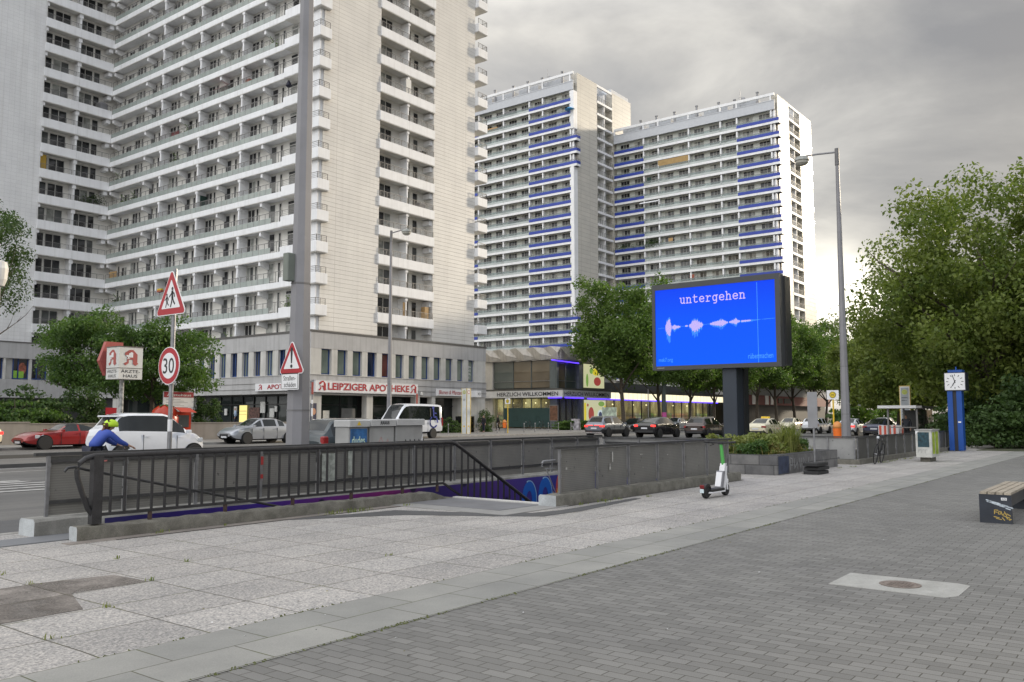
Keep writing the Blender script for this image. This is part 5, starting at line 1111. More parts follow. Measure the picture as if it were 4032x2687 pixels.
for i, ((x, y), k, s, lab) in enumerate(lind): tree('linden_tree', lab, (x, y, 0), lc[k], 10.9, lt[k], i * 1.9, 'lindens along the shop pavement', tuple(q * (1.12 if i == 0 else 1.14 if i >= 5 else 1.0) for q in (s, s, s * (1.03 if i % 3 else .98))))
pc_ = crown_mesh('crown', 8.0, 8.0, 7.2, 420, 180, 0.205, 5, leaf_pla, 0.17, 0.16, 0.8, 1.7)
pt_ = trunk_mesh(4.2, 0.36, 14.5, 6.5, 9, 6)
tree('plane_tree', 'huge leafy plane tree at the right behind the blue clock', (55.6, 8.0, 0), pc_, 8.4, pt_, 0.4, None, (.93, .93, .97))
tree('plane_tree', 'dark plane tree cut off by the right edge of the photo', (57.5, 0.0, 0), pc_, 7.9, pt_, 2.6)
for x, y, a in ((58.0, -9.0, 1.2), (60, -18, 3.3), (50, -26, 5.0), (70, -14, 4.0)): tree('plane_tree', 'unseen plane tree added beyond the right edge to shade the plaza', (x, y, 0), pc_, 8.4, pt_, a, 'added shade trees beyond the right edge')  # trees put in out of view to block the low sun from the plaza
pc2 = crown_mesh('crown', 6.5, 6.5, 6.0, 190, 170, 0.29, 8, leaf_pla, 0.23, 0.05); pt2 = trunk_mesh(3.6, 0.3, 12, 5, 8, 8)
for x, y, s, a, lab in ((84, 17.8, .95, 1, 'bushy tree behind the right street lamp'), (70, 9.6, 1.05, 2, 'tree filling the gap behind the bus stop totem'), (96, 22.5, .9, 3, 'tree left of the right street lamp, behind the yellow stop pole'), (120, 31, 1.0, 4, 'distant tree in the median left of the tall street lamp'), (80, 2.5, 1.1, 5, 'tree deep in the dark grove behind the clock'), (140, 33, 1.1, 6, 'farthest tree in the median under the bright sky')):
    tree('street_tree', lab, (x, y, 0), pc2, 6.9, pt2, a, None, (s, s, s))
pc3 = crown_mesh('crown', 4.3, 4.3, 3.7, 120, 190, 0.165, 12, leaf_loc, 0.26, 0.03, 0.6); pt3 = trunk_mesh(2.2, 0.18, 8, 3.5, 7, 12)
tree('locust_tree', 'broad tree in front of the shop podium behind the speed limit sign', (33.6, 58.2, 0.6), pc3, 4.7, pt3, 0.3, None, (1.02, 1.02, 1.03))
tree('locust_tree', 'darker tree at the inner corner of the podium left of the medical centre sign', (30.2, 60.6, 0.6), pc3, 5.5, pt3, 2.2, None, (0.86, 0.86, 1.0))
pc4 = crown_mesh('crown', 3.6, 3.6, 5.2, 90, 130, 0.17, 14, leaf_dark, 0.24, 0.1)
tree('street_tree', 'thin branched tree at the left edge in front of the tiled wing', (18.0, 47.6, 0), pc4, 9.3 / .66, trunk_mesh(5.5, 0.17, 17, 3, 7, 15), 0, None, (.66, .66, .66))
sh1 = crown_mesh('foliage', 2.4, 1.5, 1.6, 60, 80, 0.16, 21, leaf_dark, 0.32, 0, 0.5); sh2 = crown_mesh('foliage', 1.6, 1.5, 1.9, 50, 80, 0.15, 22, leaf_dark, 0.32)
sh3 = crown_mesh('foliage', 3.0, 1.2, 0.6, 60, 70, 0.13, 23, leaf_loc, 0.32, 0, 0.5)
st = trunk_mesh(0.3, 0.06, 1.6, 0.9, 5, 31)
def shrub(label, loc, me, cz, s, a=0.0, group=None):
    t = thing('shrub', label, 'shrub', (0, 0, 0), 0, group); link('foliage', me, t, (0, 0, cz)); link('stem', st, t); t.location = loc; t.scale = s; t.rotation_euler = (0, 0, a); return t
for x, y, s, me, lab in ((18.0, 56.5, 0.94, sh1, 'dark tall shrub at the far left behind the beige wall'), (21.5, 57.0, 1.05, sh2, 'dark shrub under the poster windows at the left'), (24.6, 56.6, 1.01, sh1, 'dark shrub above the red sports car'), (27.8, 56.2, 0.94, sh2, 'dark shrub below the trees left of the medical sign pole'), (36.6, 56.4, 0.75, sh2, 'shrub under the right side of the broad tree')):
    shrub(lab, (x, y, 0.6), me, 1.3, (s, s, s), x, 'shrubs behind the beige wall')
for x, y, lab in ((18.5, 54.4, 'low spreading juniper on top of the beige wall at the left edge'), (23.2, 55.2, 'low spreading juniper hanging over the recessed wall above the red car')): shrub(lab, (x, y, 0.9), sh3, 0.55, (1.1, 1.1, 1.3), 0.2, 'junipers on the beige wall')
for x, y, s, me, lab in ((49.0, 7.0, .9, sh1, 'dark shrub right behind the blue clock post'), (50.5, 5.0, 1.2, sh2, 'dark shrub right of the clock under the plane tree'), (48.5, 3.4, 1.15, sh1, 'low dark shrub near the right edge behind the bench'), (51.0, 2.0, 1.5, sh2, 'tall dark shrub at the right edge'), (53.5, 9.6, .9, sh1, 'shrub left of the clock beside the bus shelter'), (56, 6.2, 1.6, sh1, 'big dark bush deep under the plane tree'), (47.0, 0.8, 1.2, sh1, 'dark bush cut by the right edge'), (62.0, 8.0, 1.6, sh1, 'bush behind the bus shelter'), (58, 3.0, 1.7, sh2, 'dense bush in the shade of the right trees')):
    shrub(lab, (x, y, 0), me, 1.3, (s, s, s), x * 3, 'dark shrubs at the right')
hedge = crown_mesh('foliage', 8.0, 1.6, 1.5, 110, 80, 0.26, 41, leaf_loc, 0.22, 0, 0.6)
for x, y, a, lab in ((78, 12.5, 0.1, 'long green hedge behind the waiting shelter'), (98, 27.5, 0.02, 'low green hedge in the road median behind the parked cars'), (115, 28.5, 0.02, 'far stretch of median hedge under the trees'), (93, 15.0, 0.1, 'hedge along the far near-side pavement'), (132, 30, 0, 'distant hedge at the end of the median')): shrub(lab, (x, y, 0), hedge, 1.3, (1, 1, 1), a, 'hedges along the road')
for x, lab in ((96.5, 'low hedge under the first linden'), (107, 'low hedge under the middle lindens'), (118, 'low hedge left of the billboard post'), (86, 'planting beside the supermarket entrance')): shrub(lab, (x, 55.8, 0), hedge, 0.75, (0.62, 0.7, 0.55), 0, 'hedges along the shop pavement')
shrub('green plants in front of the flower shop door', (63.5, 56.0, 0), sh1, 0.9, (.7, .7, .6)); shrub('green shrub right of the flower shop display', (69.2, 56.2, 0), sh2, 0.9, (.6, .6, .8))
grass = MB(); grass.box(45.5, 150, -25, 7.3, -0.2, 0.02); stuff(grass.build('ground_cover', mat('dark ground cover', (0.06, 0.065, 0.035), 0.95, var=0.4, ns=2)))  # dark olive sheet with random mottling

# ------------------------------------------------------------------ planter with weeds
def m_blocks():
    m, b_, o = base('planter block stone'); v = gridvec('hz', (403.3, 0.008)); br = bricks(v, 0.82, 0.272, 0.5, 0.012, (0.10, 0.10, 0.105), (0.145, 0.143, 0.143), (0.05, 0.05, 0.05), 0.3)
    p = pos(); x = mixc(1.0, br.outputs[0], ramp(noise(2.2, 6, p, .65), [(0.3, (0.7, 0.7, 0.7)), (0.7, (1.35, 1.33, 1.3))]), 'MULTIPLY')
    sm_ = ramp(noise(1.6, 3, p), [(0.62, (0, 0, 0)), (0.72, (.45, .45, .45))]); x = mixc(sm_, x, (0.25, 0.25, 0.25))
    setc(b_, x); b_.inputs['Roughness'].default_value = 0.8; bump(b_, fmath('MULTIPLY', br.outputs['Fac'], -1), 0.6, 0.012); return m
blk = m_blocks()
t = thing('planter', 'low planter of dark grey stone blocks in front of the billboard post', 'planter', (25.7, 10, 0))
b = MB(); b.box(23.07, 23.45, 8.54, 12.3, -.02, 0.535); b.box(23.45, 28.4, 8.54, 8.92, -.02, 0.535); b.box(28.02, 28.4, 8.92, 12.3, -.02, 0.535); b.box(23.45, 28.02, 11.92, 12.3, -.02, 0.535); b.build('wall', blk, t)
b = MB(); b.box(23.46, 28.01, 8.93, 11.91, 0, 0.46); b.build('soil', earth, t)
b = MB(); b.box(23.15, 23.95, 8.532, 8.54, 0.03, 0.5); b.build('paint_patch', mat('faded navy paint', (0.035, 0.045, 0.08), 0.7, var=0.4, ns=6), t)
F = FY(23.95, 8.54, 0.1); b = MB()
for pts in ([(0.1, 0), (0.1, .34), (.3, .3), (.3, .12), (.1, .15)], [(.45, .3), (.45, .02), (.7, .2), (.7, 0)], [(.85, .3), (.95, .0), (1.05, .3)], [(1.2, 0), (1.2, .32), (1.5, .02)], [(1.7, .3), (1.6, .1), (1.9, .05)]): b.stroke(F, pts, 0.035, 0.002, 0.006)
b.build('graffiti', mat('grey spray paint', (0.23, 0.23, 0.235), 0.7, var=0.3), t)
def weeds(name, n, seed, x0, x1, y0, y1, z, hmin, hmax, m, blade=0.012):
    g = random.Random(seed); b = MB()
    for i in range(n):
        x, y = g.uniform(x0, x1), g.uniform(y0, y1); h = g.uniform(hmin, hmax); a = g.uniform(0, 6.28); l = h * g.uniform(.15, .7); w = blade * g.uniform(.5, 1.4); dx, dy = math.cos(a), math.sin(a)
        q = lambda f, e: (x + dx * l * f * f - dy * w * e, y + dy * l * f * f + dx * w * e, z + h * (f if f < .7 else .7 + (f - .7) * .6))
        b.add([q(0, 1), q(0, -1), q(.5, -.9), q(1, 0), q(.5, .9)], [(0, 1, 2, 4), (4, 2, 3)])
        if g.random() < .5:
            for k in range(5):
                f = g.uniform(.3, .95); c_ = q(f, 0); s = g.uniform(.02, .05); a2 = g.uniform(0, 6.28); v = (math.cos(a2) * s, math.sin(a2) * s, g.uniform(-.5, .6) * s); w2 = (-v[1] * .4, v[0] * .4, 0)
                b.add([c_, (c_[0] + v[0] * .5 + w2[0], c_[1] + v[1] * .5 + w2[1], c_[2] + v[2] * .5), (c_[0] + v[0], c_[1] + v[1], c_[2] + v[2]), (c_[0] + v[0] * .5 - w2[0], c_[1] + v[1] * .5 - w2[1], c_[2] + v[2] * .5)], [(0, 1, 2, 3)])
    return stuff(b.build(name, m))
leaf_dry = m_leaf('dry weed', (0.16, 0.13, 0.05), (0.28, 0.23, 0.09), (0.2, 0.22, 0.06), .25)
bush = [crown_mesh('planter_weeds', .75, .6, .42, 45, 90, .075, 51, leaf_weed, .34, 0, .8), crown_mesh('planter_weeds', .6, .55, .36, 40, 80, .06, 52, leaf_loc, .34), crown_mesh('dry_weeds', .5, .4, .3, 30, 70, .055, 53, leaf_dry, .36)]
for x, y, k, s in ((23.9, 9.5, 1, .9), (24.6, 9.6, 0, 1.0), (25.3, 9.9, 0, 1.05), (26.0, 9.3, 2, .9), (26.3, 9.9, 0, 1.0), (27.0, 9.6, 2, .9), (27.5, 9.5, 1, .8), (24.2, 10.6, 0, 1.0), (25.2, 11.0, 1, 1.1), (26.4, 10.9, 0, 1.0), (23.8, 11.3, 1, .9), (24.5, 9.2, 2, .8)):
    o = stuff(link(bush[k].name.split('.')[0], bush[k], None, (x, y, .62), x * 7)); o.scale = (s, s, s)
weeds('planter_weeds', 420, 2, 23.5, 28.0, 8.95, 11.9, 0.45, 0.1, 0.4, leaf_weed); weeds('planter_weeds', 330, 5, 25.6, 26.2, 9.0, 9.5, 0.45, 0.5, 1.2, leaf_weed, .014); weeds('planter_weeds', 160, 6, 25.3, 26.0, 9.2, 10, 0.45, 0.4, .9, leaf_weed, .02)
weeds('dry_weeds', 260, 4, 23.5, 27.8, 8.95, 11.5, 0.45, 0.1, 0.45, leaf_dry)

# ------------------------------------------------------------------ billboard
t = thing('led_billboard', 'large LED billboard with bright blue sound wave screen on a dark post', 'billboard', (31.5, 13.3, 0))
navy = mat('dark blue grey steel', (0.030, 0.038, 0.052), 0.5, 0.2, var=0.08, ns=1)
b = MB(); b.bev(31.2, 31.85, 13.05, 13.62, 0, 3.45, 0.02); b.build('post', navy, t)
b = MB(); b.box(31.85, 32.25, 13.0, 13.55, 0, 3.45); b.build('post_rear', mat('black steel', (0.015, 0.016, 0.018), 0.5), t)
fr = mat('billboard frame', (0.050, 0.053, 0.058), 0.5, 0.1, var=0.05)
b = MB(); b.box(31.0, 31.4, 11.22, 11.40, 3.44, 6.9); b.box(31.0, 31.4, 16.36, 16.50, 3.44, 6.9); b.box(31.0, 31.4, 11.40, 16.36, 3.44, 3.60); b.box(31.0, 31.4, 11.40, 16.36, 6.68, 6.9); b.build('frame', fr, t)
b = MB(); b.box(31.4, 31.95, 11.15, 16.42, 3.5, 6.84); b.build('housing', mat('billboard housing', (0.02, 0.021, 0.023), 0.5), t)
def m_screen():
    m, b_, o = base('led screen blue'); p = pos(); s = N('ShaderNodeSeparateXYZ'); L(p, s.inputs[0])
    setc(b_, (0.0, 0.01, 0.04)); b_.inputs['Roughness'].default_value = .45; b_.inputs['Specular IOR Level'].default_value = .15
    x = ramp(fmath('DIVIDE', fmath('SUBTRACT', s.outputs[2], 3.6), 3.1), [(0, (0.0, 0.085, 0.80)), (.6, (0.0, 0.070, 0.78)), (1, (0.0, 0.040, 0.72))])
    L(x, b_.inputs['Emission Color']); b_.inputs['Emission Strength'].default_value = 0.95; return m
b = MB(); b.box(31.03, 31.3, 11.40, 16.36, 3.60, 6.68); b.build('screen', m_screen(), t)
SW, SHT = 4.96, 3.08
F = FX(31.03, 16.36, 3.60)
pinkw = emis('screen lilac white', (0.56, 0.44, 0.80), 0.9); cyan = emis('screen cyan', (0.03, 0.30, 0.85), 0.9)
GL = {'u': ([(.04, 1), (.25, 1), (.25, .22), (.4, .02), (.58, .02), (.78, .22)], [(.6, 1), (.78, 1), (.78, 0), (.96, 0)]), 'n': ([(.04, 1), (.22, 1), (.22, 0)], [(.04, 0), (.42, 0)], [(.22, .72), (.42, .98), (.6, .98), (.77, .8), (.77, 0)], [(.6, 0), (.96, 0)]), 't': ([(.36, 1.4), (.36, .2), (.5, .02), (.7, .02), (.88, .14)], [(.1, 1), (.84, 1)]),
      'e': ([(.14, .52), (.86, .52), (.82, .8), (.62, .98), (.38, .98), (.18, .8), (.13, .5), (.2, .18), (.42, .02), (.65, .02), (.88, .16)],), 'r': ([(.1, 1), (.34, 1), (.34, 0)], [(.1, 0), (.66, 0)], [(.34, .6), (.54, .9), (.72, .98), (.92, .86)]), 'g': ([(.96, 1), (.76, 1), (.76, -.2), (.62, -.42), (.28, -.42)], [(.76, .7), (.56, .98), (.36, .98), (.16, .75), (.14, .4), (.26, .1), (.45, .02), (.65, .12), (.76, .35)]), 'h': ([(.04, 1.45), (.22, 1.45), (.22, 0)], [(.04, 0), (.42, 0)], [(.22, .72), (.42, .98), (.6, .98), (.77, .8), (.77, 0)], [(.6, 0), (.96, 0)])}
for i, ch in enumerate('untergehen'):
    b = MB(); x0 = 1.08 + i * .276
    for pts in GL[ch]: b.stroke(F, [(x0 + .245 * u, 2.47 + .215 * v) for u, v in pts], .036, .001, .004)
    b.build('lettering', pinkw, t)
text('msk7.org', F, 0.13, 0.74, 0.13, 0.33, cyan, 'lettering', t, 0.003, 0.001, -0.004); text('rübermachen', F, 3.87, 4.83, 0.16, 0.36, cyan, 'lettering', t, 0.003, 0.001, -0.004)
b = MB(); b.rect(F, 4.26, 4.275, 0.0, 3.03, 0.003, 0.005); b.build('cursor_line', cyan, t)
b = MB(); bp = MB(); yc = 1.56; gr_ = random.Random(9)
def env(x):
    for x0, pk, x1, up, dn in ((0.42, 0.58, 0.70, .66, .98), (0.70, 0.80, 1.12, .14, .24), (1.27, 1.34, 1.44, .07, .07), (1.45, 1.70, 2.08, .36, .62), (2.30, 2.80, 3.10, .20, .30), (3.10, 3.4, 3.6, .16, .2), (3.6, 3.61, 4.42, .05, .1)):
        if x0 <= x < x1:
            f = (x - x0) / (pk - x0) if x < pk else (x1 - x) / (x1 - pk)
            return up * f ** .8, dn * f ** .8
    return .012, .012
x = 0.12
while x < 4.9:
    u, d = env(x); k = 0.55 + .45 * gr_.random(); tilt = (x - 1.6) * 0.02
    b.rect(F, x, x + 0.015, yc + tilt - d * k, yc + tilt + u * k, 0.001, 0.002)
    if u > .03: bp.rect(F, x, x + 0.021, yc + tilt - d * k * .55, yc + tilt + u * k * .8, 0.0022, 0.0032)
    x += 0.027
b.build('sound_wave', cyan, t); bp.build('sound_wave_core', pinkw, t)
b = MB(); b.rect(FX(31.0, 16.30, 3.50), 0.0, 0.32, 0.0, 0.045, 0.0, 0.003); b.build('maker_plate', railgrey, t)

# ------------------------------------------------------------------ lamp posts
def lamp_post(label, x, y, h, arm, face=1, box=False):
    t = thing('street_lamp', label, 'street lamp', (x, y, -0.05), 0, 'grey octagonal street lamps')
    b = MB(); b.tube([(x, y, -0.1), (x, y, 1.75), (x, y, 5), (x, y, h)], [0.24, 0.222, 0.178, 0.085], 8, 0, True, 0.39); b.build('pole', lampgrey, t)
    b = MB(); b.tube([(x, y, 1.70), (x, y, 1.73)], 0.229, 8, 0, True, .39); b.tube([(x, y, 4.15), (x, y, 4.18)], 0.197, 8, 0, True, .39); b.tube([(x, y, h - 0.9), (x, y, h)], [0.12, 0.11], 8, 0, True, .39); b.build('collar', mat('lamp collar', (0.15, 0.147, 0.15), 0.6) if 'lamp collar' not in MATS else MATS['lamp collar'], t)
    b = MB(); b.tube([(x, y, h - 0.2), (x, y + face * arm * .6, h - 0.12), (x, y + face * arm, h - 0.1)], 0.05, 7); b.build('arm', lampgrey, t)
    b = MB(); yy = y + face * (arm + 0.1); b.lathe((x, yy, h - 0.35), [(0.12, 0.28), (0.34, 0.2), (0.40, 0.02), (0.36, 0.0)], 12); b.build('lamp_head', mat('lamp head paint', (0.30, 0.31, 0.29), 0.5) if 'lamp head paint' not in MATS else MATS['lamp head paint'], t)
    b = MB(); b.lathe((x, yy, h - 0.35), [(0.35, 0.0), (0.33, -0.12), (0.2, -0.22), (0.0, -0.25)], 12); b.build('lamp_glass', mat('frosted lamp glass', (0.42, 0.41, 0.36), 0.25) if 'frosted lamp glass' not in MATS else MATS['frosted lamp glass'], t)
    if box: b = MB(); b.bev(x - 0.34, x - 0.16, y - 0.02, y + 0.14, 4.2, 4.74, 0.015); b.build('control_box', mat('olive control box', (0.17, 0.19, 0.165), 0.6), t)
    return t
lamp_post('thick grey lamp post at the left carrying the road damage sign', 10.66, 13.3, 15.5, 1.7, 1, True)
lamp_post('tall grey street lamp standing beside the yellow stop pole', 45.5, 13.2, 15.66, 1.75)
lamp_post('slim looking far street lamp in front of the white gable', 48.6, 49.4, 16.6, 1.6, -1)
t = thing('street_lamp', 'thin distant lamp pole among the median trees', 'street lamp', (115.7, 31.8, 0)); b = MB(); b.tube([(115.7, 31.8, 0), (115.7, 31.8, 8)], [0.3, 0.22], 8); b.build('pole', lampgrey, t); b = MB(); b.tube([(115.7, 31.8, 7.9), (115.7, 30.8, 8.1)], 0.08, 6); b.build('arm', lampgrey, t)
t = thing('street_lamp', 'pale globe lamp cut off by the left edge', 'street lamp', (16.6, 41.9, 0)); b = MB(); b.tube([(16.72, 42.3, -.05), (16.72, 42.3, 7.6)], [.1, .06], 8); b.build('pole', lampgrey, t)
b = MB(); b.lathe((16.72, 42.3, 7.55), [(.2, 0), (.3, .3), (.34, .8), (.27, 1.1), (0, 1.2)], 14); b.build('lamp_glass', mat('opal lamp glass', (0.72, 0.70, 0.66), 0.3), t)
t = thing('trunk_pole', 'dark pole with pink sticker between the lindens', 'pole', (99.6, 53, 0)); b = MB(); b.tube([(99.6, 51.5, 0), (99.6, 51.5, 9)], [.3, .25], 8); b.build('pole', mat('green grey pole', (0.07, 0.085, 0.08), .6), t); b = MB(); b.tube([(99.6, 51.5, 1.5), (99.6, 51.5, 2.1)], .315, 8); b.build('sticker', mat('pink sticker', (.6, .1, .35), .6), t)

# ------------------------------------------------------------------ traffic signs
def tri(F, cx_, y0, side, r=0.05):
    h = side * .866; P = []
    for (px, py, a0) in ((cx_ - side / 2 + r * 1.73, y0 + r, 210), (cx_ + side / 2 - r * 1.73, y0 + r, 330), (cx_, y0 + h - 2 * r, 90)):
        for a in (a0 - 50, a0, a0 + 50): P.append((px + r * math.cos(R(a)), py + r * math.sin(R(a))))
    return P
t = thing('traffic_sign', 'grey pole with children warning triangle above a round 30 sign', 'traffic sign', (7.93, 13.22, 0))
b = MB(); b.tube([(7.95, 13.22, -.1), (7.95, 13.22, 4.08)], 0.038, 10); b.build('pole', steel, t)
F = FX(7.89, 13.22, 0)
def triangle_sign(t, F, z0, side, nm='warning_triangle'):
    b = MB(); b.poly(F, tri(F, 0, z0, side, .05), -.012, 0, 0); b.poly(F, tri(F, 0, z0 + .013, side - .044, .042), 0.0005, .002, 1); b.poly(F, tri(F, 0, z0 + side * .125, side * .615, .012), .0025, .004, 0); return b.build(nm, [signwhite, signred], t)
triangle_sign(t, F, 3.29, 0.92)
b = MB()
def figure(ox, oy, s):
    b.disc(F, ox, oy + s * .92, s * .085, .005, .007, 0, 12)
    for pts, w in (([(0, .78), (.02, .45)], .17), ([(.02, .74), (-.16, .60), (-.26, .52)], .07), ([(0, .74), (.17, .66), (.22, .50)], .07), ([(.0, .46), (-.04, .22), (-.13, .0)], .09), ([(.03, .46), (.14, .24), (.25, .13)], .09)): b.stroke(F, [(ox + x * s, oy + y * s) for x, y in pts], w * s, .005, .007)
figure(.04, 3.43, .33); figure(-.12, 3.43, .23); b.build('walking_figures', signblack, t)
b = MB(); b.disc(F, 0, 2.44, .315, -.012, 0, 0, 40); b.disc(F, 0, 2.44, .302, .0005, .002, 1, 40); b.disc(F, 0, 2.44, .215, .0025, .004, 0, 40); b.build('speed_sign', [signwhite, signred], t)
text('30', F, -.165, .165, 2.31, 2.57, signblack, 'lettering', t, .006, 0, .004)
b = MB(); b.tube([(7.95, 13.22, 1.35), (7.95, 13.22, 1.55)], .0395, 10); b.build('sticker', signwhite, t)
t = thing('traffic_sign', 'warning triangle with exclamation mark and plate strapped to the thick lamp post', 'traffic sign', (10.4, 13.15, 2.1))
F = FX(10.36, 13.15, 0); triangle_sign(t, F, 2.40, 0.76)
b = MB(); b.poly(F, [(-.016, 2.60), (.016, 2.60), (.034, 2.86), (.022, 2.90), (-.022, 2.90), (-.034, 2.86)], .005, .007); b.disc(F, 0, 2.545, .034, .005, .007, 0, 14); b.build('exclamation_mark', signblack, t)
b = MB(); b.rect(F, -.30, .21, 2.10, 2.42, -.012, 0, 0); b.rect(F, -.285, .195, 2.115, 2.405, .0005, .0015, 1); b.rect(F, -.275, .185, 2.125, 2.395, .002, .003, 0); b.build('text_plate', [signwhite, signblack], t)
text('Straßen-', F, -.23, .13, 2.275, 2.365, signblack, 'lettering', t, .005, 0, .002); text('schäden', F, -.21, .14, 2.15, 2.245, signblack, 'lettering', t, .005, 0, .002)
b = MB()
for z in (2.28, 2.62): b.box(10.37, 10.47, 13.12, 13.18, z, z + .04)
b.build('bracket', steel, t)
# portable sign on rubber feet
t = thing('portable_sign', 'portable sign on a thin pole with stacked black rubber feet beside the planter', 'traffic sign', (24.5, 7.95, 0))
for i in range(3): b = MB(); dx = (0, .06, -.03)[i]; b.bev(23.95 + dx, 24.85 + dx, 7.72, 8.14, i * .115, i * .115 + .095, .02); b.build('rubber_foot', plastic_black, t)
b = MB(); b.tube([(24.3, 7.93, .3), (24.3, 7.93, 1.4)], .028, 8); b.build('pole', steel, t)
b = MB(); b.obox((24.18, 8.05, 1.28), (.02, 0, 0), (.10, -.24, 0), (0, 0, 1.0)); b.build('sign_back', mat('grey sign back', (0.24, 0.24, 0.25), .5, .3, var=.1), t)
# cabinets behind the fence
cabm = mat('grey cabinet', (0.34, 0.34, 0.335), 0.6, var=0.12, ns=2, dirt=0.35, dirtcol=(0.15, 0.14, 0.13), streak=.25)
for (x0, x1, z1, lab, k) in ((12.22, 12.80, 1.52, 'grey utility cabinet with blue concert poster behind the fence', 0), (12.82, 13.58, 1.53, 'middle grey utility cabinet with a black tag on its lid', 1), (13.60, 14.50, 1.54, 'wider grey utility cabinet with black scribble at right of the row', 2)):
    t = thing('utility_cabinet', lab, 'utility cabinet', ((x0 + x1) / 2, 13.8, 0), 0, 'cabinets behind the roadside fence')
    b = MB(); b.bev(x0 + .02, x1 - .02, 13.62, 14.05, -.05, z1 - .14, .012); b.build('body', cabm, t); b = MB(); b.bev(x0, x1, 13.57, 14.08, z1 - .14, z1, .015); b.build('lid', mat('pale cabinet lid', (0.46, 0.46, 0.455), .6, var=.12, ns=3) if k == 0 else MATS['pale cabinet lid'], t)
    F = FY(x0, 13.62, 0)
    if k == 0:
        b = MB(); b.rect(F, .06, .53, .55, 1.34, .001, .006, 0); b.disc(F, .32, .78, .15, .0065, .008, 1, 12, .12); b.disc(F, .24, .72, .1, .0065, .0085, 2, 10); b.build('poster', [mat('blue poster', (.03, .13, .33), .6, var=.4, ns=7), signwhite, signblack], t)
        text('dudes.', F, .10, .50, 1.02, 1.18, mat('pale green ink', (.62, .78, .60), .6), 'lettering', t, .009, 0, .012)
        b = MB(); b.poly(FY(x0, 13.57, 0), [(.20, 1.41), (.32, 1.41), (.26, 1.50)], .001, .004); b.build('warning_sticker', yellow, t)
    else:
        b = MB(); gz = 1.45 if k == 1 else .95; Fz = FY(x0, 13.57 if k == 1 else 13.62, 0); sz = .05 if k == 1 else .13
        for i in range(5): x_ = .28 + i * sz * (1.1); b.stroke(Fz, [(x_, gz - sz * .7), (x_ + sz * .3, gz + sz), (x_ + sz * .9, gz - sz * .4), (x_ + sz * .2, gz + sz * .1), (x_ + sz * .9, gz + sz * .7)], sz * .16, .001, .004)
        b.build('graffiti', signblack, t)
        if k == 1: b = MB(); b.stroke(F, [(.25, 1.0), (.35, 1.15), (.45, .95), (.55, 1.1), (.6, .8)], .02, .001, .003); b.build('faded_graffiti', mat('faded red scrawl', (.42, .27, .26), .7), t)
        else: b = MB(); b.poly(F, [(.78, .85), (.88, .88), (.87, 1.2), (.82, 1.05)], .001, .006); b.build('torn_paper', signwhite, t)
# info posts across the road
for x, y, h, lab, m2 in ((41.0, 49.6, 4.1, 'sticker covered pole with red top in front of the pharmacy window', 1), (52.2, 49.8, 3.5, 'thin pole with rusty top before the pharmacy gable', 1), (94.5, 51.0, 5.0, 'thin grey pole beside the nearest linden', 0)):
    t = thing('sign_pole', lab, 'pole', (x, y, 0)); b = MB(); b.tube([(x, y, 0), (x, y, h)], .06, 8); b.build('pole', steel, t)
    if m2:
        b = MB(); b.tube([(x, y, h - .9), (x, y, h - .02)], .075, 8); b.build('red_board', mat('faded red', (.35, .08, .06), .7) if 'faded red' not in MATS else MATS['faded red'], t); b = MB(); b.tube([(x, y, 1.6), (x, y, 2.2)], .066, 8); b.tube([(x, y, 2.5), (x, y, 2.8)], .066, 8); b.build('sticker', signwhite, t)
# medical centre box sign
t = thing('pharmacy_sign', 'white cube sign with red pharmacy A on a sticker covered pole before the trees', 'sign', (27.2, 50.7, 0))
b = MB(); b.tube([(27.2, 50.7, 0), (27.2, 50.7, 3.9)], .14, 10); b.build('pole', mat('sticker covered pole', (.30, .30, .29), .7, var=.6, ns=5), t)
b = MB(); b.box(26.66, 28.16, 50.11, 51.6, 3.85, 5.79); b.build('sign_box', mat('aged white plastic', (.60, .60, .58), .5, var=.06), t)
b = MB(); b.box(26.63, 28.19, 50.08, 51.63, 5.79, 5.84); b.box(26.64, 28.18, 50.09, 51.62, 4.50, 4.53); b.build('edge_trim', mat('brown trim', (.12, .10, .09), .6), t)
palered = mat('faded sign red', (.36, .085, .075), .5, var=.1)
for F, w in ((FY(26.66, 50.11, 3.85), 1.5), (FX(26.66, 51.6, 3.85), 1.49)):
    b = MB(); fraktur_A(b, F, .28, .82, w - .56, .96, .002, .02, 0, 1); b.build('pharmacy_emblem', [palered, signwhite], t)
    text('ÄRZTE-', F, .14, w - .15, .38, .60, signblack, 'lettering', t, .006, .001, .006); text('HAUS', F, .29, w - .31, .09, .28, signblack, 'lettering', t, .006, .001, .006)
b = MB(); b.poly(FY(25.85, 51.9, 0), [(0.52, 5.0), (.92, 6.2), (2.0, 6.2), (2.0, 4.1), (.92, 4.1)], -.3, 0); b.build('red_arrow', palered, t)
t = thing('information_board', 'white board with red header for the medical practices under the tree', 'sign', (34.6, 56.4, 0))
b = MB(); b.box(33.3, 35.65, 56.3, 56.4, 1.75, 3.35); b.build('board', signwhite, t); b = MB(); b.box(33.32, 35.63, 56.27, 56.3, 2.95, 3.33); b.build('header', mat('dark red header', (.30, .02, .03), .5), t)
text('Ärztehaus', FY(33.32, 56.27, 2.95), .2, 2.1, .08, .30, signwhite, 'lettering', t, .006, .001, .006)
b = MB()
for i in range(9): b.box(33.5 + (i % 2) * .2, 35.2 - (i % 3) * .3, 56.285, 56.3, 1.9 + i * .11, 1.93 + i * .11)
b.build('text_line', mat('grey print', (.35, .35, .35), .7), t)
b = MB(); b.box(33.35, 33.47, 56.4, 56.5, 0, 3.3); b.box(35.48, 35.6, 56.4, 56.5, 0, 3.3); b.build('post', steel, t)
t = thing('strawberry_kiosk', 'red strawberry shaped sales kiosk with green leaf top and awning behind the white hatchback', 'kiosk', (31.2, 53.0, 0))
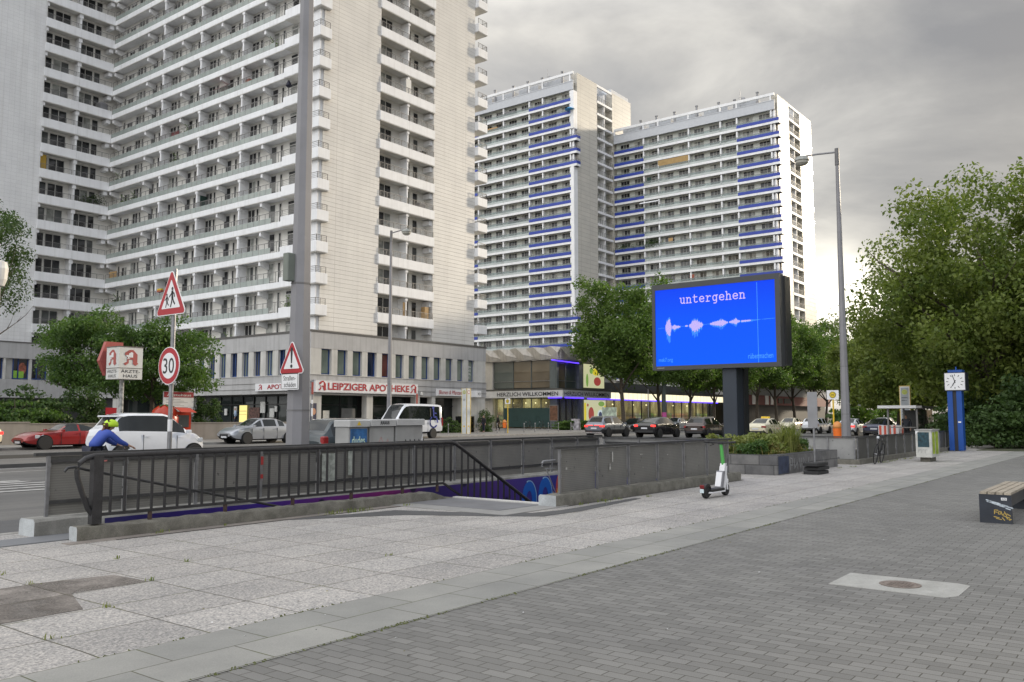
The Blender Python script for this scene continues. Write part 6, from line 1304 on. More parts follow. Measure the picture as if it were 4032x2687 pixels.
kr = mat('glossy strawberry red', (.42, .035, .012), .3, var=.15, ns=2); kg = mat('leaf green paint', (.03, .09, .02), .5)
b = MB(); b.lathe((31.0, 53.0, 0), [(.9, .2), (1.25, .6), (1.42, 1.2), (1.42, 1.9), (1.2, 2.5), (.7, 2.85), (.2, 2.95), (0, 2.97)], 22); b.build('shell', kr, t, True); b = MB(); b.lathe((31.0, 53.0, 0), [(1.1, 0), (.92, .25)], 22); b.build('base', plastic_black, t)
b = MB()
for i in range(7): a = i * .9; b.add([(31 + .1 * math.cos(a), 53 + .1 * math.sin(a), 3.0), (31 + .6 * math.cos(a - .3), 53 + .6 * math.sin(a - .3), 2.95), (31 + 1.15 * math.cos(a), 53 + 1.15 * math.sin(a), 2.72), (31 + .6 * math.cos(a + .3), 53 + .6 * math.sin(a + .3), 2.95)], [(0, 1, 2, 3)])
b.build('leaf_top', kg, t); b = MB(); b.obox((31.6, 51.0, 2.35), (1.9, .2, -.05), (0, 1.2, .35), (0, 0, .05)); b.build('awning', mat('red awning', (.40, .05, .03), .6), t); b = MB(); b.box(31.7, 33.4, 52.0, 53.5, .1, 2.4); b.build('counter', kr, t); b = MB(); b.box(31.9, 33.1, 51.9, 52.0, 1.1, 2.1); b.build('hatch', midroom, t)
t.scale = (.64, .64, .80); t.location = (31.6, 53.0, 0)
t = thing('advert_board', 'small red and white board left of the kiosk', 'sign', (28.3, 54.5, 0)); b = MB(); b.box(28.0, 28.7, 54.0, 54.06, 1.5, 2.15); b.build('board', [signred], t); b = MB(); b.box(28.05, 28.65, 53.98, 54.0, 1.5, 1.72); b.build('lower_strip', signwhite, t); b = MB(); b.tube([(28.35, 54.1, 0), (28.35, 54.1, 1.6)], .04, 6); b.build('post', steel, t)
# beige retaining walls
beige = mat('beige rendered wall', (0.27, 0.245, 0.215), .85, var=.1, ns=.9, streak=.35, dirt=.3, dirtcol=(.14, .12, .10))
b = MB(); b.box(8, 22.5, 52.0, 52.4, 0, 1.22); b.box(7.9, 22.55, 51.95, 52.45, 1.22, 1.29); b.box(18.7, 18.8, 51.97, 52.0, 0, 1.22); tag(b.build('retaining_wall', beige), 'beige rendered low wall at the left edge behind the red car', 'wall')
b = MB(); b.box(22.5, 46.0, 53.8, 54.2, 0, 1.12); b.box(22.5, 46.05, 53.75, 54.25, 1.12, 1.18); tag(b.build('retaining_wall', beige), 'long beige low wall in front of the pharmacy windows', 'wall')
b = MB(); b.box(8, 46.0, 54.2, 93, 0.0, 0.62); struct(b.build('raised_terrace', farpave))

# ------------------------------------------------------------------ clock
cb = mat('clock blue paint', (0.006, 0.062, 0.29), .45, var=.06); cbd = mat('dark clock slot', (0.022, 0.022, 0.028), .5)
t = thing('street_clock', 'blue double column clock with white square face', 'clock', (44.3, 7.85, 0))
b = MB(); b.box(44.0, 44.5, 7.94, 8.16, .03, 2.78); b.build('column', cb, t); b = MB(); b.box(44.0, 44.5, 7.56, 7.78, .03, 2.78); b.build('column', cb, t); b = MB(); b.box(44.06, 44.44, 7.78, 7.94, 0, 2.78); b.build('core', cbd, t)
b = MB(); b.box(43.96, 44.7, 7.36, 8.26, 2.78, 3.62); b.build('clock_case', mat('dark clock case', (.018, .02, .035), .4), t)
b = MB(); b.box(44.0, 44.6, 7.5, 8.1, 3.62, 3.74); b.tube([(44.3, 7.8, 3.74), (44.3, 7.8, 3.9)], .03, 6); b.build('cap', cb, t)
F = FX(43.96, 7.81, 3.2); b = MB(); b.rect(F, -.42, .42, -.39, .39, 0, .012); b.build('clock_face', signwhite, t)
b = MB()
for i in range(12): a = i * math.pi / 6; b.stroke(F, [(.36 * math.sin(a), .33 * math.cos(a)), (.28 * math.sin(a), .26 * math.cos(a))], .028, .013, .016)
b.build('hour_marks', signblack, t)
for a, l_, w in ((-18, .33, .028), (209, .22, .036)): b = MB(); b.stroke(F, [(-.06 * math.sin(R(a)), -.06 * math.cos(R(a))), (l_ * math.sin(R(a)), l_ * math.cos(R(a)))], w, .017, .021); b.build('clock_hand', signblack, t)
b = MB(); b.rect(FX(44.0, 7.75, 1.3), 0, .12, 0, .07, .001, .004); b.build('sticker', signwhite, t)
# poster cabinet
t = thing('utility_cabinet', 'whitish cabinet with dark teal poster and lime green side near the clock', 'utility cabinet', (33.6, 6.9, 0))
b = MB(); b.box(33.0, 34.2, 6.68, 7.2, .16, 1.10); b.build('body', mat('scuffed white cabinet', (.47, .47, .44), .6, var=.15, ns=4, dirt=.45, dirtcol=(.2, .2, .19)), t); b = MB(); b.box(32.97, 34.23, 6.65, 7.23, 1.10, 1.14); b.build('lid', cabm, t); b = MB(); b.box(33.15, 34.1, 6.78, 7.1, 0, .16); b.build('base', concrete, t)
F = FX(33.0, 7.2, .16); b = MB(); b.rect(F, .07, .44, .36, .88, .001, .005); b.build('poster', mat('teal black poster', (.012, .045, .06), .5, var=.9, ns=9), t)
b = MB(); b.poly(F, [(.0, .93), (.0, .80), (.13, .93)], .001, .006); b.build('torn_paper', signwhite, t); b = MB()
for i in range(6): b.stroke(F, [(.06 + i * .06, .15 + (i % 2) * .1), (.1 + i * .05, .28)], .014, .001, .003)
b.build('graffiti', mat('pale grey scrawl', (.25, .25, .25), .7), t)
F = FY(33.0, 6.68, .16); b = MB(); b.rect(F, .12, .5, .12, .88, .001, .004); b.rect(F, .62, 1.05, .1, .9, .001, .004); b.build('poster', mat('lime posters', (.30, .40, .03), .6, var=.45, ns=4), t)
# benches
steelb = mat('navy black bench steel', (.022, .027, .038), .45, .1, var=.2, ns=5, dirt=.3, dirtcol=(.08, .08, .09)); slat = mat('weathered bench wood', (.33, .285, .225), .7, var=.25, ns=4, fine=.15)
def bench(label, x, y, L_):
    t = thing('bench', label, 'bench', (x, y, 0)); W_ = .43
    for a in (x, x + L_ - .06): b = MB(); b.box(a, a + .06, y - W_ / 2, y + W_ / 2, 0, .425); b.build('end_panel', steelb, t)
    b = MB(); b.box(x + .06, x + L_ - .06, y - .12, y + .12, .2, .38); b.build('beam', steelb, t)
    for i in range(4): b = MB(); yy = y - W_ / 2 + .005 + i * .107; b.box(x - .005, x + L_, yy, yy + .09, .427, .462); b.build('slat', slat, t)
    return t
tb = bench('dark metal bench with wooden slats and yellow graffiti at the right edge', 14.8, 2.155, 2.6)
F = FX(14.8, 2.37, 0); b = MB()
for i in range(40):
    u = gr_.random(); x_ = .12 + u * .30; z_ = .33 - u * .09 + gr_.gauss(0, .012); b.stroke(F, [(x_ - .03, z_ + .004), (x_ + .03, z_ - .012)], .012 * gr_.random() + .004, .001, .0015 + i * 2e-5)
b.build('paint_smear', mat('whitish smear', (.42, .47, .52), .7, var=.5, ns=20), tb)
b = MB()
for pts in ([(.20, .20), (.20, .14)], [(.20, .20), (.25, .195)], [(.21, .17), (.24, .165)], [(.26, .18), (.25, .14), (.28, .14), (.285, .18), (.26, .18)], [(.29, .18), (.30, .13), (.33, .15)], [(.33, .18), (.36, .12)], [(.36, .15), (.41, .12)], [(.19, .10), (.26, .085)], [(.22, .075), (.29, .06)], [(.30, .09), (.33, .05)], [(.35, .10), (.40, .055)], [(.36, .075), (.42, .07)], [(.31, .12), (.40, .09)]): b.stroke(F, pts, .011, .001, .003)
b.build('graffiti', mat('ochre marker', (.48, .34, .08), .6), tb)
b = MB(); b.rect(F, .295, .37, .345, .385, .001, .003); b.build('sticker', signwhite, tb); text('AZB', F, .305, .36, .352, .378, signblack, 'lettering', tb, .004)
bench('second dark bench cut off by the right edge farther away', 32.4, 3.45, 2.4)

# ------------------------------------------------------------------ bus stop furniture
def Hdisc(b, F, x, y, r, m0, m1, d=.002):
    b.disc(F, x, y, r, d, d + .004, m1, 28); b.disc(F, x, y, r * .9, d + .005, d + .009, m0, 28)
    b.disc(F, x, y, r * .78, d + .010, d + .012, m1, 28); b.disc(F, x, y, r * .70, d + .013, d + .015, m0, 28)
    for a in (-.22, .22): b.rect(F, x + a * r - r * .06, x + a * r + r * .06, y - r * .36, y + r * .36, d + .016, d + .02, m1)
    b.rect(F, x - .16 * r, x + .16 * r, y - r * .06, y + r * .06, d + .016, d + .02, m1)
hyel = mat('stop sign yellow', (.66, .48, .02), .45); hgr = mat('stop sign lime', (.42, .48, .05), .45); hdk = mat('stop sign dark green', (.02, .035, .02), .5)
def stop_sign(label, x, y, zt, w, h):
    t = thing('bus_stop_sign', label, 'bus stop sign', (x, y, 0), 0, 'bus stop signs'); F = FX(x, y, zt - h)
    b = MB(); b.rect(F, -w / 2, w / 2, 0, h, -.03, 0); b.build('plate', signwhite, t); b = MB(); Hdisc(b, F, 0, h / 2, h * .36, 0, 1); b.build('stop_emblem', [hyel, hdk], t)
    b = MB(); b.tube([(x + .05, y, -.05), (x + .05, y, zt - .05)], .045, 8); b.build('pole', yellow, t); return t
stop_sign('white stop plate with yellow H on a yellow pole left of the tall street lamp', 49.7, 15.1, 3.07, .66, .52)
stop_sign('far white stop plate with H on a yellow pole before the supermarket', 65.2, 50.3, 3.3, .62, .52)
def bin_(label, x, y, z0, s=1.0):
    t = thing('litter_bin', label, 'litter bin', (x, y, 0), 0, 'orange litter bins'); b = MB(); b.lathe((x, y, z0), [(.2 * s, 0), (.24 * s, .45 * s), (.24 * s, .62 * s)], 14); b.build('bucket', orange, t, True, 40)
    b = MB(); b.lathe((x, y, z0), [(.245 * s, .62 * s), (.24 * s, .75 * s), (.17 * s, .92 * s), (.06 * s, .98 * s), (0, .99 * s)], 14); b.build('hood', mat('bin hood orange', (.62, .25, .07), .5) if 'bin hood orange' not in MATS else MATS['bin hood orange'], t, True); b = MB(); b.tube([(x + .12, y, -.05), (x + .12, y, z0 + .5)], .04, 6); b.build('post', steel, t)
bin_('orange domed litter bin between the stop pole and the tall lamp', 49.5, 14.83, .28, 1.05); bin_('small orange litter bin hanging on the far stop pole', 65.0, 50.5, .5, .8)
t = thing('stop_totem', 'flat white and yellow bus stop totem rising behind the shelter', 'bus stop sign', (63.4, 14.4, 0)); F = FX(63.3, 14.74, 0)
b = MB(); b.rect(F, 0, .70, 0, 3.7, -.16, 0); b.build('frame', mat('totem yellow', (.68, .50, .14), .45), t); b = MB(); b.rect(F, .05, .66, .05, 3.64, .001, .01); b.build('panel', signwhite, t); b = MB(); b.rect(F, .11, .60, .3, 3.56, .011, .016); b.build('display', mat('grey display pane', (.36, .39, .42), .3), t)
b = MB(); Hdisc(b, F, .355, 3.26, .19, 0, 1, .017); b.build('stop_emblem', [hgr, mat('pale lime line', (.6, .62, .35), .5)], t); b = MB()
for z, a in ((2.88, .38), (2.84, .45), (2.70, .2), (2.66, .35), (1.9, .4), (1.7, .4)): b.rect(F, .14, .14 + a, z, z + .025, .017, .019)
b.build('text_line', mat('dark print', (.08, .08, .09), .6), t)
t = thing('stop_pillar', 'tall white bus information pillar with yellow edges on the far pavement', 'bus stop sign', (60.9, 51.8, 0))
b = MB(); b.box(60.6, 61.15, 51.5, 52.1, 0, 4.17); b.build('body', mat('ivory pillar', (.68, .66, .58), .5, var=.05), t)
for F, w, ka in ((FX(60.6, 52.1, 0), .6, 0), (FY(60.6, 51.5, 0), .55, 1)):
    b = MB(); b.rect(F, .05, w - .05, 1.0, 2.5, .001, .008); b.rect(F, .05, w - .05, 2.56, 4.08, .001, .008); b.rect(F, .05, w - .05, .1, .95, .001, .006); b.build('pane', mat('pale pane', (.60, .63, .64), .3, var=.1) if 'pale pane' not in MATS else MATS['pale pane'], t)
    b = MB(); b.disc(F, w / 2, 3.82, .18, .009, .014, 0, 18); b.disc(F, w / 2, 3.82, .13, .015, .018, 1, 18); b.build('stop_emblem', [hgr if ka == 0 else signred, mat('emblem centre', (.5, .5, .3), .5) if ka == 0 else signwhite], t); b = MB(); b.rect(F, w / 2 - .08, w / 2 + .08, .6, .76, .007, .012); b.build('sticker', yellow, t)
    b = MB(); b.rect(F, -.02, .035, 0, 4.2, .0, .02); b.rect(F, w - .035, w + .02, 0, 4.2, 0, .02); b.build('edge', yellow if ka else mat('totem edge', (.62, .50, .20), .45), t)
b = MB(); b.rect(FX(60.6, 52.1, 0), .2, .42, 3.15, 3.2, .009, .012); b.rect(FX(60.6, 52.1, 0), .2, .36, 3.02, 3.06, .009, .012); b.build('text_line', signblack, t)
t = thing('bus_shelter', 'glazed bus shelter with flat roof behind the dark fence', 'bus shelter', (58, 13, 0))
b = MB(); b.box(56.0, 60.6, 11.8, 14.3, 2.1, 2.24); b.build('roof', mat('grey shelter roof', (.30, .29, .28), .5), t); b = MB(); b.box(55.95, 56.0, 12.1, 14.32, 2.09, 2.26); b.build('roof_edge', signwhite, t)
for x, y in ((56.3, 13.8), (56.3, 12.15), (60.3, 13.8), (60.3, 12.15), (58.3, 12.15)): b = MB(); b.box(x - .05, x + .05, y - .05, y + .05, -.05, 2.1); b.build('post', railgrey, t)
sgl = clearglass('shelter glass', (.35, .4, .38), .1, .5)
b = MB(); b.box(56.35, 60.25, 12.1, 12.13, .3, 2.0); b.build('rear_glass', sgl, t); b = MB(); b.box(56.28, 56.31, 12.25, 13.75, .9, .96); b.build('side_rail', railgrey, t); b = MB(); b.box(56.6, 59.8, 12.3, 12.7, .45, .5); b.build('seat', railgrey, t); b = MB(); b.box(60.28, 60.36, 12.2, 13.75, .4, 2.0); b.build('poster_case', mat('dark poster case', (.02, .022, .022), .3), t)
for i, (x, y, w, lab) in enumerate(((61.0, 15.6, 1.3, 'left red and white construction barrier behind the bus shelter'), (61.5, 14.9, .8, 'right short red and white barrier board behind the bus shelter'))):
    t = thing('construction_barrier', lab, 'barrier', (x, y, 0), 0, 'construction barriers'); F = FX(x, y, 0); b = MB(); b.rect(F, 0, w, .35, 1.0, -.04, 0); b.build('board', signwhite, t); b = MB(); q = 0
    while q < w - .1: b.rect(F, q + .05, min(q + .2, w), .37, .98, .001, .004); q += .3
    b.build('red_stripes', mat('barrier red', (.62, .10, .06), .5) if 'barrier red' not in MATS else MATS['barrier red'], t); b = MB(); b.rect(F, .1, .16, -.05, .4, -.05, 0); b.rect(F, w - .16, w - .1, -.05, .4, -.05, 0); b.build('leg', plastic_black, t)
t = thing('traffic_sign', 'back of a grey direction sign in front of the clock trees', 'traffic sign', (78, 11.5, 0)); b = MB(); b.box(78, 78.05, 10.5, 12.1, 2.6, 4.3); b.build('sign_back', mat('sign back grey', (.30, .30, .29), .5, .2), t); b = MB(); b.tube([(78.08, 11.0, 0), (78.08, 11.0, 4.2)], .06, 6); b.tube([(78.08, 11.7, 0), (78.08, 11.7, 4.2)], .06, 6); b.build('post', steel, t)
# bollards
bolm = MB().lathe((0, 0, 0), [(.05, 0), (.05, .2), (.035, .25), (.035, .75), (.06, .8), (.06, .88), (.02, .95), (0, .96)], 10).mesh('bollard', steel)
names_ = ['first steel bollard left of the ivory pillar', 'steel bollard just right of the ivory pillar', 'steel bollard left of the two pedestrians', 'steel bollard in front of the pedestrians', 'steel bollard right of the pedestrians', 'steel bollard before the left frosted film', 'steel bollard before the middle of the frosted film', 'steel bollard left of the far stop pole', 'steel bollard right of the far stop pole', 'steel bollard before the advert stand', 'last steel bollard before the grey crossover']
for i, x in enumerate((57.5, 61.9, 64.5, 66.4, 68.8, 71.0, 73.0, 75.2, 77.2, 79.4, 81.8)):
    y = 51.0 + (0.25 if i % 2 else 0); o = link('bollard', bolm, None, (x, y, 0)); tag(o, names_[i], 'bollard', 'steel bollards on the far pavement')
t = thing('advert_stand', 'folding advert stand with black and white posters before the supermarket', 'sign', (84.3, 55, 0))
for s in (-1, 1): b = MB(); b.obox((84.3 + s * .25, 54.5, 0), (.03, 0, 0), (0, 1.1, 0), (-s * .22, 0, 1.3)); b.build('panel', mat('grey print panel', (.35, .33, .36), .6, var=.6, ns=4) if 'grey print panel' not in MATS else MATS['grey print panel'], t)
t = thing('city_map', 'map board on a grey stand beside the grey crossover', 'sign', (90.5, 54, 0)); b = MB(); b.box(90.5, 90.6, 53.2, 55.2, 1.3, 2.7); b.build('board', mat('pastel map print', (.42, .50, .42), .6, var=.5, ns=2.5), t); b = MB(); b.box(90.6, 90.7, 53.8, 54.6, 0, 1.3); b.build('stand', cabm, t)
t = thing('poster_frame', 'brown poster in a silver frame at the supermarket corner', 'sign', (88, 62, 0)); b = MB(); b.box(88.0, 88.08, 60.0, 61.3, 1.0, 3.0); b.build('frame', steel, t); b = MB(); b.box(87.98, 88.0, 60.08, 61.22, 1.1, 2.9); b.build('poster', mat('brown poster', (.16, .08, .05), .5, var=.5, ns=3), t); b = MB(); b.tube([(88.05, 60.2, 0), (88.05, 60.2, 1.1)], .04, 6); b.tube([(88.05, 61.1, 0), (88.05, 61.1, 1.1)], .04, 6); b.build('leg', steel, t)
t = thing('flower_display', 'tiered dark shelf of flowers in front of the flower shop', 'display', (67, 56, 0))
for i in range(4): b = MB(); b.box(64.8, 66.6, 55.4 + i * .3, 55.7 + i * .3, .3 + i * .4, .34 + i * .4); b.build('shelf', blackgloss, t)
b = MB()
for i in range(260): p = (gr_.uniform(64.8, 66.6), gr_.uniform(55.4, 56.6), gr_.uniform(.4, 2.0)); s = gr_.uniform(.03, .08); b.add([(p[0] - s, p[1], p[2]), (p[0], p[1] - s, p[2] + s * .4), (p[0] + s, p[1], p[2]), (p[0], p[1] + s, p[2] + s * .5)], [(0, 1, 2, 3)], i % 3)
b.build('flowers', [leaf_dark, leaf_loc, yel], t); b = MB(); b.box(64.9, 65.0, 55.5, 56.6, 0, 1.6); b.box(66.4, 66.5, 55.5, 56.6, 0, 1.6); b.build('leg', blackgloss, t)

# ------------------------------------------------------------------ vehicles
def carpaint(name, col, metal=0.3, rough=0.28):
    return MATS[name] if name in MATS else mat(name, col, rough, metal, var=0.04, ns=3, coat=0.8)
tyre_m = mat('tyre rubber', (0.018, 0.018, 0.019), 0.8, var=.15); rim_m = mat('alloy rim', (0.42, 0.42, 0.43), 0.3, 0.8, var=.1); rimd_m = mat('dark alloy rim', (0.07, 0.07, 0.075), 0.35, 0.6)
carglass = glassmat('dark car glass', (0.014, 0.017, 0.018), 0.02, 0.3, 1.0, 0.8); trim = mat('black car trim', (0.016, 0.016, 0.018), 0.5); archm = mat('wheel arch black', (0.006, 0.006, 0.006), 0.9)
tail_on = emis('lit tail light', (1.0, 0.05, 0.04), 1.6, (.3, .01, .01)); tail_off = mat('red tail light', (0.26, 0.012, 0.014), .2, coat=.6); headm = mat('headlight lens', (0.55, 0.58, 0.62), .08, .2, spec=.9); platem = mat('number plate', (0.60, 0.61, 0.64), .4); chrome = mat('bright trim', (0.55, 0.55, 0.56), .2, .9)
# stations from rear (0) to front (1): x, z low, belt, top, top half-width factor, body half-width factor; then cabin indices (rear glass base, roof rear, roof front, cowl)
PROF = {
 'sedan': ([(0, .34, .50, .55, .80, .80), (.015, .24, .62, .69, .82, .90), (.10, .16, .665, .735, .80, .97), (.16, .15, .67, .75, .78, .99), (.33, .14, .67, .975, .66, 1), (.48, .14, .665, 1.0, .68, 1), (.58, .14, .66, .97, .68, 1), (.735, .14, .645, .70, .80, .99), (.88, .15, .585, .635, .78, .96), (.965, .20, .47, .52, .76, .87), (1, .30, .40, .43, .70, .74)], (3, 4, 6, 7)),
 'coupe': ([(0, .34, .52, .60, .82, .82), (.02, .24, .66, .75, .82, .93), (.12, .15, .70, .80, .78, .99), (.22, .14, .70, .86, .70, 1), (.33, .14, .69, .97, .64, 1), (.42, .14, .685, 1.0, .64, 1), (.50, .14, .68, .96, .65, 1), (.62, .14, .665, .73, .80, .99), (.85, .15, .60, .67, .78, .97), (.96, .20, .48, .55, .74, .88), (1, .28, .40, .45, .68, .75)], (2, 4, 6, 7)),
 'hatch': ([(0, .36, .50, .56, .82, .84), (.02, .24, .60, .67, .82, .93), (.05, .17, .635, .72, .80, .96), (.07, .15, .64, .76, .78, .97), (.15, .14, .64, .965, .70, .99), (.40, .13, .625, 1.0, .72, 1), (.62, .13, .61, .965, .71, 1), (.82, .14, .585, .64, .80, .98), (.92, .16, .53, .575, .78, .94), (.98, .24, .42, .46, .74, .84), (1, .32, .38, .40, .7, .74)], (3, 4, 6, 7)),
 'suv': ([(0, .34, .50, .58, .84, .86), (.015, .24, .60, .66, .84, .94), (.035, .19, .63, .70, .82, .97), (.05, .18, .64, .73, .80, .98), (.13, .17, .645, .955, .70, .99), (.38, .16, .635, 1.0, .72, 1), (.58, .16, .625, .97, .71, 1), (.755, .16, .605, .665, .82, .99), (.90, .18, .56, .61, .80, .96), (.975, .24, .46, .50, .78, .88), (1, .32, .38, .42, .72, .78)], (3, 4, 6, 7)),
 'fastback': ([(0, .36, .52, .58, .82, .82), (.012, .26, .64, .685, .82, .92), (.05, .18, .66, .715, .80, .97), (.08, .16, .665, .735, .78, .98), (.30, .15, .665, .96, .66, 1), (.46, .14, .655, 1.0, .68, 1), (.60, .14, .645, .955, .68, 1), (.79, .14, .62, .67, .80, .99), (.91, .16, .55, .60, .78, .95), (.975, .22, .44, .48, .76, .86), (1, .30, .37, .40, .7, .74)], (3, 4, 6, 7)),
 'van': ([(0, .20, .50, .94, .86, .93), (.008, .17, .50, .965, .88, .96), (.03, .16, .50, .975, .86, .98), (.05, .15, .50, .98, .84, .99), (.055, .15, .50, .985, .84, .99), (.40, .14, .50, 1.0, .85, 1), (.70, .14, .50, .97, .84, 1), (.875, .14, .475, .53, .86, .98), (.955, .15, .41, .455, .82, .95), (.99, .18, .33, .37, .78, .88), (1, .22, .28, .31, .74, .80)], (3, 4, 6, 7)),
}
WHEEL = {}
def wheel_meshes(r, w, dark):
    k = (round(r, 2), dark)
    if k in WHEEL: return WHEEL[k]
    b = MB(); b.lathe((0, 0, 0), [(r * .66, -w / 2), (r * .95, -w / 2), (r, -w * .35), (r, w * .35), (r * .95, w / 2), (r * .66, w / 2)], 24, 0, 'y'); ty = b.mesh('tyre', tyre_m, False, 40)
    b = MB(); b.lathe((0, 0, 0), [(r * .67, -w * .42), (r * .60, -w * .30), (r * .58, -w * .05), (0, -w * .02)], 24, 1, 'y')
    for i in range(5):
        a = i * 1.2566; ca, sa = math.cos(a), math.sin(a); u = .17 * r
        b.add([(-sa * u + ca * r * .1, -w * .38, ca * u + sa * r * .1), (sa * u + ca * r * .1, -w * .38, -ca * u + sa * r * .1), (ca * r * .63 + sa * u * 1.4, -w * .40, sa * r * .63 - ca * u * 1.4), (ca * r * .63 - sa * u * 1.4, -w * .40, sa * r * .63 + ca * u * 1.4)], [(0, 1, 2, 3)], 0)
    b.lathe((0, 0, 0), [(r * .69, -w * .44), (r * .66, -w * .47), (r * .60, -w * .44), (r * .585, -w * .34)], 24, 0, 'y'); b.lathe((0, 0, 0), [(r * .16, -w * .42), (r * .12, -w * .45), (0, -w * .45)], 12, 0, 'y')
    WHEEL[k] = (ty, b.mesh('rim', [rimd_m if dark else rim_m, archm])); return WHEEL[k]
def car(label, cat, name, x, y, hd, L_, W_, H_, kind, paint, wr=.33, axles=(.17, .81), dark=False, lit=False, roofp=None, plate=True, rails_=None, arch=1.16, z=-.08, door=(.36, .58)):
    """loft a body through the side profile, split it into body, windows and windscreens, then add wheels, lamps, mirrors, seams"""
    t = local(name, label, cat, (x, y, z), hd)
    st, (i0, i1, i2, i3) = PROF[kind]; S = 4; n = len(st)
    arr = np.array(st)
    def cat_(i, f):
        p0, p1, p2, p3 = arr[max(i - 1, 0)], arr[i], arr[i + 1], arr[min(i + 2, n - 1)]
        m1 = (p2 - p0) / max(p2[0] - p0[0], 1e-6) * (p2[0] - p1[0]); m2 = (p3 - p1) / max(p3[0] - p1[0], 1e-6) * (p2[0] - p1[0])
        q = (2 * f**3 - 3 * f * f + 1) * p1 + (f**3 - 2 * f * f + f) * m1 + (-2 * f**3 + 3 * f * f) * p2 + (f**3 - f * f) * m2
        lo, hi = np.minimum(p1, p2), np.maximum(p1, p2); return np.clip(q, lo, hi)
    rows = []; seg = []
    for i in range(n - 1):
        for k in range(S): rows.append(cat_(i, k / S)); seg.append(i + k / S)
    rows.append(arr[-1]); seg.append(n - 1.0)
    V = []; NR = 0
    for (fx, zl, zb_, zt, wt, wf) in rows:
        X = (fx - .5) * L_; hw = W_ / 2 * wf; z0, z1, z2 = zl * H_, zb_ * H_, zt * H_
        half = [(hw * .80, z0), (hw * .97, z0 + .05 * H_), (hw * 1.0, z0 + (z1 - z0) * .45), (hw * .995, z0 + (z1 - z0) * .62), (hw * .955, z1), (hw * (.955 + (wt * .985 - .955) * .06), z1 + (z2 - z1) * .06), (hw * (.955 + (wt - .955) * .90), z1 + (z2 - z1) * .88), (hw * wt * .93, z2 - .006 * H_), (hw * wt * .80, z2 + .002), (hw * wt * .4, z2 + .010 * H_)]
        ring = [(X, -a, c_) for a, c_ in half] + [(X, 0, z2 + .013 * H_)] + [(X, a, c_) for a, c_ in half[::-1]]
        NR = len(ring); V += ring
    parts = {}
    def put(nm, f): parts.setdefault(nm, []).append(f)
    for i in range(len(rows) - 1):
        s = seg[i] + .5 / S
        for j in range(NR - 1):
            f = (i * NR + j, (i + 1) * NR + j, (i + 1) * NR + j + 1, i * NR + j + 1); jj = j if j < NR // 2 else NR - 2 - j
            nm = 'body'
            fx = (rows[i][0] + rows[i + 1][0]) / 2
            if jj == 5 and i0 + .55 < s < i3 - .35 and not any(abs(fx - q) < .014 for q in door): nm = 'side_window'
            elif jj >= 8 and i0 + .1 < s < i1 - .05: nm = 'rear_window'
            elif jj >= 8 and i2 + .05 < s < i3: nm = 'windscreen'
            elif jj == 0 or (jj == 1 and kind in ('suv',)): nm = 'sill_trim'
            elif roofp is not None and jj >= 6 and i0 < s < i2 + .3: nm = 'roof'
            put(nm, f)
    put('body', tuple(range(NR))[::-1]); put('body', tuple((len(rows) - 1) * NR + j for j in range(NR)))
    put('sill_trim', (0, NR - 1, (len(rows) - 1) * NR + NR - 1, (len(rows) - 1) * NR))
    mm = {'body': paint, 'side_window': carglass, 'rear_window': carglass, 'windscreen': carglass, 'sill_trim': trim, 'roof': roofp}
    for nm, fs in parts.items():
        used = sorted({i for f in fs for i in f}); ix = {u: k for k, u in enumerate(used)}
        if nm == 'side_window':
            for sgn in (-1, 1):
                ff = [f for f in fs if sum(V[i][1] for i in f) * sgn > 0]; us = sorted({i for f in ff for i in f}); ix2 = {u: k for k, u in enumerate(us)}
                b = MB(); b.add([V[u] for u in us], [[ix2[i] for i in f] for f in ff]); b.build(nm, mm[nm], t, True)
            continue
        b = MB(); b.add([V[u] for u in used], [[ix[i] for i in f] for f in fs]); b.build(nm, mm[nm], t, False, 38)
    hw = W_ / 2
    ty, rm = wheel_meshes(wr, .21, dark)
    for a in axles:
        X = (a - .5) * L_
        for sgn in (-1, 1):
            b = MB(); b.lathe((X, sgn * (hw - .12), wr * 1.02), [(wr * arch, -.123), (wr * arch, .123)], 26, 0, 'y'); b.build('wheel_arch', archm, t)
            w = link('wheel', ty, t, (X, sgn * (hw - .05), wr), 0 if sgn < 0 else math.pi); link('rim', rm, w)
    belt = lambda f: float(np.interp(f, arr[:, 0], arr[:, 2])) * H_
    for sgn in (-1, 1):
        for dx in door + ((door[1] + .17,) if kind not in ('coupe', 'hatch') else ()):
            if dx > .8: continue
            X = (dx - .5) * L_; b = MB(); b.box(X - .006, X + .006, min(sgn * (hw - .03), sgn * (hw + .003)), max(sgn * (hw - .03), sgn * (hw + .003)), .20 * H_, belt(dx) * .93); b.build('door_seam', trim, t)
            X -= .0; b = MB(); yy = sgn * (hw - .002); b.box(X + .08, X + .24, min(yy, yy + sgn * .018), max(yy, yy + sgn * .018), belt(dx) * .86, belt(dx) * .86 + .025); b.build('door_handle', paint, t)
        xm = (arr[i3][0] - .5) * L_ - .12; zm = arr[i3][2] * H_; b = MB(); yy = sgn * (hw * .97); b.bev(xm - .07, xm + .07, min(yy, yy + sgn * .19), max(yy, yy + sgn * .19), zm + .02, zm + .15, .02); b.build('mirror', paint if kind != 'van' else trim, t)
        # rear and front lamps follow the corner of the body
        rw = W_ / 2 * arr[1][5]; zt_ = arr[1][2] * H_
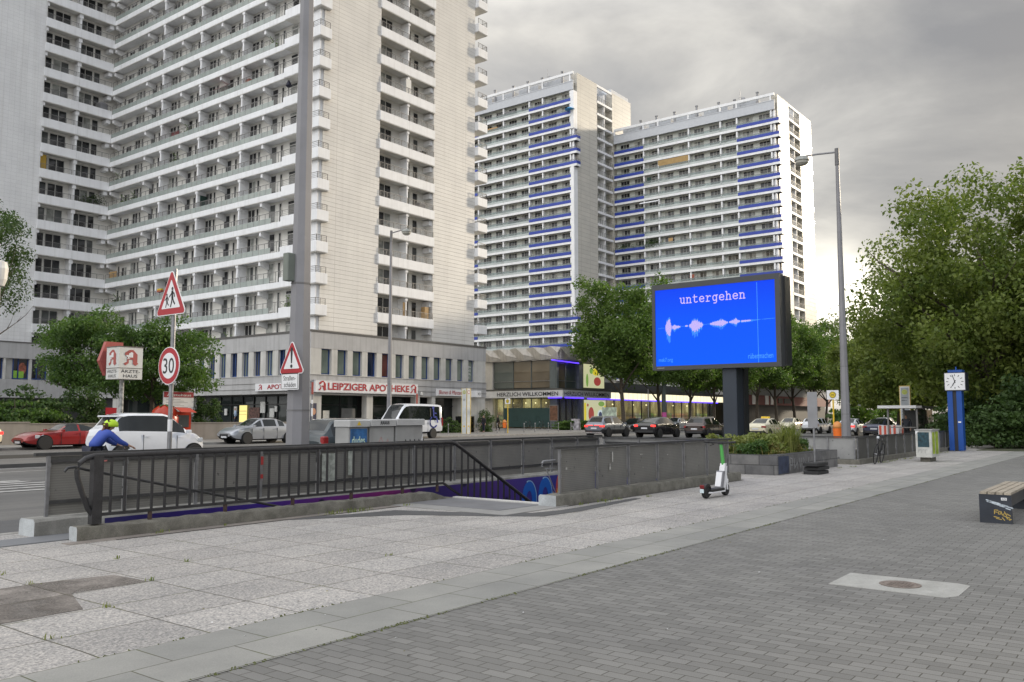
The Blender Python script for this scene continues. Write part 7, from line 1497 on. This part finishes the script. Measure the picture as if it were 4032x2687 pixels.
        if kind == 'van': b = MB(); b.box(-L_ / 2 - .01, -L_ / 2 + .12, min(sgn * (hw - .16), sgn * (hw - .02)), max(sgn * (hw - .16), sgn * (hw - .02)), .36 * H_, .60 * H_)
        elif kind == 'hatch': b = MB(); b.bev(-L_ / 2 + .02, -L_ / 2 + .24, min(sgn * (rw - .17), sgn * (rw + .015)), max(sgn * (rw - .17), sgn * (rw + .015)), zt_ - .22, zt_ + .10, .03)
        else: b = MB(); b.bev(-L_ / 2 + .0, -L_ / 2 + .20, min(sgn * (rw - .34), sgn * (rw + .02)), max(sgn * (rw - .34), sgn * (rw + .02)), zt_ - .17, zt_ - .02, .02)
        b.build('taillight', tail_on if lit else tail_off, t)
        fw = W_ / 2 * arr[-3][5]; zf = arr[-3][2] * H_; xf = (arr[-3][0] - .5) * L_
        b = MB(); y0, y1 = sorted((sgn * (fw - .36), sgn * (fw + .005))); b.add([(xf - .22, y0 if sgn < 0 else y1, zf - .03), (xf + .20, (y0 + y1) / 2, zf - .09), (xf + .24, y1 if sgn < 0 else y0, zf - .15), (xf + .20, y1 if sgn < 0 else y0, zf - .22), (xf + .02, y0 if sgn < 0 else y1, zf - .19)], [(0, 1, 2, 3, 4), (4, 3, 2, 1, 0)])
        b.bev(xf - .05, xf + .19, y0 + .02, y1 - .0, zf - .20, zf - .05, .02); b.build('headlight', headm, t)
    if plate:
        zp = arr[1][1] * H_ + (arr[1][2] - arr[1][1]) * H_ * (.45 if kind != 'van' else .35)
        b = MB(); b.box(-L_ / 2 - .022, -L_ / 2 + .05, -.26, .26, zp, zp + .115); b.build('number_plate', platem, t)
        b = MB(); b.box(L_ / 2 - .05, L_ / 2 + .015, -.26, .26, .24 * H_, .24 * H_ + .11); b.build('number_plate', platem, t)
    b = MB(); b.box(-L_ / 2 + .0, -L_ / 2 + .25, -hw * .78, hw * .78, arr[0][1] * H_ - .16, arr[0][1] * H_ + .0); b.build('bumper_trim', trim, t)
    b = MB(); b.box(L_ / 2 - .12, L_ / 2 + .006, -hw * .45, hw * .45, arr[-1][1] * H_ - .02, arr[-1][1] * H_ + .09 * H_); b.build('grille', trim, t)
    if rails_:
        for sgn in (-1, 1): b = MB(); yy = sgn * hw * .62; b.tube([((arr[i1][0] - .5) * L_, yy, .975 * H_), ((arr[i1][0] - .47) * L_, yy, 1.0 * H_ + .025), ((arr[i2][0] - .53) * L_, yy, 1.0 * H_ + .025), ((arr[i2][0] - .5) * L_, yy, .97 * H_)], .018, 6); b.build('roof_rail', rails_, t)
    return t
pw = carpaint('white car paint', (.66, .68, .72), .0, .25); prd = carpaint('dark red car paint', (.27, .012, .012), .2); psv = carpaint('silver car paint', (.40, .42, .46), .55, .3); pdk = carpaint('dark blue grey car paint', (.022, .034, .042), .3); pgr = carpaint('grey blue car paint', (.17, .19, .23), .5); pbk = carpaint('black car paint', (.012, .012, .015), .2, .2); pbr = carpaint('dark brown car paint', (.055, .040, .036), .3); ptx = carpaint('taxi cream paint', (.66, .61, .45), .0, .3); pbl = carpaint('midnight blue car paint', (.02, .025, .06), .3)
soft = mat('black soft top', (.018, .018, .02), .8)
PI = math.pi
t = car('dark red sports convertible with black soft top driving left at the far kerb', 'car', 'sports_car', 21.65, 46.2, PI, 4.35, 1.86, 1.30, 'coupe', prd, .34, (.19, .785), True, roofp=soft, door=(.38, .60)); place(t)
t = car('cream taxi of which only the red tail light shows at the left edge', 'car', 'taxi', 16.2, 46.3, PI, 4.6, 1.85, 1.55, 'sedan', ptx, .33, lit=True); place(t)
t = car('white compact hatchback driving right behind the cyclist', 'car', 'hatchback', 16.75, 29.3, 0, 3.75, 1.66, 1.78, 'hatch', pw, .33, (.135, .86), True, door=(.34, .68))
b = MB(); b.bev(-1.55, -1.2, -.60, .60, 1.66, 1.71, .02); b.build('roof_spoiler', pw, t); place(t)
t = car('silver saloon driving left in front of the pharmacy', 'car', 'saloon_car', 33.5, 45.6, PI, 5.05, 1.88, 1.55, 'sedan', psv, .34, (.185, .80), door=(.36, .56))
b = MB(); b.tube([(2.385, 0, .62), (2.40, 0, .62)], .10, 16); b.build('star_emblem', chrome, t); b = MB()
for i in range(3): b.box(2.37, 2.392, -.42, .42, .50 + i * .07, .515 + i * .07)
b.build('grille_bar', chrome, t); place(t)
t = car('dark blue grey small car half hidden behind the thick lamp post', 'car', 'hatchback', 19.6, 21.6, 0, 3.9, 1.68, 1.60, 'hatch', pdk, .31, (.15, .82), True, door=(.36, .64)); place(t)
t = car('white high roof minibus with blue wheelchair emblem behind the cabinets', 'van', 'minibus', 47.6, 46.3, PI, 5.7, 2.0, 2.62, 'van', pw, .36, (.20, .83), door=(.30, .62))
F = ((-1.95, 1.002, .45), (-1, 0, 0), (0, 0, 1)); b = MB(); F = ((-1.35, 1.004, .5), (-1, 0, 0), (0, 0, 1)); wb = mat('wheelchair blue', (.012, .035, .30), .4)
b.disc(F, .35, 1.85, .12, .0, .012, 0, 14); b.stroke(F, [(.38, 1.68), (.42, 1.15), (.72, 1.1), (.88, .72)], .13, 0, .012); b.stroke(F, [(.40, 1.45), (.70, 1.40)], .09, 0, .012); b.stroke(F, [(.42 + .42 * math.cos(a), .75 + .42 * math.sin(a)) for a in np.linspace(2.2, 5.6, 14)], .11, 0, .012); b.build('wheelchair_emblem', wb, t); b = MB()
for q in (-1,): b.rect(F, .0, .10, 1.15, 1.8, -.002, .004)
b.build('door_seam', trim, t); place(t)
t = car('grey blue crossover with glowing red light bar ahead on the road', 'car', 'crossover', 61.0, 36.6, 0, 4.58, 1.86, 1.66, 'suv', pgr, .37, (.17, .79), True, True, rails_=chrome)
b = MB(); b.box(-2.30, -2.2, -.62, .62, .93, .985); b.build('light_bar', tail_on, t); b = MB(); b.bev(-2.32, -2.1, -.75, .75, .32, .42, .02); b.build('lower_trim', chrome, t); b = MB(); b.disc(((-2.31, 0, .96), (0, -1, 0), (0, 0, 1)), 0, 0, .07, 0, .01, 0, 16); b.build('round_emblem', chrome, t); place(t)
t = car('black fastback car with lit brake lights right of the grey crossover', 'car', 'fastback_car', 61.7, 32.4, 0, 4.75, 1.92, 1.63, 'fastback', pbk, .35, (.17, .79), True, True); place(t)
t = car('dark brown crossover left of the billboard post', 'car', 'crossover', 63.8, 29.3, 0, 4.4, 1.82, 1.60, 'suv', pbr, .36, (.17, .79), True, rails_=chrome); place(t)
t = car('small silver car far off between the black and the brown car', 'car', 'saloon_car', 93.0, 46.5, PI, 4.4, 1.8, 1.5, 'sedan', psv, .33); place(t)
t = car('cream taxi with yellow roof sign behind the planter weeds', 'car', 'taxi', 69.6, 26.6, 0, 4.9, 1.85, 1.50, 'sedan', ptx, .33)
b = MB(); b.bev(-.25, -.05, -.36, .36, 1.52, 1.66, .03); b.build('roof_sign', yellow, t); place(t)
t = car('second cream car partly hidden by the weeds in front', 'car', 'taxi', 94.0, 33.2, PI, 4.7, 1.8, 1.5, 'sedan', ptx, .33); place(t)
t = car('clean white hatchback seen from behind left of the yellow stop pole', 'car', 'hatchback', 86.0, 27.8, 0, 4.3, 1.80, 1.52, 'hatch', pw, .33, (.16, .80), True, door=(.36, .6)); place(t)
t = car('white car with glowing red brake light right of the tall street lamp', 'car', 'saloon_car', 79.0, 22.4, 0, 4.6, 1.82, 1.48, 'sedan', pw, .33, lit=True); place(t)
t = car('distant white car between the braking car and the midnight blue car', 'car', 'saloon_car', 104.0, 25.8, 0, 4.6, 1.82, 1.55, 'suv', pw, .33); place(t)
t = car('midnight blue car behind the red and white barriers', 'car', 'saloon_car', 74.5, 18.8, 0, 4.7, 1.84, 1.46, 'fastback', pbl, .33); place(t)
t = car('white delivery van far down the street beside the clock', 'van', 'delivery_van', 118, 19.5, 0, 5.4, 2.0, 2.5, 'van', pw, .36); place(t)
t = car('dark parked car seen through the gap under the lindens', 'car', 'saloon_car', 84, 47.0, PI, 4.5, 1.8, 1.46, 'sedan', pbk, .33); place(t)

# ------------------------------------------------------------------ bicycles
def bicycle(label, x, y, rz, lean=0.0, group=None, z=0.0, m=None):
    t = local('bicycle', label, 'bicycle', (x, y, z), rz, group)
    M4 = Matrix.Rotation(lean, 4, 'X'); m = m or blackgloss
    def fin(b, nm, mt, sm=True): b.v = [tuple(M4 @ Vector(v)) for v in b.v]; return b.build(nm, mt, t, sm)
    for X in (-.52, .52):
        b = MB(); R_ = .34; b.tube([(X + R_ * math.cos(a), 0, R_ + R_ * .96 * math.sin(a)) for a in np.linspace(0, 2 * PI, 29)], .018, 6); w = fin(b, 'wheel', tyre_m)
        b = MB()
        for i in range(14): a = i * 2 * PI / 14; b.tube([(X, .02 * (-1) ** i, R_), (X + .32 * math.cos(a), 0, R_ + .32 * math.sin(a))], .0022, 3)
        b.tube([(X, -.04, R_), (X, .04, R_)], .025, 8); b.v = [tuple(M4 @ Vector(v)) for v in b.v]; b.build('spokes', steel, w)
    b = MB(); P = {'rear': (-.52, 0, .34), 'bb': (-.08, 0, .30), 'seat': (-.22, 0, .78), 'head': (.33, 0, .80), 'headb': (.37, 0, .66), 'front': (.52, 0, .34)}
    for a, c_ in (('rear', 'bb'), ('rear', 'seat'), ('bb', 'seat'), ('bb', 'headb'), ('seat', 'head'), ('head', 'headb'), ('headb', 'front')): b.tube([P[a], P[c_]], .017, 7)
    fin(b, 'frame', m); b = MB(); b.tube([(-.22, 0, .76), (-.25, 0, .90)], .013, 6); fin(b, 'seat_post', steel); b = MB(); b.bev(-.38, -.10, -.07, .07, .90, .96, .02); fin(b, 'saddle', plastic_black)
    b = MB(); b.tube([(.33, 0, .78), (.31, 0, .98)], .014, 6); b.tube([(.18, -.30, 1.02), (.30, -.20, 1.0), (.33, 0, .99), (.30, .20, 1.0), (.18, .30, 1.02)], .013, 6); fin(b, 'handlebar', m)
    b = MB(); b.lathe((-.08, -.04, .30), [(.09, -.01), (.09, .01)], 16, 0, 'y'); b.tube([(-.08, -.06, .30), (-.02, -.06, .14)], .01, 5); b.tube([(-.08, .06, .30), (-.14, .06, .46)], .01, 5); fin(b, 'crank', steel)
    b = MB(); b.box(-.76, -.34, -.06, .06, .76, .775); b.tube([(-.7, .05, .76), (-.52, .05, .36)], .007, 4); fin(b, 'carrier', m); b = MB(); b.bev(.44, .52, -.04, .04, .86, .94, .015); fin(b, 'headlamp', headm)
    return place(t)
bicycle('black bicycle leaning on the dark perforated fence', 31.0, 7.98, PI + .06, -.14)
bicycle('dark bicycle leaning at the supermarket glass left of the far stop pole', 86.5, 63.5, 1.4, .1, 'bicycles at the supermarket'); bicycle('bicycle parked right behind the pedestrians', 90.6, 70.6, 1.5, .1, 'bicycles at the supermarket'); bicycle('bicycle parked behind the small orange bin', 88.0, 62.4, 1.2, -.1, 'bicycles at the supermarket')

# ------------------------------------------------------------------ people
def skinned(name, nodes, edges, m, parent, root=0, sub=1):
    me = bpy.data.meshes.new(name); me.from_pydata([n[0] for n in nodes], edges, []); o = bpy.data.objects.new(name, me); COL.objects.link(o)
    md = o.modifiers.new('skin', 'SKIN'); md.use_smooth_shade = True
    for i, n in enumerate(nodes):
        r = n[1]; me.skin_vertices[0].data[i].radius = (r, r) if not isinstance(r, tuple) else r
        me.skin_vertices[0].data[i].use_root = (i == root)
    s = o.modifiers.new('sub', 'SUBSURF'); s.levels = sub; s.render_levels = sub
    dg = bpy.context.evaluated_depsgraph_get(); m2 = bpy.data.meshes.new_from_object(o.evaluated_get(dg)); bpy.data.objects.remove(o); bpy.data.meshes.remove(me)
    m2.name = name; m2.materials.clear(); m2.materials.append(m); m2.polygons.foreach_set('use_smooth', [True] * len(m2.polygons)); m2.polygons.foreach_set('material_index', [0] * len(m2.polygons)); m2.update()
    return link(name, m2, parent)
SKIN_ = mat('skin', (.42, .25, .18), .55, var=.08); 
def person(label, x, y, rz, J, top_m, leg_m, hair_m, z=0.0, shoe_m=None, group=None, skirt=0.0, helmet=None, ponytail=False, coat=0.0, backpack=False):
    """J: joint positions in metres, x forward, y left; the body is one skinned surface, clothes grow over the same joints"""
    t = local('person', label, 'person', (x, y, z), rz, group)
    V = lambda k: Vector(J[k])
    nodes = []; idx = {}; edges = []
    def nd(k, p, r): idx[k] = len(nodes); nodes.append((tuple(p), r)); return idx[k]
    def ed(*ks): edges.extend((idx[a], idx[b_]) for a, b_ in zip(ks, ks[1:]))
    pel, ch, nk, hd = V('pelvis'), V('chest'), V('neck'), V('head'); up = Vector(J.get('up', hd - nk)).normalized(); fwd = Vector(J.get('face', (1, 0, 0))).normalized()
    nd('pel', pel, (.10, .08)); nd('wst', pel.lerp(ch, .45), (.10, .08)); nd('ch', ch, (.12, .085)); nd('nkb', ch.lerp(nk, .75), .075); nd('nk', nk, .055); nd('jaw', nk.lerp(hd, .55) + fwd * .02, .07); nd('hd', hd, .088); nd('crown', hd + up * .085, .065); nd('nose', hd + fwd * .10 - up * .02, .014)
    ed('pel', 'wst', 'ch', 'nkb', 'nk', 'jaw', 'hd', 'crown'); ed('hd', 'nose')
    for s, q in (('l', 1), ('r', -1)):
        nd('sh' + s, V('sh' + s), .062); nd('el' + s, V('el' + s), .043); nd('wr' + s, V('wr' + s), .029); h = (V('wr' + s) - V('el' + s)).normalized(); side = h.cross(Vector((0, 0, 1)) if abs(h.z) < .9 else Vector((1, 0, 0))).normalized()
        palm = V('wr' + s) + h * .075; nd('pa' + s, palm, (.036, .020)); ed('ch', 'sh' + s, 'el' + s, 'wr' + s, 'pa' + s)
        curl = Vector(J.get('curl', (0, 0, -.4)))
        for fi in range(4): b0 = palm + side * (.027 - .018 * fi) + h * .02; L1 = (.036, .042, .04, .03)[fi]; nd('f%d%s' % (fi, s), b0 + h * L1, .0095); nd('g%d%s' % (fi, s), b0 + h * L1 * 1.7 + curl * .035, .008); ed('pa' + s, 'f%d%s' % (fi, s), 'g%d%s' % (fi, s))
        nd('th' + s, V('wr' + s) + h * .05 + side * .045, .0105); nd('tt' + s, V('wr' + s) + h * .085 + side * .058 + curl * .02, .009); ed('pa' + s, 'th' + s, 'tt' + s)
        nd('hp' + s, V('hip' + s), .065); nd('kn' + s, V('kn' + s), .05); nd('an' + s, V('an' + s), .042); nd('to' + s, V('to' + s), .032); ed('pel', 'hp' + s, 'kn' + s, 'an' + s, 'to' + s)
    skinned('body', nodes, edges, SKIN_, t, 0)
    g = lambda k, r, o_=Vector((0, 0, 0)): (tuple(Vector(nodes[idx[k]][0]) + o_), r)
    n_ = [g('pel', (.185 + coat * .02, .16)), g('wst', (.165, .13)), g('ch', (.185, .135)), g('nkb', .10)]; e_ = [(0, 1), (1, 2), (2, 3)]
    if coat: n_.append((tuple(pel.lerp((V('knl') + V('knr')) / 2, coat)), (.20, .17))); e_.append((0, len(n_) - 1))
    for s in 'lr':
        k = len(n_); n_ += [g('sh' + s, .088), g('el' + s, .066), (tuple(V('el' + s).lerp(V('wr' + s), .93)), .047)]; e_ += [(2, k), (k, k + 1), (k + 1, k + 2)]
    skinned('jacket', n_, e_, top_m, t, 0)
    n_ = [g('pel', (.165, .135))]; e_ = []
    for s in 'lr': k = len(n_); n_ += [g('hp' + s, .108), g('kn' + s, .078), (tuple(V('kn' + s).lerp(V('an' + s), .93)), .058)]; e_ += [(0, k), (k, k + 1), (k + 1, k + 2)]
    skinned('trousers', n_, e_, leg_m, t, 0)
    for s in 'lr': a, b_ = V('an' + s), V('to' + s); skinned('shoe', [(tuple(a + (a - b_).normalized() * .05 - Vector((0, 0, .03))), .045), (tuple(a - Vector((0, 0, .03))), .05), (tuple(b_ - Vector((0, 0, .005))), .042)], [(0, 1), (1, 2)], shoe_m or plastic_black, t, 0)
    hr = [(tuple(hd - fwd * .035 + up * .01), .092), (tuple(hd + up * .075 - fwd * .012), .083)]; he = [(0, 1)]
    if ponytail: hr += [(tuple(hd - fwd * .12 - up * .02), .045), (tuple(hd - fwd * .17 - up * .14), .04), (tuple(hd - fwd * .18 - up * .27), .02)]; he += [(0, 2), (2, 3), (3, 4)]
    skinned('hair', hr, he, hair_m, t, 0)
    b = MB()
    sd = fwd.cross(up).normalized()
    for q in (-1, 1): c_ = hd + fwd * .083 + sd * .032 * q; b.lathe(tuple(c_), [(0, -.009), (.009, 0), (0, .009)], 8)
    b.build('eyes', signblack, t)
    b = MB(); c_ = hd + fwd * .085 - up * .058; b.obox(c_ - sd * .022, sd * .044, up * .008, fwd * .006); b.build('mouth', mat('lips', (.30, .10, .09), .5) if 'lips' not in MATS else MATS['lips'], t)
    if helmet:
        b = MB(); rot = Matrix((sd, fwd, up)).transposed(); prof = [(.14, -.02), (.142, .03), (.125, .09), (.08, .135), (0, .15)]; b.lathe((0, 0, 0), prof, 18)
        b.v = [tuple(hd + rot @ Vector((x_ * .86, y_ * 1.15 + .01, z_ + .015))) for x_, y_, z_ in b.v]; hm = b.build('helmet', helmet, t, True)
        b = MB()
        for q in (-1, 0, 1): b.obox(hd + sd * (q * .045 - .008) - fwd * .10 + up * .125, sd * .016, fwd * .16, up * .03)
        b.build('helmet_vent', signblack, hm)
    return place(t)
def stand(h=1.75, stride=.0, swing=.0, bend=0.0):
    k = h / 1.75
    J = dict(pelvis=(0, 0, .95), chest=(.02 + bend * .15, 0, 1.30), neck=(.03 + bend * .25, 0, 1.50), head=(.05 + bend * .32, 0, 1.63), hipl=(0, .09, .90), hipr=(0, -.09, .90), knl=(stride * .5 + .03, .09, .50), knr=(-stride * .3 + .03, -.09, .50), anl=(stride * .8, .09, .085), anr=(-stride * .9, -.09, .085 + stride * .12), shl=(.02 + bend * .2, .19, 1.42), shr=(.02 + bend * .2, -.19, 1.42), ell=(-swing * .2, .24, 1.14), elr=(swing * .2, -.24, 1.14), wrl=(-swing * .1 + .06, .24, .90), wrr=(swing * .45 + .04, -.24, .92))
    J['tol'] = (J['anl'][0] + .17, .1, .035); J['tor'] = (J['anr'][0] + .16, -.1, .035)
    return {a: tuple(v * k for v in p) for a, p in J.items()}
blu = mat('cyclist blue jacket', (.035, .075, .36), .7, var=.08); nav = mat('navy trousers', (.012, .014, .03), .8); beigec = mat('beige coat', (.42, .31, .26), .8); darkc = mat('charcoal cloth', (.02, .02, .023), .85); ltb = mat('pale blue shirt', (.34, .43, .56), .8); brown = mat('auburn hair', (.11, .035, .018), .6); grey = mat('grey hair', (.35, .34, .33), .7); dkh = mat('dark hair', (.015, .012, .01), .6); lime = mat('lime helmet', (.50, .75, .03), .45); slate = mat('slate jacket', (.05, .055, .07), .85)
cyc = dict(pelvis=(-.28, 0, .96), chest=(-.06, 0, 1.24), neck=(.05, 0, 1.37), head=(.12, 0, 1.45), face=(1, 0, -.08), up=(.08, 0, 1), hipl=(-.26, .09, .92), hipr=(-.26, -.09, .92), knl=(.10, .10, .62), knr=(.02, -.10, .52), anl=(-.12, .11, .36), anr=(-.05, -.11, .17), tol=(.05, .11, .31), tor=(.12, -.11, .13), shl=(.0, .19, 1.30), shr=(.0, -.19, 1.30), ell=(.22, .24, 1.12), elr=(.24, -.24, 1.10), wrl=(.43, .22, 1.03), wrr=(.45, -.22, 1.02), curl=(.3, 0, -.9))
bicycle('bicycle ridden by the person in the blue jacket on the cycle lane', 9.98, 19.0, 0.0, 0, None, -.08, dark_iron)
person('person in a bright blue jacket and lime helmet with auburn ponytail riding a bicycle', 9.85, 19.0, 0, cyc, blu, nav, brown, -.08, None, None, 0, lime, True)
person('pedestrian in a beige coat walking left in front of the supermarket', 76.0, 61.5, PI * .85, stand(1.68, .28, .2), beigec, darkc, dkh, 0, None, 'two pedestrians by the supermarket', coat=.55)
person('pedestrian in black walking beside the beige coat', 77.3, 61.0, PI * .85, stand(1.76, .3, -.2), darkc, darkc, dkh, 0, None, 'two pedestrians by the supermarket', coat=.35)
person('dark dressed person in front of the flower shop', 66.9, 54.6, PI, stand(1.72, .05), darkc, nav, dkh, 0)
person('grey haired man in a pale blue shirt before the lit yellow display', 44.6, 64.0, PI * .8, stand(1.75, .1), ltb, nav, grey, .62)
person('dark haired person passing behind the grey cabinets before the pharmacy', 58.6, 55.2, PI, stand(1.7, .2), slate, darkc, dkh, 0)
person('person in a slate jacket waiting inside the bus shelter', 57.4, 13.0, PI * 1.0, stand(1.7, .05, .1, .25), slate, darkc, dkh, 0)

# ------------------------------------------------------------------ scooter
t = local('electric_scooter', 'white and green rental scooter parked on the granite slabs', 'electric scooter', (16.25, 7.28, 0), -.03)
sw = mat('scooter white', (.70, .70, .72), .4, var=.04); sg_ = mat('scooter green', (.09, .38, .09), .4, var=.05); sb = mat('scooter black', (.015, .015, .017), .55)
for nm, X in (('rear', -.44), ('front', .42)):
    b = MB(); b.lathe((X, 0, .125), [(.07, -.035), (.115, -.04), (.125, -.02), (.125, .02), (.115, .04), (.07, .035)], 22, 0, 'y'); w = b.build('wheel', tyre_m, t, False, 40); b = MB(); b.lathe((X, 0, .125), [(.072, -.03), (.03, -.042), (.03, .042), (.072, .03)], 16, 0, 'y'); b.build('hub', sb, w)
b = MB(); b.bev(-.36, .24, -.085, .085, .12, .175, .012); b.build('deck', sb, t); b = MB(); b.bev(-.40, .26, -.09, .09, .095, .122, .008); b.build('frame', sw, t)
b = MB(); b.obox((.20, -.055, .12), (.13, 0, 0), (0, .11, 0), (.10, 0, .47)); b.obox((.30, -.05, .56), (.085, 0, 0), (0, .10, 0), (.02, 0, .09)); b.build('stem_base', sw, t)
b = MB(); b.tube([(.355, 0, .60), (.27, 0, 1.06)], [.04, .032], 10); b.build('stem', sg_, t, True, 50)
b = MB(); b.obox((.09, -.075, .17), (.10, 0, 0), (0, .15, 0), (.10, 0, .33)); b.build('battery', mat('battery grey', (.22, .22, .24), .5), t); b = MB(); b.obox((.078, -.06, .20), (.012, 0, .0), (0, .12, 0), (.088, 0, .28)); b.build('battery_cover', sw, t)
b = MB(); b.tube([(.22, .33, 1.08), (.25, .12, 1.07), (.265, 0, 1.06), (.25, -.12, 1.07), (.22, -.33, 1.08)], .018, 8); b.build('handlebar', sb, t, True); b = MB(); b.bev(.235, .30, -.05, .05, 1.03, 1.09, .012); b.build('display', sb, t)
for s in (-1, 1): b = MB(); b.tube([(.23, s * .22, 1.07), (.30, s * .17, 1.03), (.33, s * .27, 1.0)], .008, 5); b.build('brake_lever', sb, t); b = MB(); b.tube([(.225, s * .24, 1.078), (.22, s * .34, 1.082)], .023, 8); b.build('grip', sb, t)
b = MB(); P_ = [(-.44 + .15 * math.cos(a), .135 + .15 * math.sin(a)) for a in np.linspace(.25, PI * .98, 12)]
for (x0, z0), (x1, z1) in zip(P_, P_[1:]): b.quad((x0, -.05, z0), (x0, .05, z0), (x1, .05, z1), (x1, -.05, z1)); b.quad((x0, -.05, z0), (x1, -.05, z1), (x1, -.05, z1 - .05), (x0, -.05, z0 - .05)); b.quad((x0, .05, z0), (x1, .05, z1), (x1, .05, z1 - .05), (x0, .05, z0 - .05))
b.build('rear_fender', sb, t); b = MB(); b.bev(-.62, -.585, -.045, .045, .20, .27, .01); b.build('taillight', mat('scooter red lamp', (.16, .01, .012), .3), t); b = MB(); b.box(-.615, -.605, -.04, .04, .115, .19); b.build('number_plate', mat('pale plate', (.58, .68, .72), .5), t)
b = MB(); b.tube([(.40, .06, .125), (.37, .055, .40)], .018, 6); b.tube([(.40, -.06, .125), (.37, -.055, .40)], .018, 6); b.build('fork', sw, t); b = MB(); b.tube([(.0, .06, .1), (.02, .16, .01), (.10, .2, .006)], .01, 6); b.build('kickstand', sb, t); b = MB(); b.bev(.38, .44, -.07, .07, .27, .34, .01); b.build('front_guard', sw, t)
place(t)
fe = next(o for o in bpy.data.objects if o.type == 'EMPTY' and o.get('label', '').startswith('grey perforated fence right'))
sc_ = mat('chalky scuff', (.36, .35, .33), .8, var=.4, ns=20); drk = mat('dark smudge', (.07, .07, .07), .8, var=.3)
b = MB()
for x, z, w, h in ((13.2, .62, .045, .045), (14.75, .55, .05, .12), (14.85, .7, .04, .2), (16.1, .52, .02, .03), (16.0, .8, .1, .015), (17.2, .75, .05, .02)): b.rect(FY(x, 8.838, z), 0, w, 0, h, .001, .003, 0 if h < .3 else 1)
b.build('sticker_scrap', [sc_, drk], fe)
b = MB()
for i in range(26): b.disc(FY(0, 8.838, 0), gr_.uniform(13.1, 20.3), gr_.uniform(.35, .95), gr_.uniform(.008, .02), .001, .002, 0, 7)
b.build('smudge', drk, fe)
fr_ = next(o for o in bpy.data.objects if o.type == 'EMPTY' and o.get('label', '').startswith('roadside fence'))
b = MB(); F = FY(0, 12.30, 0)
b.stroke(F, [(6.25, .78), (6.33, .62), (6.30, .50), (6.22, .46)], .05, .001, .004, 0); b.stroke(F, [(6.30, .95), (6.42, .96)], .02, .001, .004, 0)
b.rect(F, 10.42, 10.78, .42, .92, .001, .004, 1); b.rect(F, 11.05, 11.2, .50, .95, .001, .004, 1)
b.build('graffiti', [mat('faded red tag', (.40, .13, .12), .8), mat('pale wash', (.30, .32, .29), .7, var=.4, ns=12)], fr_)
b = MB(); b.box(9.085, 9.135, 12.285, 12.292, .55, .62); b.box(9.085, 9.135, 12.285, 12.292, .78, .92); b.build('post_sticker', [mat('red sticker', (.35, .03, .03), .6)], fr_)
# litter on the pavement
b = MB()
for i in range(170):
    x, y = gr_.uniform(3, 22), gr_.uniform(1.5, 11); 
    if 6.7 < x < 20.5 and y > 8.4: y = gr_.uniform(6, 8.3)
    s = gr_.uniform(.006, .018); a = gr_.uniform(0, 6.28); b.add([(x + s * math.cos(a), y + s * math.sin(a), .007), (x + s * .6 * math.cos(a + 1.7), y + s * .6 * math.sin(a + 1.7), .009), (x - s * math.cos(a), y - s * math.sin(a), .007), (x - s * .5 * math.cos(a + 1.5), y - s * .5 * math.sin(a + 1.5), .012)], [(0, 1, 2, 3)], i % 3)
stuff(b.build('pavement_litter', [signwhite, leaf_dry, mat('old gum', (.10, .10, .095), .9)]))
